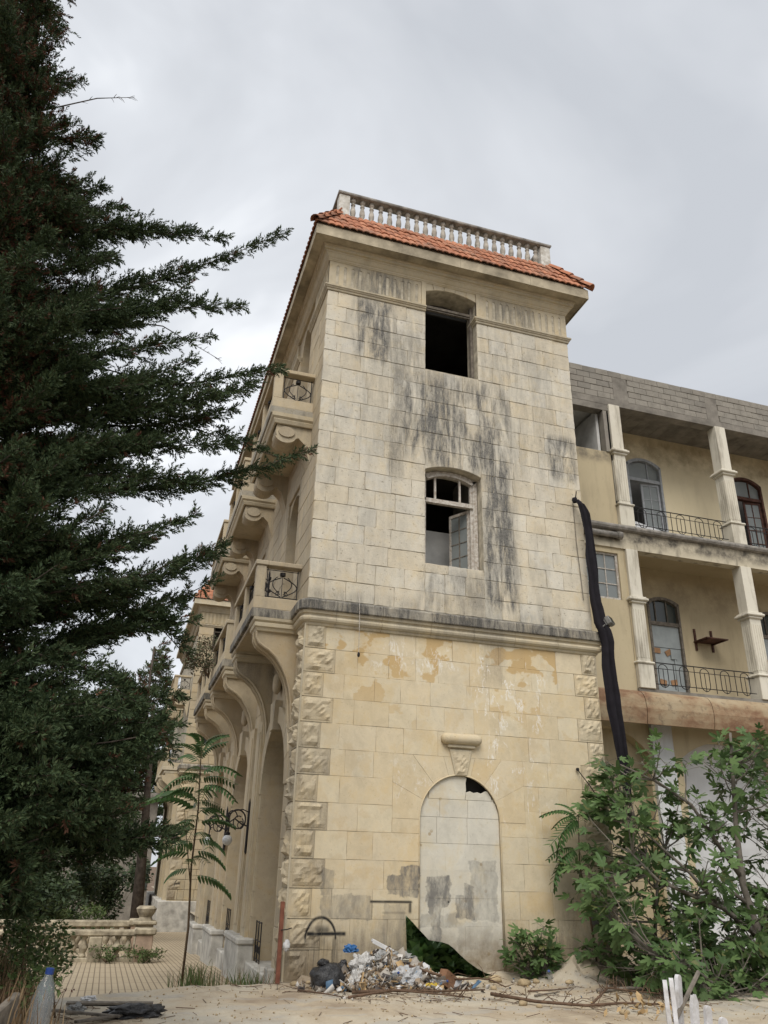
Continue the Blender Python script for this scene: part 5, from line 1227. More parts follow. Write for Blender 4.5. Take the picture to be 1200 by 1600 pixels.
def conifer(name, label, cat, trunk, tips, mat, fill, scale=.155, slope=(.08, .60), twig=(.46, .28), seed=1, dens=38, dead=None):
    r_ = np.random.default_rng(seed)
    S = empty(name, trunk[0], label, cat)
    m = MB(); m.tube(trunk, [.22 * (1 - .8 * i / (len(trunk) - 1)) + .02 for i in range(len(trunk))], 10); m.build('trunk', MAT['bark'], S, True)
    P, D, U, SCL = [], [], [], []; mb = MB()
    zs = [p[2] for p in trunk]
    def trunk_at(z):
        z = min(max(z, zs[0]), zs[-1]); 
        return np.array([np.interp(z, zs, [p[i] for p in trunk]) for i in range(3)])
    for bi, tip in enumerate(tips):
        tip = np.array(tip, float); hx = np.hypot(*(tip - trunk_at(tip[2]))[:2]); root = trunk_at(tip[2] - hx * (r_.uniform(*slope) if tip[2] > 4.2 else r_.uniform(-.30, .12))); L_ = np.linalg.norm(tip - root)
        sag = -.07 * L_ * r_.uniform(-.4, 1.8); side_ = r_.normal(size=3) * .05 * L_
        def at(t): return root + (tip - root) * t + np.array([0, 0, sag]) * math.sin(math.pi * t) + side_ * math.sin(math.pi * t)
        pts = [at(t) for t in np.linspace(0, 1, 8)]
        mb.tube([tuple(p) for p in pts], [max(.006, .035 * (1 - k / 7.5)) for k in range(8)], 5)
        main = (tip - root) / L_
        nt = int(L_ * dens)
        for j in range(nt):
            t = 1 - (1 - .12) * (r_.random() ** 1.15); p = at(t); room_ = (1 - t)
            tl = (twig[0] * min(1, room_ * 1.6 + .10) + .05) * r_.uniform(.55, 1.15)
            rd = r_.normal(size=3); rd -= main * rd.dot(main); rd /= np.linalg.norm(rd); rd[2] = rd[2] * .95 + .10
            td = main * r_.uniform(.8, 1.3) + rd * r_.uniform(.35, .85); td /= np.linalg.norm(td)
            ns = max(1, int(tl / (.34 * scale)))
            for q in range(ns):
                a = (q + .6) / ns; pp = p + td * tl * a + np.array([0, 0, .10 * tl * a * a])
                dd = td + r_.normal(size=3) * .42 + np.array([0, 0, .12]); P.append(pp); D.append(dd); U.append(r_.normal(size=3)); SCL.append(scale * r_.uniform(.7, 1.25) * (1.15 - .4 * a))
    mb.build('branches', MAT['bark'], S, True)
    print(name, 'sprigs', len(P))
    P, D, U, SCL = np.array(P), np.array(D), np.array(U), np.array(SCL); idx = r_.integers(0, 4, len(P))
    rr_ = r_.random(len(P)); hd = np.hypot(P[:, 0] - np.interp(P[:, 2], zs, [p[0] for p in trunk]), P[:, 1] - trunk[0][1]); sick = (rr_ < .02) | ((rr_ < .22) & (hd < 1.1))
    for (nm, mt_, sel) in (('foliage', mat, ~sick), ('dead_foliage', MAT['conifer_dead'], sick)):
        Vs, Fs, off = [], [], 0
        for k in range(4):
            s_ = (idx == k) & sel
            if not s_.any(): continue
            V, Fq = scatter(SPRIGS[k][0], SPRIGS[k][1], P[s_], D[s_], U[s_], SCL[s_]); Vs.append(V); Fs.append(Fq + off); off += len(V)
        mesh_np(nm, np.concatenate(Vs), np.concatenate(Fs), mt_, S)
    return S
TIPS = [(-2.92, 10.2, 14.46), (-3.33, 10, 14.64), (-2.88, 9.6, 12.97), (-2.31, 10, 13.13), (-1.84, 9.8, 11.84), (-2.1, 9.5, 11.01), (-2.44, 9, 10.91), (-1.63, 10, 11.11), (-1.3, 10.2, 10.99), (-1.55, 9.6, 9.56), (-0.43, 9.7, 10.28), (0.29, 9.8, 10.46), (1.2, 9.9, 10.94), (-0.09, 9.5, 9.26), (0.7, 10, 9.36), (0.3, 9.8, 8.61), (1.39, 10.2, 8.54), (0.99, 10, 8.03), (0.73, 10, 7.59), (0.07, 9.4, 7.89), (-0.48, 9.2, 7.23), (-0.17, 9.6, 6.65), (0.81, 10, 7.0), (2.06, 10.5, 7.41), (1.51, 10.3, 7.07), (0.5, 9.8, 6.22), (0.83, 10.3, 5.55), (0.36, 9.7, 5.71), (0.8, 10.4, 5.09), (0.31, 9.6, 5.08), (0.57, 10, 4.39), (0.52, 10.2, 4.0), (0.03, 9.6, 4.34), (-0.28, 9.2, 4.62), (-0.68, 9.0, 5.29), (-1.07, 8.8, 5.96), (-1.49, 8.8, 6.75), (-1.64, 8.9, 7.93), (-2.13, 8.8, 8.53), (-0.44, 9.1, 5.63), (-0.08, 9.3, 5.26), (0.67, 9, 3.27), (0.73, 8.8, 2.92), (0.52, 8.6, 2.59), (0.29, 8.6, 3.09), (0.4, 8.4, 2.02), (0.88, 8.8, 1.82), (0.1, 8.2, 2.17), (0.34, 8.4, 1.47), (-0.13, 8, 1.66), (-0.39, 8, 1.33), (-0.16, 8.2, 2.5), (-0.49, 8.0, 2.78), (-0.72, 7.8, 2.32), (-0.6, 7.8, 1.7), (-0.1, 8.4, 2.9), (-0.4, 7.8, 2.01), (-1.01, 7.8, 2.73), (-0.8, 7.8, 1.94), (0.08, 8.4, 1.35), (-0.67, 7.8, 1.31), (0.25, 8.5, 2.44), (-0.29, 8.0, 2.27), (-2.45, 9, 9.7), (-1.9, 8.8, 7.4), (-1.63, 8.6, 5.75), (-1.29, 8.6, 5.03), (-0.95, 8.8, 4.55), (-1.21, 8.6, 3.95), (-0.9, 9.2, 3.79), (-1.09, 9, 7.35), (-0.86, 9.3, 8.44), (-0.71, 9.2, 6.42), (-1.86, 9.4, 9.93), (-0.95, 8.6, 3.24), (-0.72, 9.3, 4.28), (-0.4, 9.2, 4.92)]
trunk_pts = [(-2.35, 9.7, -.6), (-2.4, 9.7, 2), (-2.55, 9.75, 5), (-2.7, 9.8, 8), (-2.95, 9.9, 11), (-3.2, 10, 14), (-3.4, 10, 17.5)]
rt = random.Random(8)
TIPS = [(t[0] - .28, t[1], t[2]) if t[2] < 3.6 else t for t in TIPS]
TIPS = [t for t in TIPS if t[2] > (1.2 if t[0] < -.3 else 1.6) and not (-1.0 < t[0] < .35 and 3.4 < t[2] < 4.6)] + [(-3.0, 9.6, 14.0), (-2.75, 9.4, 13.3), (-3.1, 9.2, 12.6), (-2.6, 9.3, 12.2), (-2.3, 9.5, 11.6), (-2.0, 9.6, 10.6), (-2.4, 9.0, 10.2), (-1.6, 9.4, 9.9), (-2.9, 9.0, 11.4), (-3.4, 9.4, 13.6), (-3.2, 9.6, 15.0), (-2.9, 10.2, 15.4), (-1.2, 9.3, 9.2), (-2.0, 8.8, 8.9), (-1.9, 8.6, 7.6), (-1.2, 8.8, 8.2)]
extra = []
for (x_, y_, z_) in TIPS:
    for k in range(2):
        f_ = rt.uniform(.2, .55); tx = -2.7 - (z_ - 8) * .09
        extra.append((tx + (x_ - tx) * f_ + rt.uniform(-.2, .2), y_ + rt.uniform(-.9, .6), z_ + rt.uniform(-.5, .3) - (1 - f_) * .5))
back_ = [(-2.5 - .055 * i + (1.9 - .045 * i) * math.cos(a), 9.8 + 1.9 * math.sin(a), 1.5 + .42 * i) for i, a in enumerate([rt.uniform(0, 6.28) for _ in range(34)])]
extra = [t for t in extra if t[2] > (1.15 if t[0] < -.7 else 1.85) and not (-1.1 < t[0] < .5 and 3.2 < t[2] < 4.5)]
extra += [(-.95, 8.6, 4.5), (-1.25, 8.4, 4.1), (-1.5, 8.2, 3.7), (-1.1, 8.4, 3.4), (-.85, 9.0, 4.9), (-1.7, 8.6, 4.6), (-1.3, 8.8, 5.2), (-1.6, 8.0, 3.2), (-1.0, 8.2, 3.0)]
low_ = [t for t in TIPS if t[2] < 3.6]; extra += [(t[0] + rt.uniform(-.35, .05), t[1] + rt.uniform(-.5, .5), min(2.95, t[2] + rt.uniform(-.3, .15))) for t in low_ for _ in range(2)]
back_ = [b for b in back_ if b[0] < -1.6 or b[1] > 9.9 and b[0] < -1.0]
big = conifer('conifer_tree', 'tall dark conifer with feathery layered branches reaching toward the tower', 'conifer tree', trunk_pts, TIPS + extra + back_, MAT['conifer'], None, seed=3)
# dead russet spray and bare twigs
m = MB()
for (a, b, c) in (((-2.7, 9.8, 7.9), (-.2, 10, 7.75), (.75, 10, 7.1)), ((-3.1, 9.9, 11.9), (-2.0, 10, 12.9), (-1.45, 10, 13.15)), ((-2.7, 9.8, 8.4), (-.4, 10, 8.75), (.5, 10, 8.35))):
    a, b, c = Vector(a), Vector(b), Vector(c); m.tube([a, b, c], [.014, .009, .003], 5)
    for k in range(16):
        t = k / 16; p = b.lerp(c, t) if k > 5 else a.lerp(b, .4 + .1 * k); d = Vector((rt.uniform(.2, .9), rt.uniform(-.4, .4), rt.uniform(-.7, .6))) * rt.uniform(.08, .22); m.tube([p, p + d * .6 + Vector((0, 0, .01)), p + d], [.005, .004, .002], 4)
m.build('bare_twigs', MAT['bark'], big)['kind'] = 'stuff'
# distant cedar and garden trees
def far_tips(c, z0, z1, r0, n_, seed):
    q = random.Random(seed); out = []
    for i in range(n_):
        t = i / (n_ - 1); z_ = z0 + (z1 - z0) * t; a = q.uniform(0, 6.28); rr = r0 * (1 - t) ** .7 * q.uniform(.75, 1.05) + .2; out.append((c[0] + rr * math.cos(a), c[1] + rr * math.sin(a), z_))
    return out
conifer('cedar_tree', 'distant flat-layered cedar rising between the dark conifer and the far tower', 'cedar tree', [(.9, 58, -2), (.9, 58, 6), (.8, 58, 15.6)], far_tips((.9, 58), 4, 15.6, 4.0, 70, 4), MAT['cedar'], None, scale=.62, slope=(-.05, .12), twig=(.9, .4), seed=9, dens=9)
conifer('cypress_tree', 'slim dark conifer trunk standing behind the terrace balustrades', 'conifer tree', [(1.15, 31, -1), (1.0, 31, 2.5), (.7, 31, 7)], far_tips((-.7, 31), 3.2, 8.0, 1.5, 34, 6), MAT['conifer'], None, scale=.42, slope=(.1, .3), twig=(.7, .3), seed=12, dens=12)
# ---- leaf helpers
def fig_leaf():
    import math as mm
    lobes = [(-1.9, .42, .5), (-.95, .72, .8), (0, 1.0, 1.0), (.95, .72, .8), (1.9, .42, .5)]
    out = [(0.0, 0.0)]
    pts = []
    for i, (a, l, w) in enumerate(lobes):
        a *= .72
        for (da, k) in ((-.24, .68), (-.13, .93), (0, 1.0), (.13, .93), (.24, .68)): pts.append((a + da * (1 if i != 2 else .85), l * k))
        if i < 4: pts.append(((a + lobes[i + 1][0] * .72) / 2, .36))
    V = [(0, 0, 0)] + [(r_ * math.cos(a) + .12, r_ * math.sin(a), -.10 * r_ * r_ + .05 * abs(math.sin(a * 2.2)) * r_) for a, r_ in pts]
    Fq = [(0, i, i + 1) for i in range(1, len(V) - 1)]
    return np.array(V), np.array(Fq)
FLV, FLF = fig_leaf()
def leaf_mesh(name, V, Fq, mat):
    me = bpy.data.meshes.new(name); me.from_pydata([tuple(v) for v in V], [], [tuple(int(i) for i in f) for f in Fq]); me.materials.append(mat); me.polygons.foreach_set('use_smooth', [True] * len(me.polygons)); return me
def leafy(S, pos, dirs, ups, scl, V, Fq, mat, nparts, pname='leaf', rest='leaves'):
    # the leaves that show largest are objects of their own, the others one mesh
    order = np.argsort(np.linalg.norm(pos - np.array([0, 0, 1.6]), axis=1) / scl); me = leaf_mesh(pname, V, Fq, mat)
    for i in order[:nparts]:
        d = Vector(dirs[i]).normalized(); s_ = Vector(ups[i]).cross(d).normalized(); u = d.cross(s_); k = float(scl[i])
        mt = Matrix.Identity(4)
        for r_ in range(3): mt[r_][0] = d[r_] * k; mt[r_][1] = s_[r_] * k; mt[r_][2] = u[r_] * k; mt[r_][3] = pos[i][r_]
        inst(me, pname, S, mt)
    o_ = order[nparts:]
    if len(o_):
        Vv, Ff = scatter(V, Fq, pos[o_], dirs[o_], ups[o_], scl[o_]); o = mesh_np(rest, Vv, Ff, mat, S); o['kind'] = 'stuff'
def fig(name, label, stems, tips, nleaf, seed, nparts, size=(.15, .25), spread=.24):
    r_ = np.random.default_rng(seed); S = empty(name, stems[0][0][0], label, 'fig tree' if len(stems) > 2 else 'fig bush'); nodes = []
    for pts, r0 in stems:
        m = MB(); n_ = len(pts); m.tube(pts, [r0 * (1 - .7 * i / (n_ - 1)) for i in range(n_)], 7); m.build('stem', MAT['figbark'], S, True)
        for a, b in zip(pts[:-1], pts[1:]):
            for t in (.2, .5, .8): nodes.append(np.array(a) * (1 - t) + np.array(b) * t)
    nodes = np.array(nodes); m = MB(); P, D, U, Sc = [], [], [], []
    for t in tips:
        t = np.array(t); k = np.argmin(np.linalg.norm(nodes - (t - np.array([0, 0, .35])), axis=1)); a = nodes[k]; mid_ = (a + t) / 2 + np.array([0, 0, -.10 * np.linalg.norm(t - a)])
        m.tube([tuple(a), tuple(mid_), tuple(t)], [.016, .011, .006], 5)
        dir_ = (t - mid_) / np.linalg.norm(t - mid_)
        for q in range(int(r_.integers(nleaf[0], nleaf[1]))):
            s_ = r_.random(); base = t - dir_ * s_ * .45 * r_.random(); rad = r_.normal(size=3); rad[2] *= .5; rad /= np.linalg.norm(rad)
            pet = rad + dir_ * .6; pet /= np.linalg.norm(pet); pl = spread * r_.uniform(.4, 1.0)
            p = base + pet * pl; P.append(p); D.append(pet * .9 + np.array([0, 0, -.35]) + r_.normal(size=3) * .25); U.append(np.array([0, 0, 1.0]) + r_.normal(size=3) * .45 + np.array([0, -.55, 0])); Sc.append(r_.uniform(*size))
            m.tube([tuple(base), tuple(p)], .003, 3, False)
    m.build('twigs', MAT['figbark'], S)['kind'] = 'stuff'
    leafy(S, np.array(P), np.array(D), np.array(U), np.array(Sc), FLV, FLF, MAT['fig'], nparts)
    return S
rf_ = random.Random(21)
stems = [([(10.35, 11.9, -.1), (10.1, 11.8, .7), (9.92, 11.8, 1.5), (9.97, 11.8, 2.4), (10.06, 11.8, 3.2), (10.14, 11.8, 3.9)], .075),
         ([(10.1, 11.8, .7), (9.4, 11.7, 1.12), (8.7, 11.6, 1.32), (8.1, 11.5, 1.5), (7.6, 11.5, 1.95)], .05),
         ([(9.9, 11.8, 1.6), (9.4, 11.7, 2.15), (9.05, 11.7, 2.65), (8.5, 11.7, 2.95), (7.7, 11.6, 3.2)], .04),
         ([(9.3, 11.7, 1.15), (8.95, 11.8, 1.6), (8.5, 11.9, 2.0), (8.0, 11.9, 2.4)], .035),
         ([(9.95, 11.8, 1.2), (9.5, 12.0, 1.55), (8.9, 12.2, 1.7), (8.4, 12.3, 1.9)], .035),
         ([(8.75, 12.6, -.05), (8.72, 12.6, .7), (8.8, 12.5, 1.5), (9.0, 12.4, 2.1)], .035),
         ([(10.2, 11.8, .4), (10.9, 11.7, 1.3), (11.2, 11.6, 2.3), (11.4, 11.6, 3.3)], .05),
         ([(8.9, 11.2, -.05), (8.3, 11.1, .35), (7.6, 11.2, .55)], .04)]
tips = []
while len(tips) < 290:
    x_, z_ = rf_.uniform(7.1, 12.2), rf_.uniform(.15, 4.0); y_ = rf_.uniform(11.1, 12.9)
    top = np.interp(x_, [7.0, 7.5, 8.4, 8.9, 9.6, 10.2, 12.2], [2.4, 3.15, 3.65, 3.35, 3.6, 3.85, 4.0]); left = np.interp(z_, [0, .8, 1.3, 2.0, 2.6, 3.3], [7.25, 7.35, 7.0, 7.25, 7.55, 7.6])
    if z_ > top or x_ < left: continue
    dens = 1.0 if z_ < 1.1 else .72
    if 9.0 < x_ < 9.8 and 2.5 < z_ < 3.3: dens = .2
    if 8.0 < x_ < 8.6 and 1.0 < z_ < 1.6: dens = .25
    if 9.5 < x_ < 10.6 and 1.3 < z_ < 2.2: dens = .35
    if rf_.random() < dens: tips.append((x_, y_, z_))
for i in range(46): tips.append((rf_.uniform(7.5, 11.5), rf_.uniform(10.7, 11.9), rf_.uniform(.05, .75)))
fig('fig_tree', 'large spreading fig tree with lobed grey green leaves in front of the loggia wing', stems, tips, (7, 11), 4, 300, (.14, .25))
tips = [(rf_.uniform(6.2, 7.15), rf_.uniform(12.6, 13.0), 0) for i in range(24)]; tips = [(x_, y_, rf_.uniform(.12, .85 - .5 * abs(x_ - 6.65))) for x_, y_, _ in tips]
fig('fig_bush', 'small leafy fig bush sprouting at the foot of the walled up door', [([(6.7, 12.9, 0), (6.65, 12.85, .4), (6.6, 12.8, .6)], .02), ([(6.7, 12.9, 0), (6.9, 12.8, .35)], .015)], tips, (6, 10), 6, 60, (.10, .19), .16)
# ---- ailanthus
def frond():
    V, Fq = [], []
    def add(a): 
        o = len(V); V.extend(a[0]); Fq.extend([tuple(i + o for i in f) for f in a[1]])
    n_ = 11
    rach = lambda t: np.array([t, .05 * math.sin(3 * t), .14 * math.sin(t * 2.4) - .46 * t * t])
    for i in range(10):
        a, b = rach(i / 10), rach((i + 1) / 10); w = .006
        add(([a + [0, w, 0], a - [0, w, 0], b - [0, w, 0], b + [0, w, 0]], [(0, 1, 2, 3)]))
    for i in range(n_):
        t = .16 + .80 * i / (n_ - 1); p = rach(t); l = .22 * (1 - .45 * abs(t - .5) * 1.6) + .04
        for s_ in (-1, 1):
            d = np.array([.38, s_ * .80, -.48]); d /= np.linalg.norm(d); w = np.array([.90, -s_ * .30, .2]) * .036
            add(([p, p + d * l * .25 + w, p + d * l * .7 + w * .8 + [0, 0, -.01], p + d * l + [0, 0, -.03], p + d * l * .7 - w * .8 + [0, 0, -.01], p + d * l * .25 - w], [(0, 1, 2, 5), (5, 2, 3, 4)]))
    return np.array(V), Fq
AV, AFq = frond()
me = bpy.data.meshes.new('frond'); me.from_pydata([tuple(v) for v in AV], [], AFq); me.materials.append(MAT['ail']); FROND = me
ra = random.Random(31)
def ailanthus(name, label, stems, fronds):
    S = empty(name, stems[0][0][0], label, 'sapling')
    for pts, r0 in stems: m = MB(); m.tube(pts, [r0 * (1 - .6 * i / (len(pts) - 1)) for i in range(len(pts))], 6); m.build('stem', MAT['greenstem'], S, True)
    for (p, az, el, l) in fronds:
        d = Vector((math.cos(az) * math.cos(el), math.sin(az) * math.cos(el), math.sin(el))); s_ = Vector((0, 0, 1)).cross(d).normalized(); u = d.cross(s_); mt = Matrix.Identity(4)
        for r_ in range(3): mt[r_][0] = d[r_] * l; mt[r_][1] = s_[r_] * l; mt[r_][2] = u[r_] * l; mt[r_][3] = p[r_]
        inst(FROND, 'frond', S, mt @ Matrix.Rotation(ra.uniform(-.7, .7), 4, 'X') @ Matrix.Scale(ra.uniform(.6, 1.0), 4))
ra = random.Random(31); fr_ = []
def stem_at(z): return (1.52 - .03 * z + .02 * math.sin(z * 3), 16.4, z)
for i in range(44):
    z_ = 1.35 + 2.35 * (i / 43) ** .8; a = i * 2.4 + ra.uniform(-.3, .3); fr_.append((stem_at(z_), a, ra.uniform(-.1, .45) if z_ < 3.3 else ra.uniform(.5, 1.0), ra.uniform(.7, 1.05) * (1 if z_ < 3.2 else .75)))
ailanthus('ailanthus_sapling', 'slender sapling with feathery compound leaves in front of the arcade piers', [([stem_at(z_) for z_ in (-.45, .5, 1.5, 2.5, 3.3, 3.75)], .026), ([stem_at(1.2), (1.32, 16.3, 1.9), (1.2, 16.3, 2.5)], .012)], fr_)
fr_ = [((7.62, 12.9, 2.45), a, e_, l) for a, e_, l in ((3.0, .35, .75), (3.3, .0, .8), (3.6, -.35, .85), (2.5, .9, .5), (4.3, .2, .6), (0.1, .25, .85), (-.3, .05, .8), (5.3, .5, .6), (4.6, .95, .5), (3.2, -.6, .8))]
fr_ += [((7.55, 12.9, 1.95), a, e_, l) for a, e_, l in ((3.1, .0, .7), (3.4, -.4, .75), (3.0, -.6, .8), (4.2, -.2, .6), (5.2, 0, .6), (0, .1, .6))]
ailanthus('ailanthus_shoot', 'young shoot with drooping feathery leaves against the ochre wall beside the fig', [([(7.85, 13.0, -.05), (7.75, 12.95, .8), (7.58, 12.9, 1.7), (7.62, 12.9, 2.5)], .02)], fr_)
# ---- weeds, dry grass, hedge at the left
def blades(name, pts, hrange, mat, kind='stuff', lean=.35, wid=.006, per=1, seed=3, label=None, cat=None, parent=None):
    r_ = np.random.default_rng(seed); V, Fq = [], []
    for (x_, y_, z_) in pts:
        for q in range(per):
            h = r_.uniform(*hrange); a = r_.random() * 6.28; ln = lean * r_.random() * h; dx, dy = math.cos(a) * ln, math.sin(a) * ln; b = r_.random() * 3.14; wx, wy = math.cos(b) * wid, math.sin(b) * wid
            bx, by = x_ + r_.normal() * .03, y_ + r_.normal() * .03; k = len(V)
            V += [(bx - wx, by - wy, z_), (bx + wx, by + wy, z_), (bx + dx * .4 + wx * .8, by + dy * .4 + wy * .8, z_ + h * .6), (bx + dx * .4 - wx * .8, by + dy * .4 - wy * .8, z_ + h * .6), (bx + dx + wx * .2, by + dy + wy * .2, z_ + h), (bx + dx - wx * .2, by + dy - wy * .2, z_ + h)]
            Fq += [(k, k + 1, k + 2, k + 3), (k + 3, k + 2, k + 4, k + 5)]
    o = mesh_np(name, np.array(V), np.array(Fq), mat, parent)
    if kind: o['kind'] = kind
    if label: tag(o, label, cat)
    return o
rg = random.Random(14)
pts = []
for i in range(1500):
    x_ = rg.uniform(-3.0, -.25); y_ = rg.uniform(7.5, 11.9)
    if x_ > -.45 + .12 * (11 - y_) - .3 * rg.random(): continue
    pts.append((x_, y_, yard_z(x_, y_) - .02))
blades('dry_grass', pts, (.10, .48), MAT['straw'], per=3, seed=5, label='tangle of dry brown grass stalks on the soil bank', cat='dry grass')
pts = [(rg.uniform(1.6, 2.55), rg.uniform(13.5, 16.2), 0) for _ in range(55)]; pts = [(x_, y_, pav(y_)) for x_, y_, _ in pts] + [(2.3 + rg.gauss(0, .12), 13.45 + rg.gauss(0, .12), -.28) for _ in range(50)] + [(1.7 + rg.gauss(0, .15), 16.0 + rg.gauss(0, .25), pav(16)) for _ in range(40)]
blades('pavement_weeds', pts, (.10, .42), MAT['weed'], per=3, lean=.5, wid=.008, seed=8, label='straggly green weeds along the pier plinths', cat='weeds')
LV = np.array([(0, 0, 0), (.5, .22, .03), (1, 0, -.08), (.5, -.22, .03)]); LFq = np.array([(0, 1, 2, 3)])
def cloud(name, n_, fn, scl, mat, seed, label=None, cat=None, kind='stuff', parent=None):
    r_ = np.random.default_rng(seed); P = np.array([fn(r_) for _ in range(n_)]); D = r_.normal(size=(n_, 3)); D[:, 2] = D[:, 2] * .6 + .1; U = r_.normal(size=(n_, 3)) * .6 + np.array([0, -.3, 1.0])
    V, Fq = scatter(LV, LFq, P, D, U, r_.uniform(*scl, n_)); o = mesh_np(name, V, Fq, mat, parent)
    if kind: o['kind'] = kind
    if label: tag(o, label, cat)
    return o
def clumps(cs):
    def fn(r_):
        c = cs[r_.integers(0, len(cs))]; d = r_.normal(size=3); d /= np.linalg.norm(d); k = r_.random() ** .4; return np.array([c[0] + d[0] * c[3] * k, c[1] + d[1] * c[3] * k, c[2] + d[2] * c[4] * k])
    return fn
HD = empty('hedge_bush', (-1.4, 10, 0), 'overgrown leafy green bush with a few red flowers under the dark conifer', 'bush')
cs = [(rg.uniform(-2.4, -.40), rg.uniform(8.4, 11.0), rg.uniform(.45, 1.2), rg.uniform(.13, .28), rg.uniform(.14, .26)) for _ in range(80)]; cs = [c for c in cs if c[2] < .85 + (-.45 - c[0]) * .55]
cloud('leaves', 11000, clumps(cs), (.04, .085), MAT['weed'], 3, kind=None, parent=HD)
m = MB()
for c in cs: m.tube([(c[0] + rg.uniform(-.2, .2), c[1], 0), (c[0], c[1], c[2] * .6), (c[0], c[1], c[2])], [.012, .008, .004], 4)
m.build('stems', MAT['greenstem'], HD)
MAT['petal'] = simple('dark_red_petal', (.16, .025, .022), .6, .3, 10, 0)
cloud('flowers', 26, clumps([(-.42, 10.8, .55, .06, .06), (-.40, 10.9, .40, .05, .05), (-.25, 11.0, .22, .08, .04)]), (.04, .07), MAT['petal'], 9, kind=None, parent=HD)
def plant(name, label, c, r_, h, n_, seed, mat='weed', scl=(.05, .1), cat='plant'):
    S = empty(name, c, label, cat); q = random.Random(seed); cs = [(c[0] + q.uniform(-r_, r_), c[1] + q.uniform(-r_, r_), c[2] + q.uniform(.3, 1) * h, r_ * .45, h * .25) for _ in range(9)]
    cloud('leaves', n_, clumps(cs), scl, MAT[mat], seed, kind=None, parent=S); m = MB()
    for k in cs: m.tube([(c[0], c[1], c[2]), ((c[0] + k[0]) / 2, (c[1] + k[1]) / 2, c[2] + h * .4), k[:3]], [.012, .008, .003], 4)
    m.build('stems', MAT['greenstem'], S); return S
blades('dry_stalks', [(x_ + .1, y_ - .05, z_) for x_, y_, z_ in pts[::2]], (.15, .5), MAT['straw'], per=2, lean=.6, wid=.005, seed=18, label='dry straw stalks mixed among the plinth weeds', cat='dry grass')
plant('terrace_weed', 'low green weed clump at the foot of the pinkish balustrade pier', (1.1, 22.0, pav(22)), .35, .3, 500, 2)
plant('terrace_weed', 'small green weed clump growing at the middle of the balustrade base', (.25, 22.15, pav(22)), .3, .3, 400, 5)
plant('balcony_shrub', 'rusty green shrub growing from a first floor balcony edge', (1.75, 22.2, 6.2), .55, 1.15, 1500, 7, 'conifer_mix', (.06, .13), 'shrub') if False else None
MAT['rusty_leaf'] = leafmat('rusty_green_leaf', [(0, (.06, .085, .04)), (.5, (.11, .13, .075)), (.8, (.14, .085, .06)), (1, (.10, .12, .06))], .7, .2, .1, 6)
plant('balcony_shrub', 'rusty green shrub growing from a first floor balcony edge', (1.75, 20.9, 5.95), .5, .95, 1500, 7, 'rusty_leaf', (.05, .11), 'shrub')
plant('balcony_shrub', 'tuft of rusty foliage growing from an upper balcony edge', (1.75, 24.6, 10.3), .42, .75, 900, 11, 'rusty_leaf', (.05, .11), 'shrub')
plant('garden_bush', 'green bush behind the second terrace balustrade', (-.9, 29.0, pav(29)), 1.0, 1.1, 2200, 13, 'weed', (.08, .16), 'bush')
MAT['dark_bush'] = leafmat('dark_bush_leaf', [(0, (.018, .032, .014)), (.5, (.035, .058, .024)), (1, (.06, .085, .035))], .6, .3, .1, 1)
plant('garden_bush', 'tall dark evergreen bush in front of the low grey house', (-1.3, 34, pav(34)), 1.3, 3.0, 3600, 19, 'dark_bush', (.12, .26), 'bush')
plant('garden_bush', 'dark evergreen bush beside the slim conifer trunk', (.2, 37, pav(37)), 1.1, 2.6, 3000, 23, 'dark_bush', (.12, .26), 'bush')
plant('garden_bush', 'broad dark evergreen bush at the left end of the terrace balustrades', (-2.6, 28, pav(28)), 1.3, 2.2, 3600, 29, 'dark_bush', (.12, .24), 'bush')
plant('garden_bush', 'bright green leafy bush beside the house beyond the trees', (-1.6, 38, pav(38)), 1.6, 1.6, 2500, 17, 'weed', (.12, .22), 'bush')
def broadleaf(name, label, c, r_, h, n_, seed, mat='weed', scl=(.15, .3)):
    S = empty(name, c, label, 'tree'); q = random.Random(seed); m = MB(); cs = []
    m.tube([c, (c[0] + .1, c[1], c[2] + h * .35), (c[0], c[1], c[2] + h * .6)], [.22, .16, .08], 8)
    for k in range(26):
        a = q.uniform(0, 6.28); rr = r_ * q.uniform(.15, .85); z_ = c[2] + h * q.uniform(.25, .95); p = (c[0] + rr * math.cos(a), c[1] + rr * math.sin(a), z_); cs.append((*p, r_ * q.uniform(.18, .34), h * q.uniform(.06, .13)))
        m.tube([(c[0], c[1], c[2] + h * q.uniform(.2, .5)), tuple((a_ + b_) / 2 for a_, b_ in zip(p, (c[0], c[1], z_ - .3))), p], [.06, .035, .01], 5)
    m.build('trunk', MAT['bark'], S, True); cloud('crown', n_, clumps(cs), scl, MAT[mat], seed, kind=None, parent=S); return S
broadleaf('broadleaf_tree', 'pale green broadleaf tree far behind the dark conifer', (-6.6, 70, -2), 4.5, 17, 9000, 41, 'weed', (.25, .5))
# shrubs at the right of the yard, seen mirrored in the broken glass
for i, (x_, y_, r_, h) in enumerate(((8.8, 4.2, 1.5, 3.8), (10.8, 3.2, 1.8, 4.8), (7.6, 1.6, 1.6, 4.2), (12.5, 0.0, 2.4, 6.0), (9.6, 1.2, 1.8, 4.8))):
    broadleaf('yard_shrub', 'dense green yard shrub mirrored in the broken glass sheet', (x_, y_, -.1), r_, h, 3000, 50 + i, 'shrub', (.35, .60))['group'] = 'shrubs at the side of the yard'
# ------------------------------------------------------------------ things on and in front of the tower
MAT['black_cloth'] = simple('black_cloth', (.012, .010, .014), .85, .3, 6, .3, bscale=12)
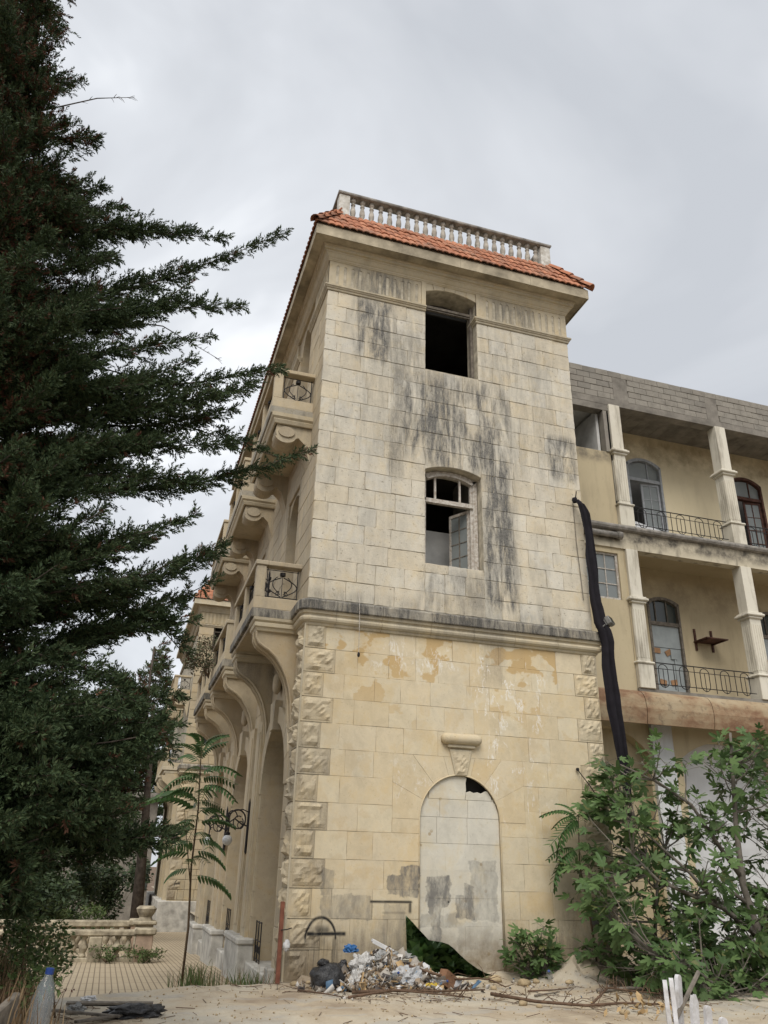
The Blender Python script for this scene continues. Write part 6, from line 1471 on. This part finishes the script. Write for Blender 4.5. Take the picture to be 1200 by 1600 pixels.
# long strip of black cloth hanging down the tower's right edge
CL = empty('black_cloth_strip', (8.45, 13.1, 5), 'long strip of black cloth hanging down the right edge of the tower', 'cloth')
cpts = [(8.25, 13.10, 8.70, .05), (8.30, 13.06, 8.62, .075), (8.36, 13.04, 8.4, .10), (8.42, 13.05, 8.0, .115), (8.45, 13.05, 7.2, .12), (8.48, 13.05, 6.5, .125), (8.52, 13.03, 6.05, .13), (8.56, 12.98, 5.9, .13), (8.60, 12.98, 5.65, .13), (8.60, 13.02, 5.2, .14), (8.63, 13.05, 4.4, .145), (8.68, 13.05, 3.7, .14), (8.74, 13.06, 3.2, .10), (8.76, 13.08, 2.7, .07)]
v = []; f = []; nk = 9
dense = []
for a, b in zip(cpts[:-1], cpts[1:]):
    for t in (0, .34, .67): dense.append(tuple(a[i] + (b[i] - a[i]) * t for i in range(4)))
dense.append(cpts[-1])
for i, (x_, y_, z_, w) in enumerate(dense):
    for k in range(nk):
        s_ = k / (nk - 1) * 2 - 1; fold = .045 * math.sin(s_ * 6 + z_ * 1.3) * (w / .12) + .03 * mnoise.noise(Vector((s_ * 3, z_ * 2.2, 0)))
        v.append((x_ + s_ * w * (1 + .35 * mnoise.noise(Vector((z_ * 1.7, s_, 5)))), y_ - .03 + fold + .03 * abs(s_), z_ + .012 * math.sin(k * 2.0)))
for i in range(len(dense) - 1):
    for k in range(nk - 1): p = i * nk + k; f.append((p, p + 1, p + nk + 1, p + nk))
cl = make('strip', v, f, MAT['black_cloth'], CL, True, False); md = cl.modifiers.new('thickness', 'SOLIDIFY'); md.thickness = .008
m = MB(); m.lathe((8.22, 13.13, 8.72), [(0, -.06), (.05, -.05), (.06, 0), (.05, .05), (0, .07)], 8); m.tube([(8.22, 13.2, 8.76), (8.22, 13.08, 8.78), (8.23, 13.06, 8.9)], .012, 5); m.build('knot', MAT['black_cloth'], CL)
m = MB(); m.tube([(8.22, 13.21, 8.7), (8.23, 13.215, 7.8), (8.27, 13.215, 6.9), (8.28, 13.21, 6.55)], .008, 5); tag(m.build('wall_cable', MAT['wood_grey'], None), 'thin grey cable running down the tower wall beside the black cloth', 'cable')
# floodlight on the string course
FL = empty('floodlight', (8.6, 13.0, 6.0), 'small grey floodlight fixed on the end of the string course', 'floodlight')
MAT['grey_metal'] = simple('grey_metal', (.20, .195, .18), .55, .2, 10, .1, metal=.3)
mt = Matrix.Translation((8.68, 12.98, 6.10)) @ Matrix.Rotation(R(38), 4, 'Z') @ Matrix.Rotation(R(-25), 4, 'X')
m = MB(); m.bbox(-.11, -.05, -.085, .11, .05, .085, .015, mt); 
for k in range(5): m.box(-.09 + k * .04, .05, -.07, -.075 + k * .04, .075, .07, mt)
m.build('housing', MAT['grey_metal'], FL)
m = MB(); m.box(-.095, -.054, -.07, .095, -.05, .07, mt); m.build('lens', MAT['glass_dark'], FL)
m = MB(); m.tube([(8.40, 13.05, 5.96), (8.52, 13.0, 5.97), (8.58, 12.99, 6.02), (8.66, 13.0, 6.06)], .014, 5); m.build('bracket', MAT['grey_metal'], FL)
# cord with a small weight hanging from the string course
HC = empty('hanging_cord', (3.6, 13.04, 5.9), 'pale cord with a small dark weight dangling from the string course', 'cord')
m = MB(); m.tube([(3.59, 13.2, 6.2), (3.595, 13.07, 5.92), (3.60, 13.05, 5.6), (3.61, 13.06, 5.0)], .006, 5); m.build('cord', MAT['wood_white'], HC)
m = MB(); m.lathe((3.61, 13.06, 4.95), [(0, .05), (.02, .04), (.026, 0), (.018, -.03), (0, -.04)], 8); m.build('weight', MAT['iron'], HC)
# cable on the right quoins, metal plate low on the wall, rusty post
m = MB(); m.tube([(7.86, 13.2, 3.28), (7.90, 13.17, 3.2), (8.02, 13.15, 3.05), (8.18, 13.13, 2.82), (8.34, 13.12, 2.5), (8.40, 13.1, 2.0)], .009, 5); m.lathe((7.86, 13.21, 3.29), [(0, -.03), (.03, -.02), (.03, .02), (0, .03)], 7); tag(m.build('loose_cable', MAT['iron'], None), 'loose black cable drooping across the right hand quoins', 'cable')
WP = empty('wall_hatch', (8.0, 13.2, .98), 'small framed grey metal hatch low on the wall behind the fig', 'hatch')
m = MB()
for (a, b, c_, d) in ((7.9, 8.28, 1.13, 1.17), (7.9, 8.28, .78, .82), (7.9, 7.94, .82, 1.13), (8.24, 8.28, .82, 1.13)): m.box(a, 13.195, c_, b, 13.24, d)
m.build('frame', MAT['grey_metal'], WP); m = MB(); m.box(7.94, 13.21, .82, 8.24, 13.235, 1.13); m.build('plate', MAT['grey_metal'], WP)
MAT['rust'] = simple('rusty_iron', (.20, .08, .05), .85, .4, 8, .4, c2=(.12, .045, .03))
RP = empty('rusty_post', (2.62, 13.14, 0), 'rusty iron post standing against the corner quoins with a white rag', 'post')
m = MB(); m.bbox(2.545, 13.06, -.1, 2.605, 13.12, 1.08, .006); m.build('post', MAT['rust'], RP)
m = MB(); m.tube([(2.57, 13.05, .70), (2.64, 13.0, .71), (2.72, 13.02, .73)], .008, 5); m.build('wire', MAT['iron'], RP)
MAT['rag'] = simple('white_rag', (.62, .62, .62), .8, .2, 8, .2)
MAT['white_plastic'] = simple('white_plastic', (.60, .60, .60), .5, .12, 6, .1)
def crumple(name, c, r_, mat, seed, parent=None, sub=3, amp=.28, sq=(1, 1, 1), freq=2.6, flat=True):
    bm = bmesh.new(); bmesh.ops.create_icosphere(bm, subdivisions=sub, radius=1.0)
    for v_ in bm.verts:
        p = v_.co.copy(); k = 1 + amp * (mnoise.noise(p * freq + Vector((seed * 3.3, seed, 0))) + .55 * abs(mnoise.noise(p * freq * 2.3 + Vector((0, seed * 5.1, seed)))) + .3 * mnoise.noise(p * freq * 5 + Vector((seed, 0, 3))))
        q = Vector((p.x * sq[0], p.y * sq[1], p.z * sq[2])) * r_ * k
        if flat: q.z = max(q.z, -.62 * r_ * sq[2])
        v_.co = q + Vector(c)
    me_ = bpy.data.meshes.new(name); bm.to_mesh(me_); bm.free(); me_.materials.append(mat); me_.polygons.foreach_set('use_smooth', [True] * len(me_.polygons))
    o = bpy.data.objects.new(name, me_); COL.objects.link(o)
    if parent: adopt(o, parent)
    return o
crumple('rag', (2.66, 13.02, .50), .055, MAT['rag'], 4, RP, 3, .5, (.8, .6, 1.3), flat=False)
# broken sheet of mirror glass leaning on the wall
g = NT('dark_green_mirror_glass', .04, .6); g.b.inputs['Metallic'].default_value = 1.0; g.color(g.mix(g.mr(g.noise(5, 4, .6), .4, .7), (.62, .76, .66), (.72, .84, .74))); g.b.inputs['Roughness'].default_value = .015; MAT['mirror'] = g.m
gp = [(4.56, -.02), (6.28, -.02), (6.24, .03), (6.04, .06), (5.85, .10), (5.72, .16), (5.57, .25), (5.45, .34), (5.35, .43), (5.26, .49), (5.15, .52), (5.03, .535), (4.93, .55), (4.86, .62), (4.78, .69), (4.68, .79), (4.60, .86), (4.565, .89)]
m = MB(); m.prism(gp, lambda u, z_, w: (u, 13.02 + z_ * .17 - w, z_ + .015), 0, .008); tag(m.build('broken_glass_sheet', MAT['mirror'], None), 'broken sheet of dark mirror glass leaning on the wall and reflecting foliage', 'glass')
# ------------------------------------------------------------------ rubbish heap
g = NT('black_bin_bag', .32, .5); g.color(g.mix(g.noise(8, 4), (.012, .012, .013), (.028, .028, .03))); g.bump(g.noise(16, 5, .65, None, 1.2), .8, .03); MAT['bag'] = g.m
def bagmat(name, c, a=1.0, rough=.35): 
    g = NT(name, rough, .5); g.color(g.mix(g.noise(9, 4), tuple(v_ * .7 for v_ in c), c)); g.bump(g.noise(20, 5, .65, None, 1.0), .7, .02); g.b.inputs['Alpha'].default_value = a; return g.m
MAT['blue_bag'] = bagmat('blue_plastic', (.03, .14, .36)); MAT['white_bag'] = bagmat('white_plastic_film', (.55, .54, .52)); MAT['grey_bag'] = bagmat('grey_plastic_film', (.30, .30, .29)); MAT['clear_bag'] = bagmat('clear_plastic_film', (.60, .61, .62), .72, .2)
gz = lambda x_, y_: yard_z(x_, y_)
B = empty('bin_bag', (3.17, 12.5, 0), 'knotted full black bin bag beside the rubbish heap', 'bin bag')
crumple('body', (3.17, 12.52, gz(3.17, 12.52) + .12), .20, MAT['bag'], 1, B, 4, .22, (1.15, .95, 1.0), 1.9)
crumple('knot', (3.10, 12.5, .33), .055, MAT['bag'], 2, B, 3, .5, (1.4, 1, .8), flat=False)
B = empty('bin_bag', (3.42, 12.75, 0), 'slumped black bin bag wedged behind the full one', 'bin bag')
crumple('body', (3.42, 12.75, .11), .17, MAT['bag'], 7, B, 4, .4, (1.0, .9, 1.0), 2.5); crumple('neck', (3.47, 12.77, .27), .05, MAT['bag'], 8, B, 3, .5, (1, 1, 1.4), flat=False)
def litter(name, label, cat, c, r_, mat, seed, sq=(1, 1, 1), amp=.62, sub=4):
    o = crumple(name, c, r_, MAT[mat], seed, None, sub, amp, sq, 2.4); o.data.polygons.foreach_set('use_smooth', [False] * len(o.data.polygons)); return tag(o, label, cat)
def heap_z(x_, y_): return max(0, .38 * math.exp(-(((x_ - 4.02) / .56) ** 2 + ((y_ - 12.72) / .38) ** 2)) + .14 * math.exp(-(((x_ - 4.4) / .5) ** 2 + ((y_ - 12.5) / .3) ** 2)))
litter('plastic_bag', 'crumpled blue plastic bag on top of the heap behind the bin bags', 'plastic bag', (3.60, 12.85, .46), 0.065, 'blue_bag', 11, (1.4, .9, .9))
litter('plastic_bag', 'large grey white plastic bag on the left slope of the heap', 'plastic bag', (3.72, 12.62, .26), .16, 'white_bag', 13, (1.0, .8, 1.0))
litter('plastic_bag', 'small white plastic bag on the ground beside the black bags', 'plastic bag', (3.56, 12.42, .08), .10, 'white_bag', 17, (.7, .8, 1.5))
litter('plastic_bag', 'transparent plastic bag slumped at the front of the heap', 'plastic bag', (4.30, 12.36, .12), .16, 'clear_bag', 19, (1.4, .9, .95))
litter('plastic_bag', 'grey plastic sheet crumpled over the right of the heap', 'plastic bag', (4.36, 12.70, .32), .17, 'grey_bag', 23, (1.2, .8, .55))
litter('plastic_bag', 'dull grey bag buried in the middle of the heap', 'plastic bag', (4.05, 12.62, .34), .14, 'grey_bag', 29, (1.2, .8, .8))
mt = Matrix.Translation((4.05, 12.66, .52)) @ Matrix.Rotation(R(24), 4, 'Y'); m = MB(); m.bbox(-.20, -.035, -.02, .20, .035, .02, .006, mt); m.box(-.19, -.04, -.035, .19, -.03, .01, mt); tag(m.build('plastic_strip', MAT['white_plastic'], None), 'white plastic trim lying across the top of the heap', 'trim')
MAT['foam'] = simple('pale_foam', (.48, .47, .40), .7, .15, 8, .15); MAT['yellow'] = simple('yellow_plastic', (.48, .34, .04), .5, .15, 6, .05); MAT['brown_card'] = simple('brown_card', (.24, .13, .075), .85, .25, 8, .1)
g = NT('clear_bottle', .1, .5); g.color((.26, .29, .31)); g.b.inputs['Alpha'].default_value = .36; MAT['pet'] = g.m; MAT['cap_blue'] = simple('blue_cap', (.02, .05, .20), .4, .1, 5, 0)
def bottle(name, label, c, k, rot, cap='cap_blue', body='pet', cat='bottle'):
    S = empty(name, c, label, cat); mt = Matrix.Translation(c) @ rot @ Matrix.Scale(k, 4)
    m = MB(); m.lathe((0, 0, 0), [(.03, 0), (.046, .01), (.048, .04), (.045, .06), (.048, .08), (.045, .10), (.048, .12), (.045, .14), (.048, .17), (.047, .20), (.035, .25), (.018, .285), (.015, .30)], 14); m.v = [tuple(mt @ Vector(p)) for p in m.v]; m.build('body', MAT[body], S, True)
    m = MB(); m.lathe((0, 0, .292), [(.018, 0), (.018, .022), (.012, .024)], 10); m.v = [tuple(mt @ Vector(p)) for p in m.v]; m.build('cap', MAT[cap], S)
RX = lambda a: Matrix.Rotation(R(a), 4, 'X'); RY = lambda a: Matrix.Rotation(R(a), 4, 'Y'); RZ_ = lambda a: Matrix.Rotation(R(a), 4, 'Z')
bottle('plastic_bottle', 'clear plastic bottle lying at the right end of the heap', (4.62, 12.35, .07), 1.0, RZ_(60) @ RX(82)); bottle('plastic_bottle', 'yellow plastic bottle lying beside the torn carton', (4.72, 12.22, .06), .75, RZ_(-70) @ RX(88), 'white_plastic', 'yellow'); bottle('plastic_bottle', 'crushed clear bottle below the fig bush', (6.75, 12.62, .10), 1.0, RZ_(-30) @ RX(70))
bottle('plastic_bottle', 'clear bottle half buried in the front of the heap', (4.02, 12.33, .10), .9, RZ_(20) @ RX(60))
C_ = empty('torn_carton', (4.95, 12.3, 0), 'small torn open carton box with white inside by the mirror glass', 'carton'); mt = Matrix.Translation((4.92, 12.32, .11)) @ RZ_(25) @ RY(30)
m = MB(); m.box(-.12, -.07, -.10, .12, -.066, .10, mt); m.box(-.12, .066, -.10, .12, .07, .10, mt); m.box(-.12, -.066, -.10, -.116, .066, .10, mt); m.box(-.116, -.066, -.1, .12, .066, -.096, mt); m.build('box', MAT['brown_card'], C_)
m = MB(); m.prism([(.10, -.1), (.24, .02), (.22, .12), (.10, .1)], lambda u, z_, w: tuple(mt @ Vector((u, -.07 - w, z_))), 0, .004); m.build('flap', MAT['white_plastic'], C_)
crumple_list = [('foam_cup', 'pale foam food tray tilted in the heap', 'foam tray', (3.87, 12.38, .16), 'foam'), ]
mt = Matrix.Translation((3.88, 12.40, .15)) @ RZ_(15) @ RX(-35); m = MB(); m.bbox(-.09, -.06, -.015, .09, .06, .015, .008, mt); m.box(-.085, -.055, .015, -.075, .055, .03, mt); m.box(.075, -.055, .015, .085, .055, .03, mt); tag(m.build('foam_tray', MAT['foam'], None), 'pale yellow foam food tray tilted in the left of the heap', 'foam tray')
mt = Matrix.Translation((4.30, 12.52, .30)) @ RZ_(-20) @ RX(-50); m = MB(); m.bbox(-.10, -.09, -.006, .10, .09, .006, .003, mt); m.prism([(-.10, 0), (-.02, .07), (.1, .01)], lambda u, z_, w: tuple(mt @ Vector((u, w, z_ + .006))), -.02, .02); tag(m.build('cardboard_piece', MAT['foam'], None), 'buff cardboard piece standing in the middle of the heap', 'cardboard')
litter('paper_ball', 'white crumpled ball lying at the right shoulder of the heap', 'paper', (4.66, 12.58, .22), .085, 'white_plastic', 31, (1, 1, 1), .2)
# small shreds of the heap
rh = np.random.default_rng(12); V = []; Fq = []; colr = []
LITM = NT('mixed_litter', .6, .4); lc = LITM.ramp(LITM.isl, [(0, (.34, .31, .27)), (.14, (.17, .13, .09)), (.3, (.52, .50, .47)), (.42, (.24, .18, .12)), (.56, (.06, .05, .045)), (.66, (.30, .27, .23)), (.76, (.38, .26, .13)), (.88, (.12, .10, .08)), (.95, (.08, .15, .24)), (1, (.33, .06, .05))]); LITM.n[-1].color_ramp.interpolation = 'CONSTANT'; LITM.color(lc)
def shred(c, s_):
    k = len(V); a = rh.normal(size=3); a /= np.linalg.norm(a); b = np.cross(a, rh.normal(size=3)); b /= np.linalg.norm(b); n_ = np.cross(a, b); w, h = s_ * rh.uniform(.4, 1.3), s_ * rh.uniform(.3, .9); cv = n_ * s_ * rh.uniform(-.4, .4); th = n_ * .003
    P_ = [c - a * w - b * h, c + a * w - b * h * rh.uniform(.5, 1.2), c + a * w * rh.uniform(.6, 1.1) + b * h + cv, c - a * w + b * h * rh.uniform(.3, 1)]
    V.extend(P_); V.extend([p + th for p in P_]); Fq.extend([(k, k + 1, k + 2, k + 3), (k + 7, k + 6, k + 5, k + 4), (k, k + 4, k + 5, k + 1), (k + 1, k + 5, k + 6, k + 2), (k + 2, k + 6, k + 7, k + 3), (k + 3, k + 7, k + 4, k)])
for i in range(2200):
    x_, y_ = rh.normal(4.15, .48), rh.normal(12.56, .24)
    if y_ > 13.1 or y_ < 12.05: continue
    hz = heap_z(x_, y_); shred(np.array([x_, y_, gz(x_, y_) + hz * rh.uniform(.55, 1.0) + .02]), rh.uniform(.015, .06) if i % 6 else rh.uniform(.06, .13))
for i in range(420):
    x_, y_ = rh.uniform(3.0, 8.2), rh.uniform(11.2, 13.0); shred(np.array([x_, y_, gz(x_, y_) + .012]), rh.uniform(.008, .025))
o = mesh_np('rubbish_heap', np.array(V), np.array(Fq), LITM.m); tag(o, 'heap of mixed paper, film and shredded litter against the wall', 'rubbish', None, 'stuff')
# earth core of the heap
v = []; f = []
for j in range(15):
    for i in range(21): x_ = 3.2 + 1.7 * i / 20; y_ = 12.1 + 1.05 * j / 14; v.append((x_, y_, heap_z(x_, y_) * .8 - .02 + gz(x_, y_) + .02 * mnoise.noise(Vector((x_ * 14, y_ * 14, 0))) * (heap_z(x_, y_) > .04)))
for j in range(14):
    for i in range(20): p = j * 21 + i; f.append((p, p + 1, p + 22, p + 21))
tag(make('soil_mound', v, f, MAT['earth'], None, True, False), 'mound of dark soil under the litter of the heap', 'soil mound', None, 'stuff')
# branches and sticks on the ground
def stick(label, pts, r0, twigs=0, seed=0, mat='bark', name='fallen_branch', cat='branch'):
    q = random.Random(seed); S = empty(name, pts[0], label, cat); m = MB(); P_ = [Vector(p) + Vector((0, 0, gz(p[0], p[1]))) for p in pts]
    m.tube(P_, [r0 * (1 - .6 * i / (len(P_) - 1)) for i in range(len(P_))], 6); m.build('limb', MAT[mat], S, True)
    if twigs:
        m = MB()
        for k in range(twigs):
            i = q.randrange(len(P_) - 1); p = P_[i].lerp(P_[i + 1], q.random()); d = Vector((q.uniform(-1, 1), q.uniform(-.8, .5), q.uniform(.05, .7))) * q.uniform(.1, .4); m.tube([p, p + d * .5 + Vector((0, 0, .04)), p + d], [.006, .004, .002], 4)
        m.build('twigs', MAT[mat], S)['kind'] = 'stuff'
MAT['branch'] = simple('brown_branch', (.135, .085, .055), .85, .3, 10, .3)
stick('bent brown branch resting on the heap and trailing to the right', [(4.35, 12.4, .30), (4.7, 12.3, .20), (5.1, 12.3, .13), (5.45, 12.4, .13), (5.65, 12.35, .10), (5.8, 12.2, .03)], .022, 6, 1, 'branch')
stick('straight brown branch lying in front of the heap', [(3.4, 12.0, .03), (4.0, 11.95, .035), (4.7, 11.9, .04), (5.35, 11.95, .04)], .024, 5, 2, 'branch')
stick('forked branch with fine twigs in front of the bin bags', [(3.2, 11.45, .02), (3.55, 11.6, .05), (3.95, 11.8, .06), (4.4, 11.75, .04), (4.9, 11.4, .03)], .02, 14, 3, 'branch')
stick('thin bare stick lying apart on the slab left of the heap', [(2.72, 12.3, .015), (3.0, 11.9, .02), (3.2, 11.5, .015)], .014, 0, 4, 'branch')
stick('long branch with dry leaves sprawling toward the white pickets', [(5.1, 11.2, .08), (5.5, 10.7, .05), (6.0, 10.3, .05), (6.6, 10.4, .06), (7.0, 10.3, .05), (7.5, 10.2, .05)], .024, 26, 5, 'branch')
stick('twiggy dead branch in front of the fig', [(6.2, 10.5, .04), (6.7, 10.9, .16), (7.2, 11.0, .10), (7.9, 10.8, .05)], .016, 30, 6, 'branch')
stick('grey plank of driftwood lying beneath the fig', [(6.9, 11.5, .03), (7.5, 11.6, .05), (8.1, 11.5, .04)], .035, 0, 7, 'wood_grey')
stick('short pale stick on the sand below the fig bush', [(5.9, 11.5, .02), (6.35, 11.6, .025)], .016, 0, 8, 'wood_grey')
stick('dark stick on the sand between the fig and the heap', [(6.0, 11.9, .02), (6.4, 11.85, .02), (6.8, 12.0, .02)], .013, 0, 9, 'branch')
MAT['dryleaf'] = leafmat('dry_fig_leaf', [(0, (.30, .20, .10)), (1, (.42, .30, .16))], .8, .1)
r_ = np.random.default_rng(77); P_ = np.array([(r_.normal(6.9, .35), r_.normal(10.0, .35), 0) for _ in range(70)]); P_[:, 2] = [gz(a, b) + .03 + .08 * r_.random() for a, b, _ in P_]
V_, F_ = scatter(LV, LFq, P_, r_.normal(size=(70, 3)), r_.normal(size=(70, 3)) + np.array([0, 0, 1]), r_.uniform(.07, .15, 70)); tag(mesh_np('dry_leaves', V_, F_, MAT['dryleaf']), 'scatter of dry tan leaves around the dead branch', 'leaves', None, 'stuff')
# stones on the slab
MAT['rubble'] = simple('sandy_rubble', (.40, .31, .19), .95, .25, 7, .3)
rs_ = random.Random(61)
spots = [(5.35, 10.75, .05), (5.5, 10.6, .035), (6.35, 10.0, .05), (6.45, 10.1, .035), (6.55, 9.95, .03), (6.25, 12.5, .08), (5.95, 12.9, .09), (6.5, 12.6, .05), (6.9, 12.3, .05), (7.6, 12.2, .06), (4.9, 12.75, .05), (3.0, 12.9, .04), (5.6, 12.2, .04), (2.8, 12.95, .05)]
where = ['beside the long sprawling branch', 'touching the long sprawling branch', 'at the dry leaves', 'amid the dry leaves', 'at the edge of the dry leaves', 'left of the crushed bottle', 'at the foot of the door recess', 'under the fig bush', 'on the sand heap edge', 'in front of the sand heap', 'behind the torn carton', 'behind the full bin bag', 'in front of the mirror glass tip', 'at the foot of the corner quoins']
for i, (x_, y_, s_) in enumerate(spots): tag(crumple('rubble_stone', (x_, y_, gz(x_, y_) + s_ * .4), s_, MAT['rubble'], 100 + i, None, 2, .35, (1.2, 1, .75), 1.8), 'small sandy lump of rubble ' + where[i], 'stone', 'rubble stones')
V, Fq = [], []
for i in range(900):
    x_, y_ = rh.uniform(.4, 8.5), rh.uniform(8.5, 13.0) ; y_ = min(y_, yard_edge(x_) - .05); s_ = rh.uniform(.004, .016); c = np.array([x_, y_, gz(x_, y_) + s_ * .5]); k = len(V)
    a = rh.normal(size=(6, 3)); pts_ = [c + np.array(d) * s_ * rh.uniform(.6, 1.3) for d in ((1, 0, 0), (-1, 0, 0), (0, 1, 0), (0, -1, 0), (0, 0, 1), (0, 0, -1))]; V.extend(pts_)
    Fq += [(k + a_, k + b_, k + c_) for a_, b_, c_ in ((0, 2, 4), (2, 1, 4), (1, 3, 4), (3, 0, 4), (2, 0, 5), (1, 2, 5), (3, 1, 5), (0, 3, 5))]
tag(mesh_np('gravel', np.array(V), np.array(Fq), MAT['rubble']), 'loose sandy grit scattered over the yard slab', 'gravel', None, 'stuff')
# ------------------------------------------------------------------ left foreground
J = Matrix.Identity(4)
zj = gz(-.36, 7.9)
bottle('water_jug', 'large clear plastic water jug with blue cap on the soil bank', (-.38, 7.9, zj - .04), 1.9, RY(4), cat='water jug')
bottle('plastic_bottle', 'clear bottle lying flat beside the water jug', (.02, 8.1, gz(.02, 8.1) + .05), .9, RZ_(-70) @ RX(85))
B = empty('torn_bag', (.55, 10.6, 0), 'torn flattened black plastic bag on the slab beside the soil bank', 'bin bag')
crumple('body', (.52, 10.75, gz(.52, 10.75) + .045), .19, MAT['bag'], 21, B, 4, .5, (1.5, .8, .38), 2.4)
for i, (lab, a, b, w) in enumerate((('dark weathered plank behind the torn black bag', (-.25, 11.55), (.75, 11.5), .06), ('pale broken slat in front of the torn black bag', (.05, 9.75), (.95, 9.7), .03), ('long grey lath lying across the soil bank edge', (-.5, 10.45), (.35, 10.6), .035), ('thin brown lath crossing under the torn bag', (-.1, 10.2), (.45, 10.75), .025))):
    A, Bv = Vector((*a, gz(*a) + .03)), Vector((*b, gz(*b) + .03)); d = (Bv - A); mt = Matrix.Translation((A + Bv) / 2) @ d.to_track_quat('X', 'Z').to_matrix().to_4x4(); m = MB(); l = d.length / 2
    m.bbox(-l, -w, -.012, l, w, .012, .004, mt); tag(m.build('wooden_plank', MAT['wood_grey'] if i != 1 else MAT['wood_white'], None), lab, 'plank')
mt = Matrix.Translation((-.74, 7.0, .40)) @ RZ_(78) @ RY(-8); m = MB(); m.bbox(-.9, -.03, -.09, .9, .03, .09, .01, mt); tag(m.build('edging_board', MAT['wood_grey'], None), 'thick old board standing on edge along the soil bank', 'board')
litter('paper_scrap', 'scrap of white paper behind the dark plank', 'paper', (.0, 11.75, gz(0, 11.75) + .03), .06, 'white_plastic', 41, (1.4, .8, .5)); litter('paper_scrap', 'grey plastic scrap among the laths', 'plastic scrap', (-.12, 11.0, gz(-.12, 11) + .04), .08, 'grey_bag', 43, (1.0, .7, .6))
# ------------------------------------------------------------------ white picket fragment, right foreground
PF = empty('picket_fence_piece', (3.35, 4.5, 0), 'broken piece of white picket fence with rounded tips in the foreground', 'fence')
MAT['picket'] = simple('white_picket_paint', (.58, .58, .60), .6, .2, 14, .2, c2=(.36, .34, .32))
def picket(x_, y_, top, w, lean, yaw, rnd_top=True):
    mt = Matrix.Translation((x_, y_, 0)) @ RZ_(yaw) @ RY(lean); m = MB(); t = .012
    arc = [(w * math.cos(R(a)), top - w * 1.3 + w * 1.3 * math.sin(R(a))) for a in range(0, 181, 15)] if rnd_top else [(w, top - .04), (w * .3, top), (0, top - .03), (-w * .5, top - .005), (-w, top - .05)]
    m.prism([(-w, .0), (w, .0)] + arc, lambda u, z_, ww: tuple(mt @ Vector((u, ww, z_))), -t, t); m.build('picket', MAT['picket'], PF)
picket(3.185, 4.55, 1.03, .016, 4, 60, False); picket(3.20, 4.50, 1.045, .014, 5, 62); picket(3.245, 4.62, 1.055, .022, 7, 25); picket(3.225, 4.46, .975, .024, 5, 10, False); picket(3.30, 4.45, .92, .021, 5, 5); picket(3.40, 4.42, .865, .024, 3, 0)
m = MB(); m.box(3.0, 4.53, .30, 3.6, 4.56, .36); m.box(3.0, 4.53, .05, 3.6, 4.56, .11); m.build('rail', MAT['picket'], PF)
m = MB(); m.tube([(3.25, 4.6, .82), (3.42, 4.7, .92), (3.68, 4.9, 1.03)], .014, 6); tag(m.build('leaning_stick', MAT['wood_grey'], None), 'dark stick propped up behind the white pickets', 'stick')

# twig litter over the yard
V, Fq = [], []
for i in range(330):
    cx_, cy_, sg_ = ((6.8, 10.3, .8), (4.2, 11.8, .6), (7.6, 11.4, .6), (.4, 10.8, .5), (3.0, 12.6, .5), (5, 10.5, 2.0))[i % 6]; x_, y_ = rh.normal(cx_, sg_), min(12.95, rh.normal(cy_, sg_ * .6)); y_ = min(y_, yard_edge(x_) - .06) if x_ < 2.6 else y_
    a = rh.uniform(0, 3.14); l = rh.uniform(.03, .14); w = rh.uniform(.002, .005); z_ = gz(x_, y_) + .006; dx, dy = math.cos(a) * l, math.sin(a) * l; k = len(V)
    A = np.array([x_ - dx, y_ - dy, z_]); B_ = np.array([x_ + dx, y_ + dy, z_ + rh.uniform(0, .02)]); N_ = np.array([-math.sin(a), math.cos(a), 0]) * w; U_ = np.array([0, 0, w * 1.6])
    V += [A - N_, A + N_, A + U_, B_ - N_, B_ + N_, B_ + U_]; Fq += [(k, k + 3, k + 5, k + 2), (k + 1, k + 2, k + 5, k + 4), (k, k + 1, k + 4, k + 3)]
tag(mesh_np('twig_litter', np.array(V), np.array(Fq), MAT['branch']), 'short broken twigs scattered over the sandy yard', 'twigs', None, 'stuff')
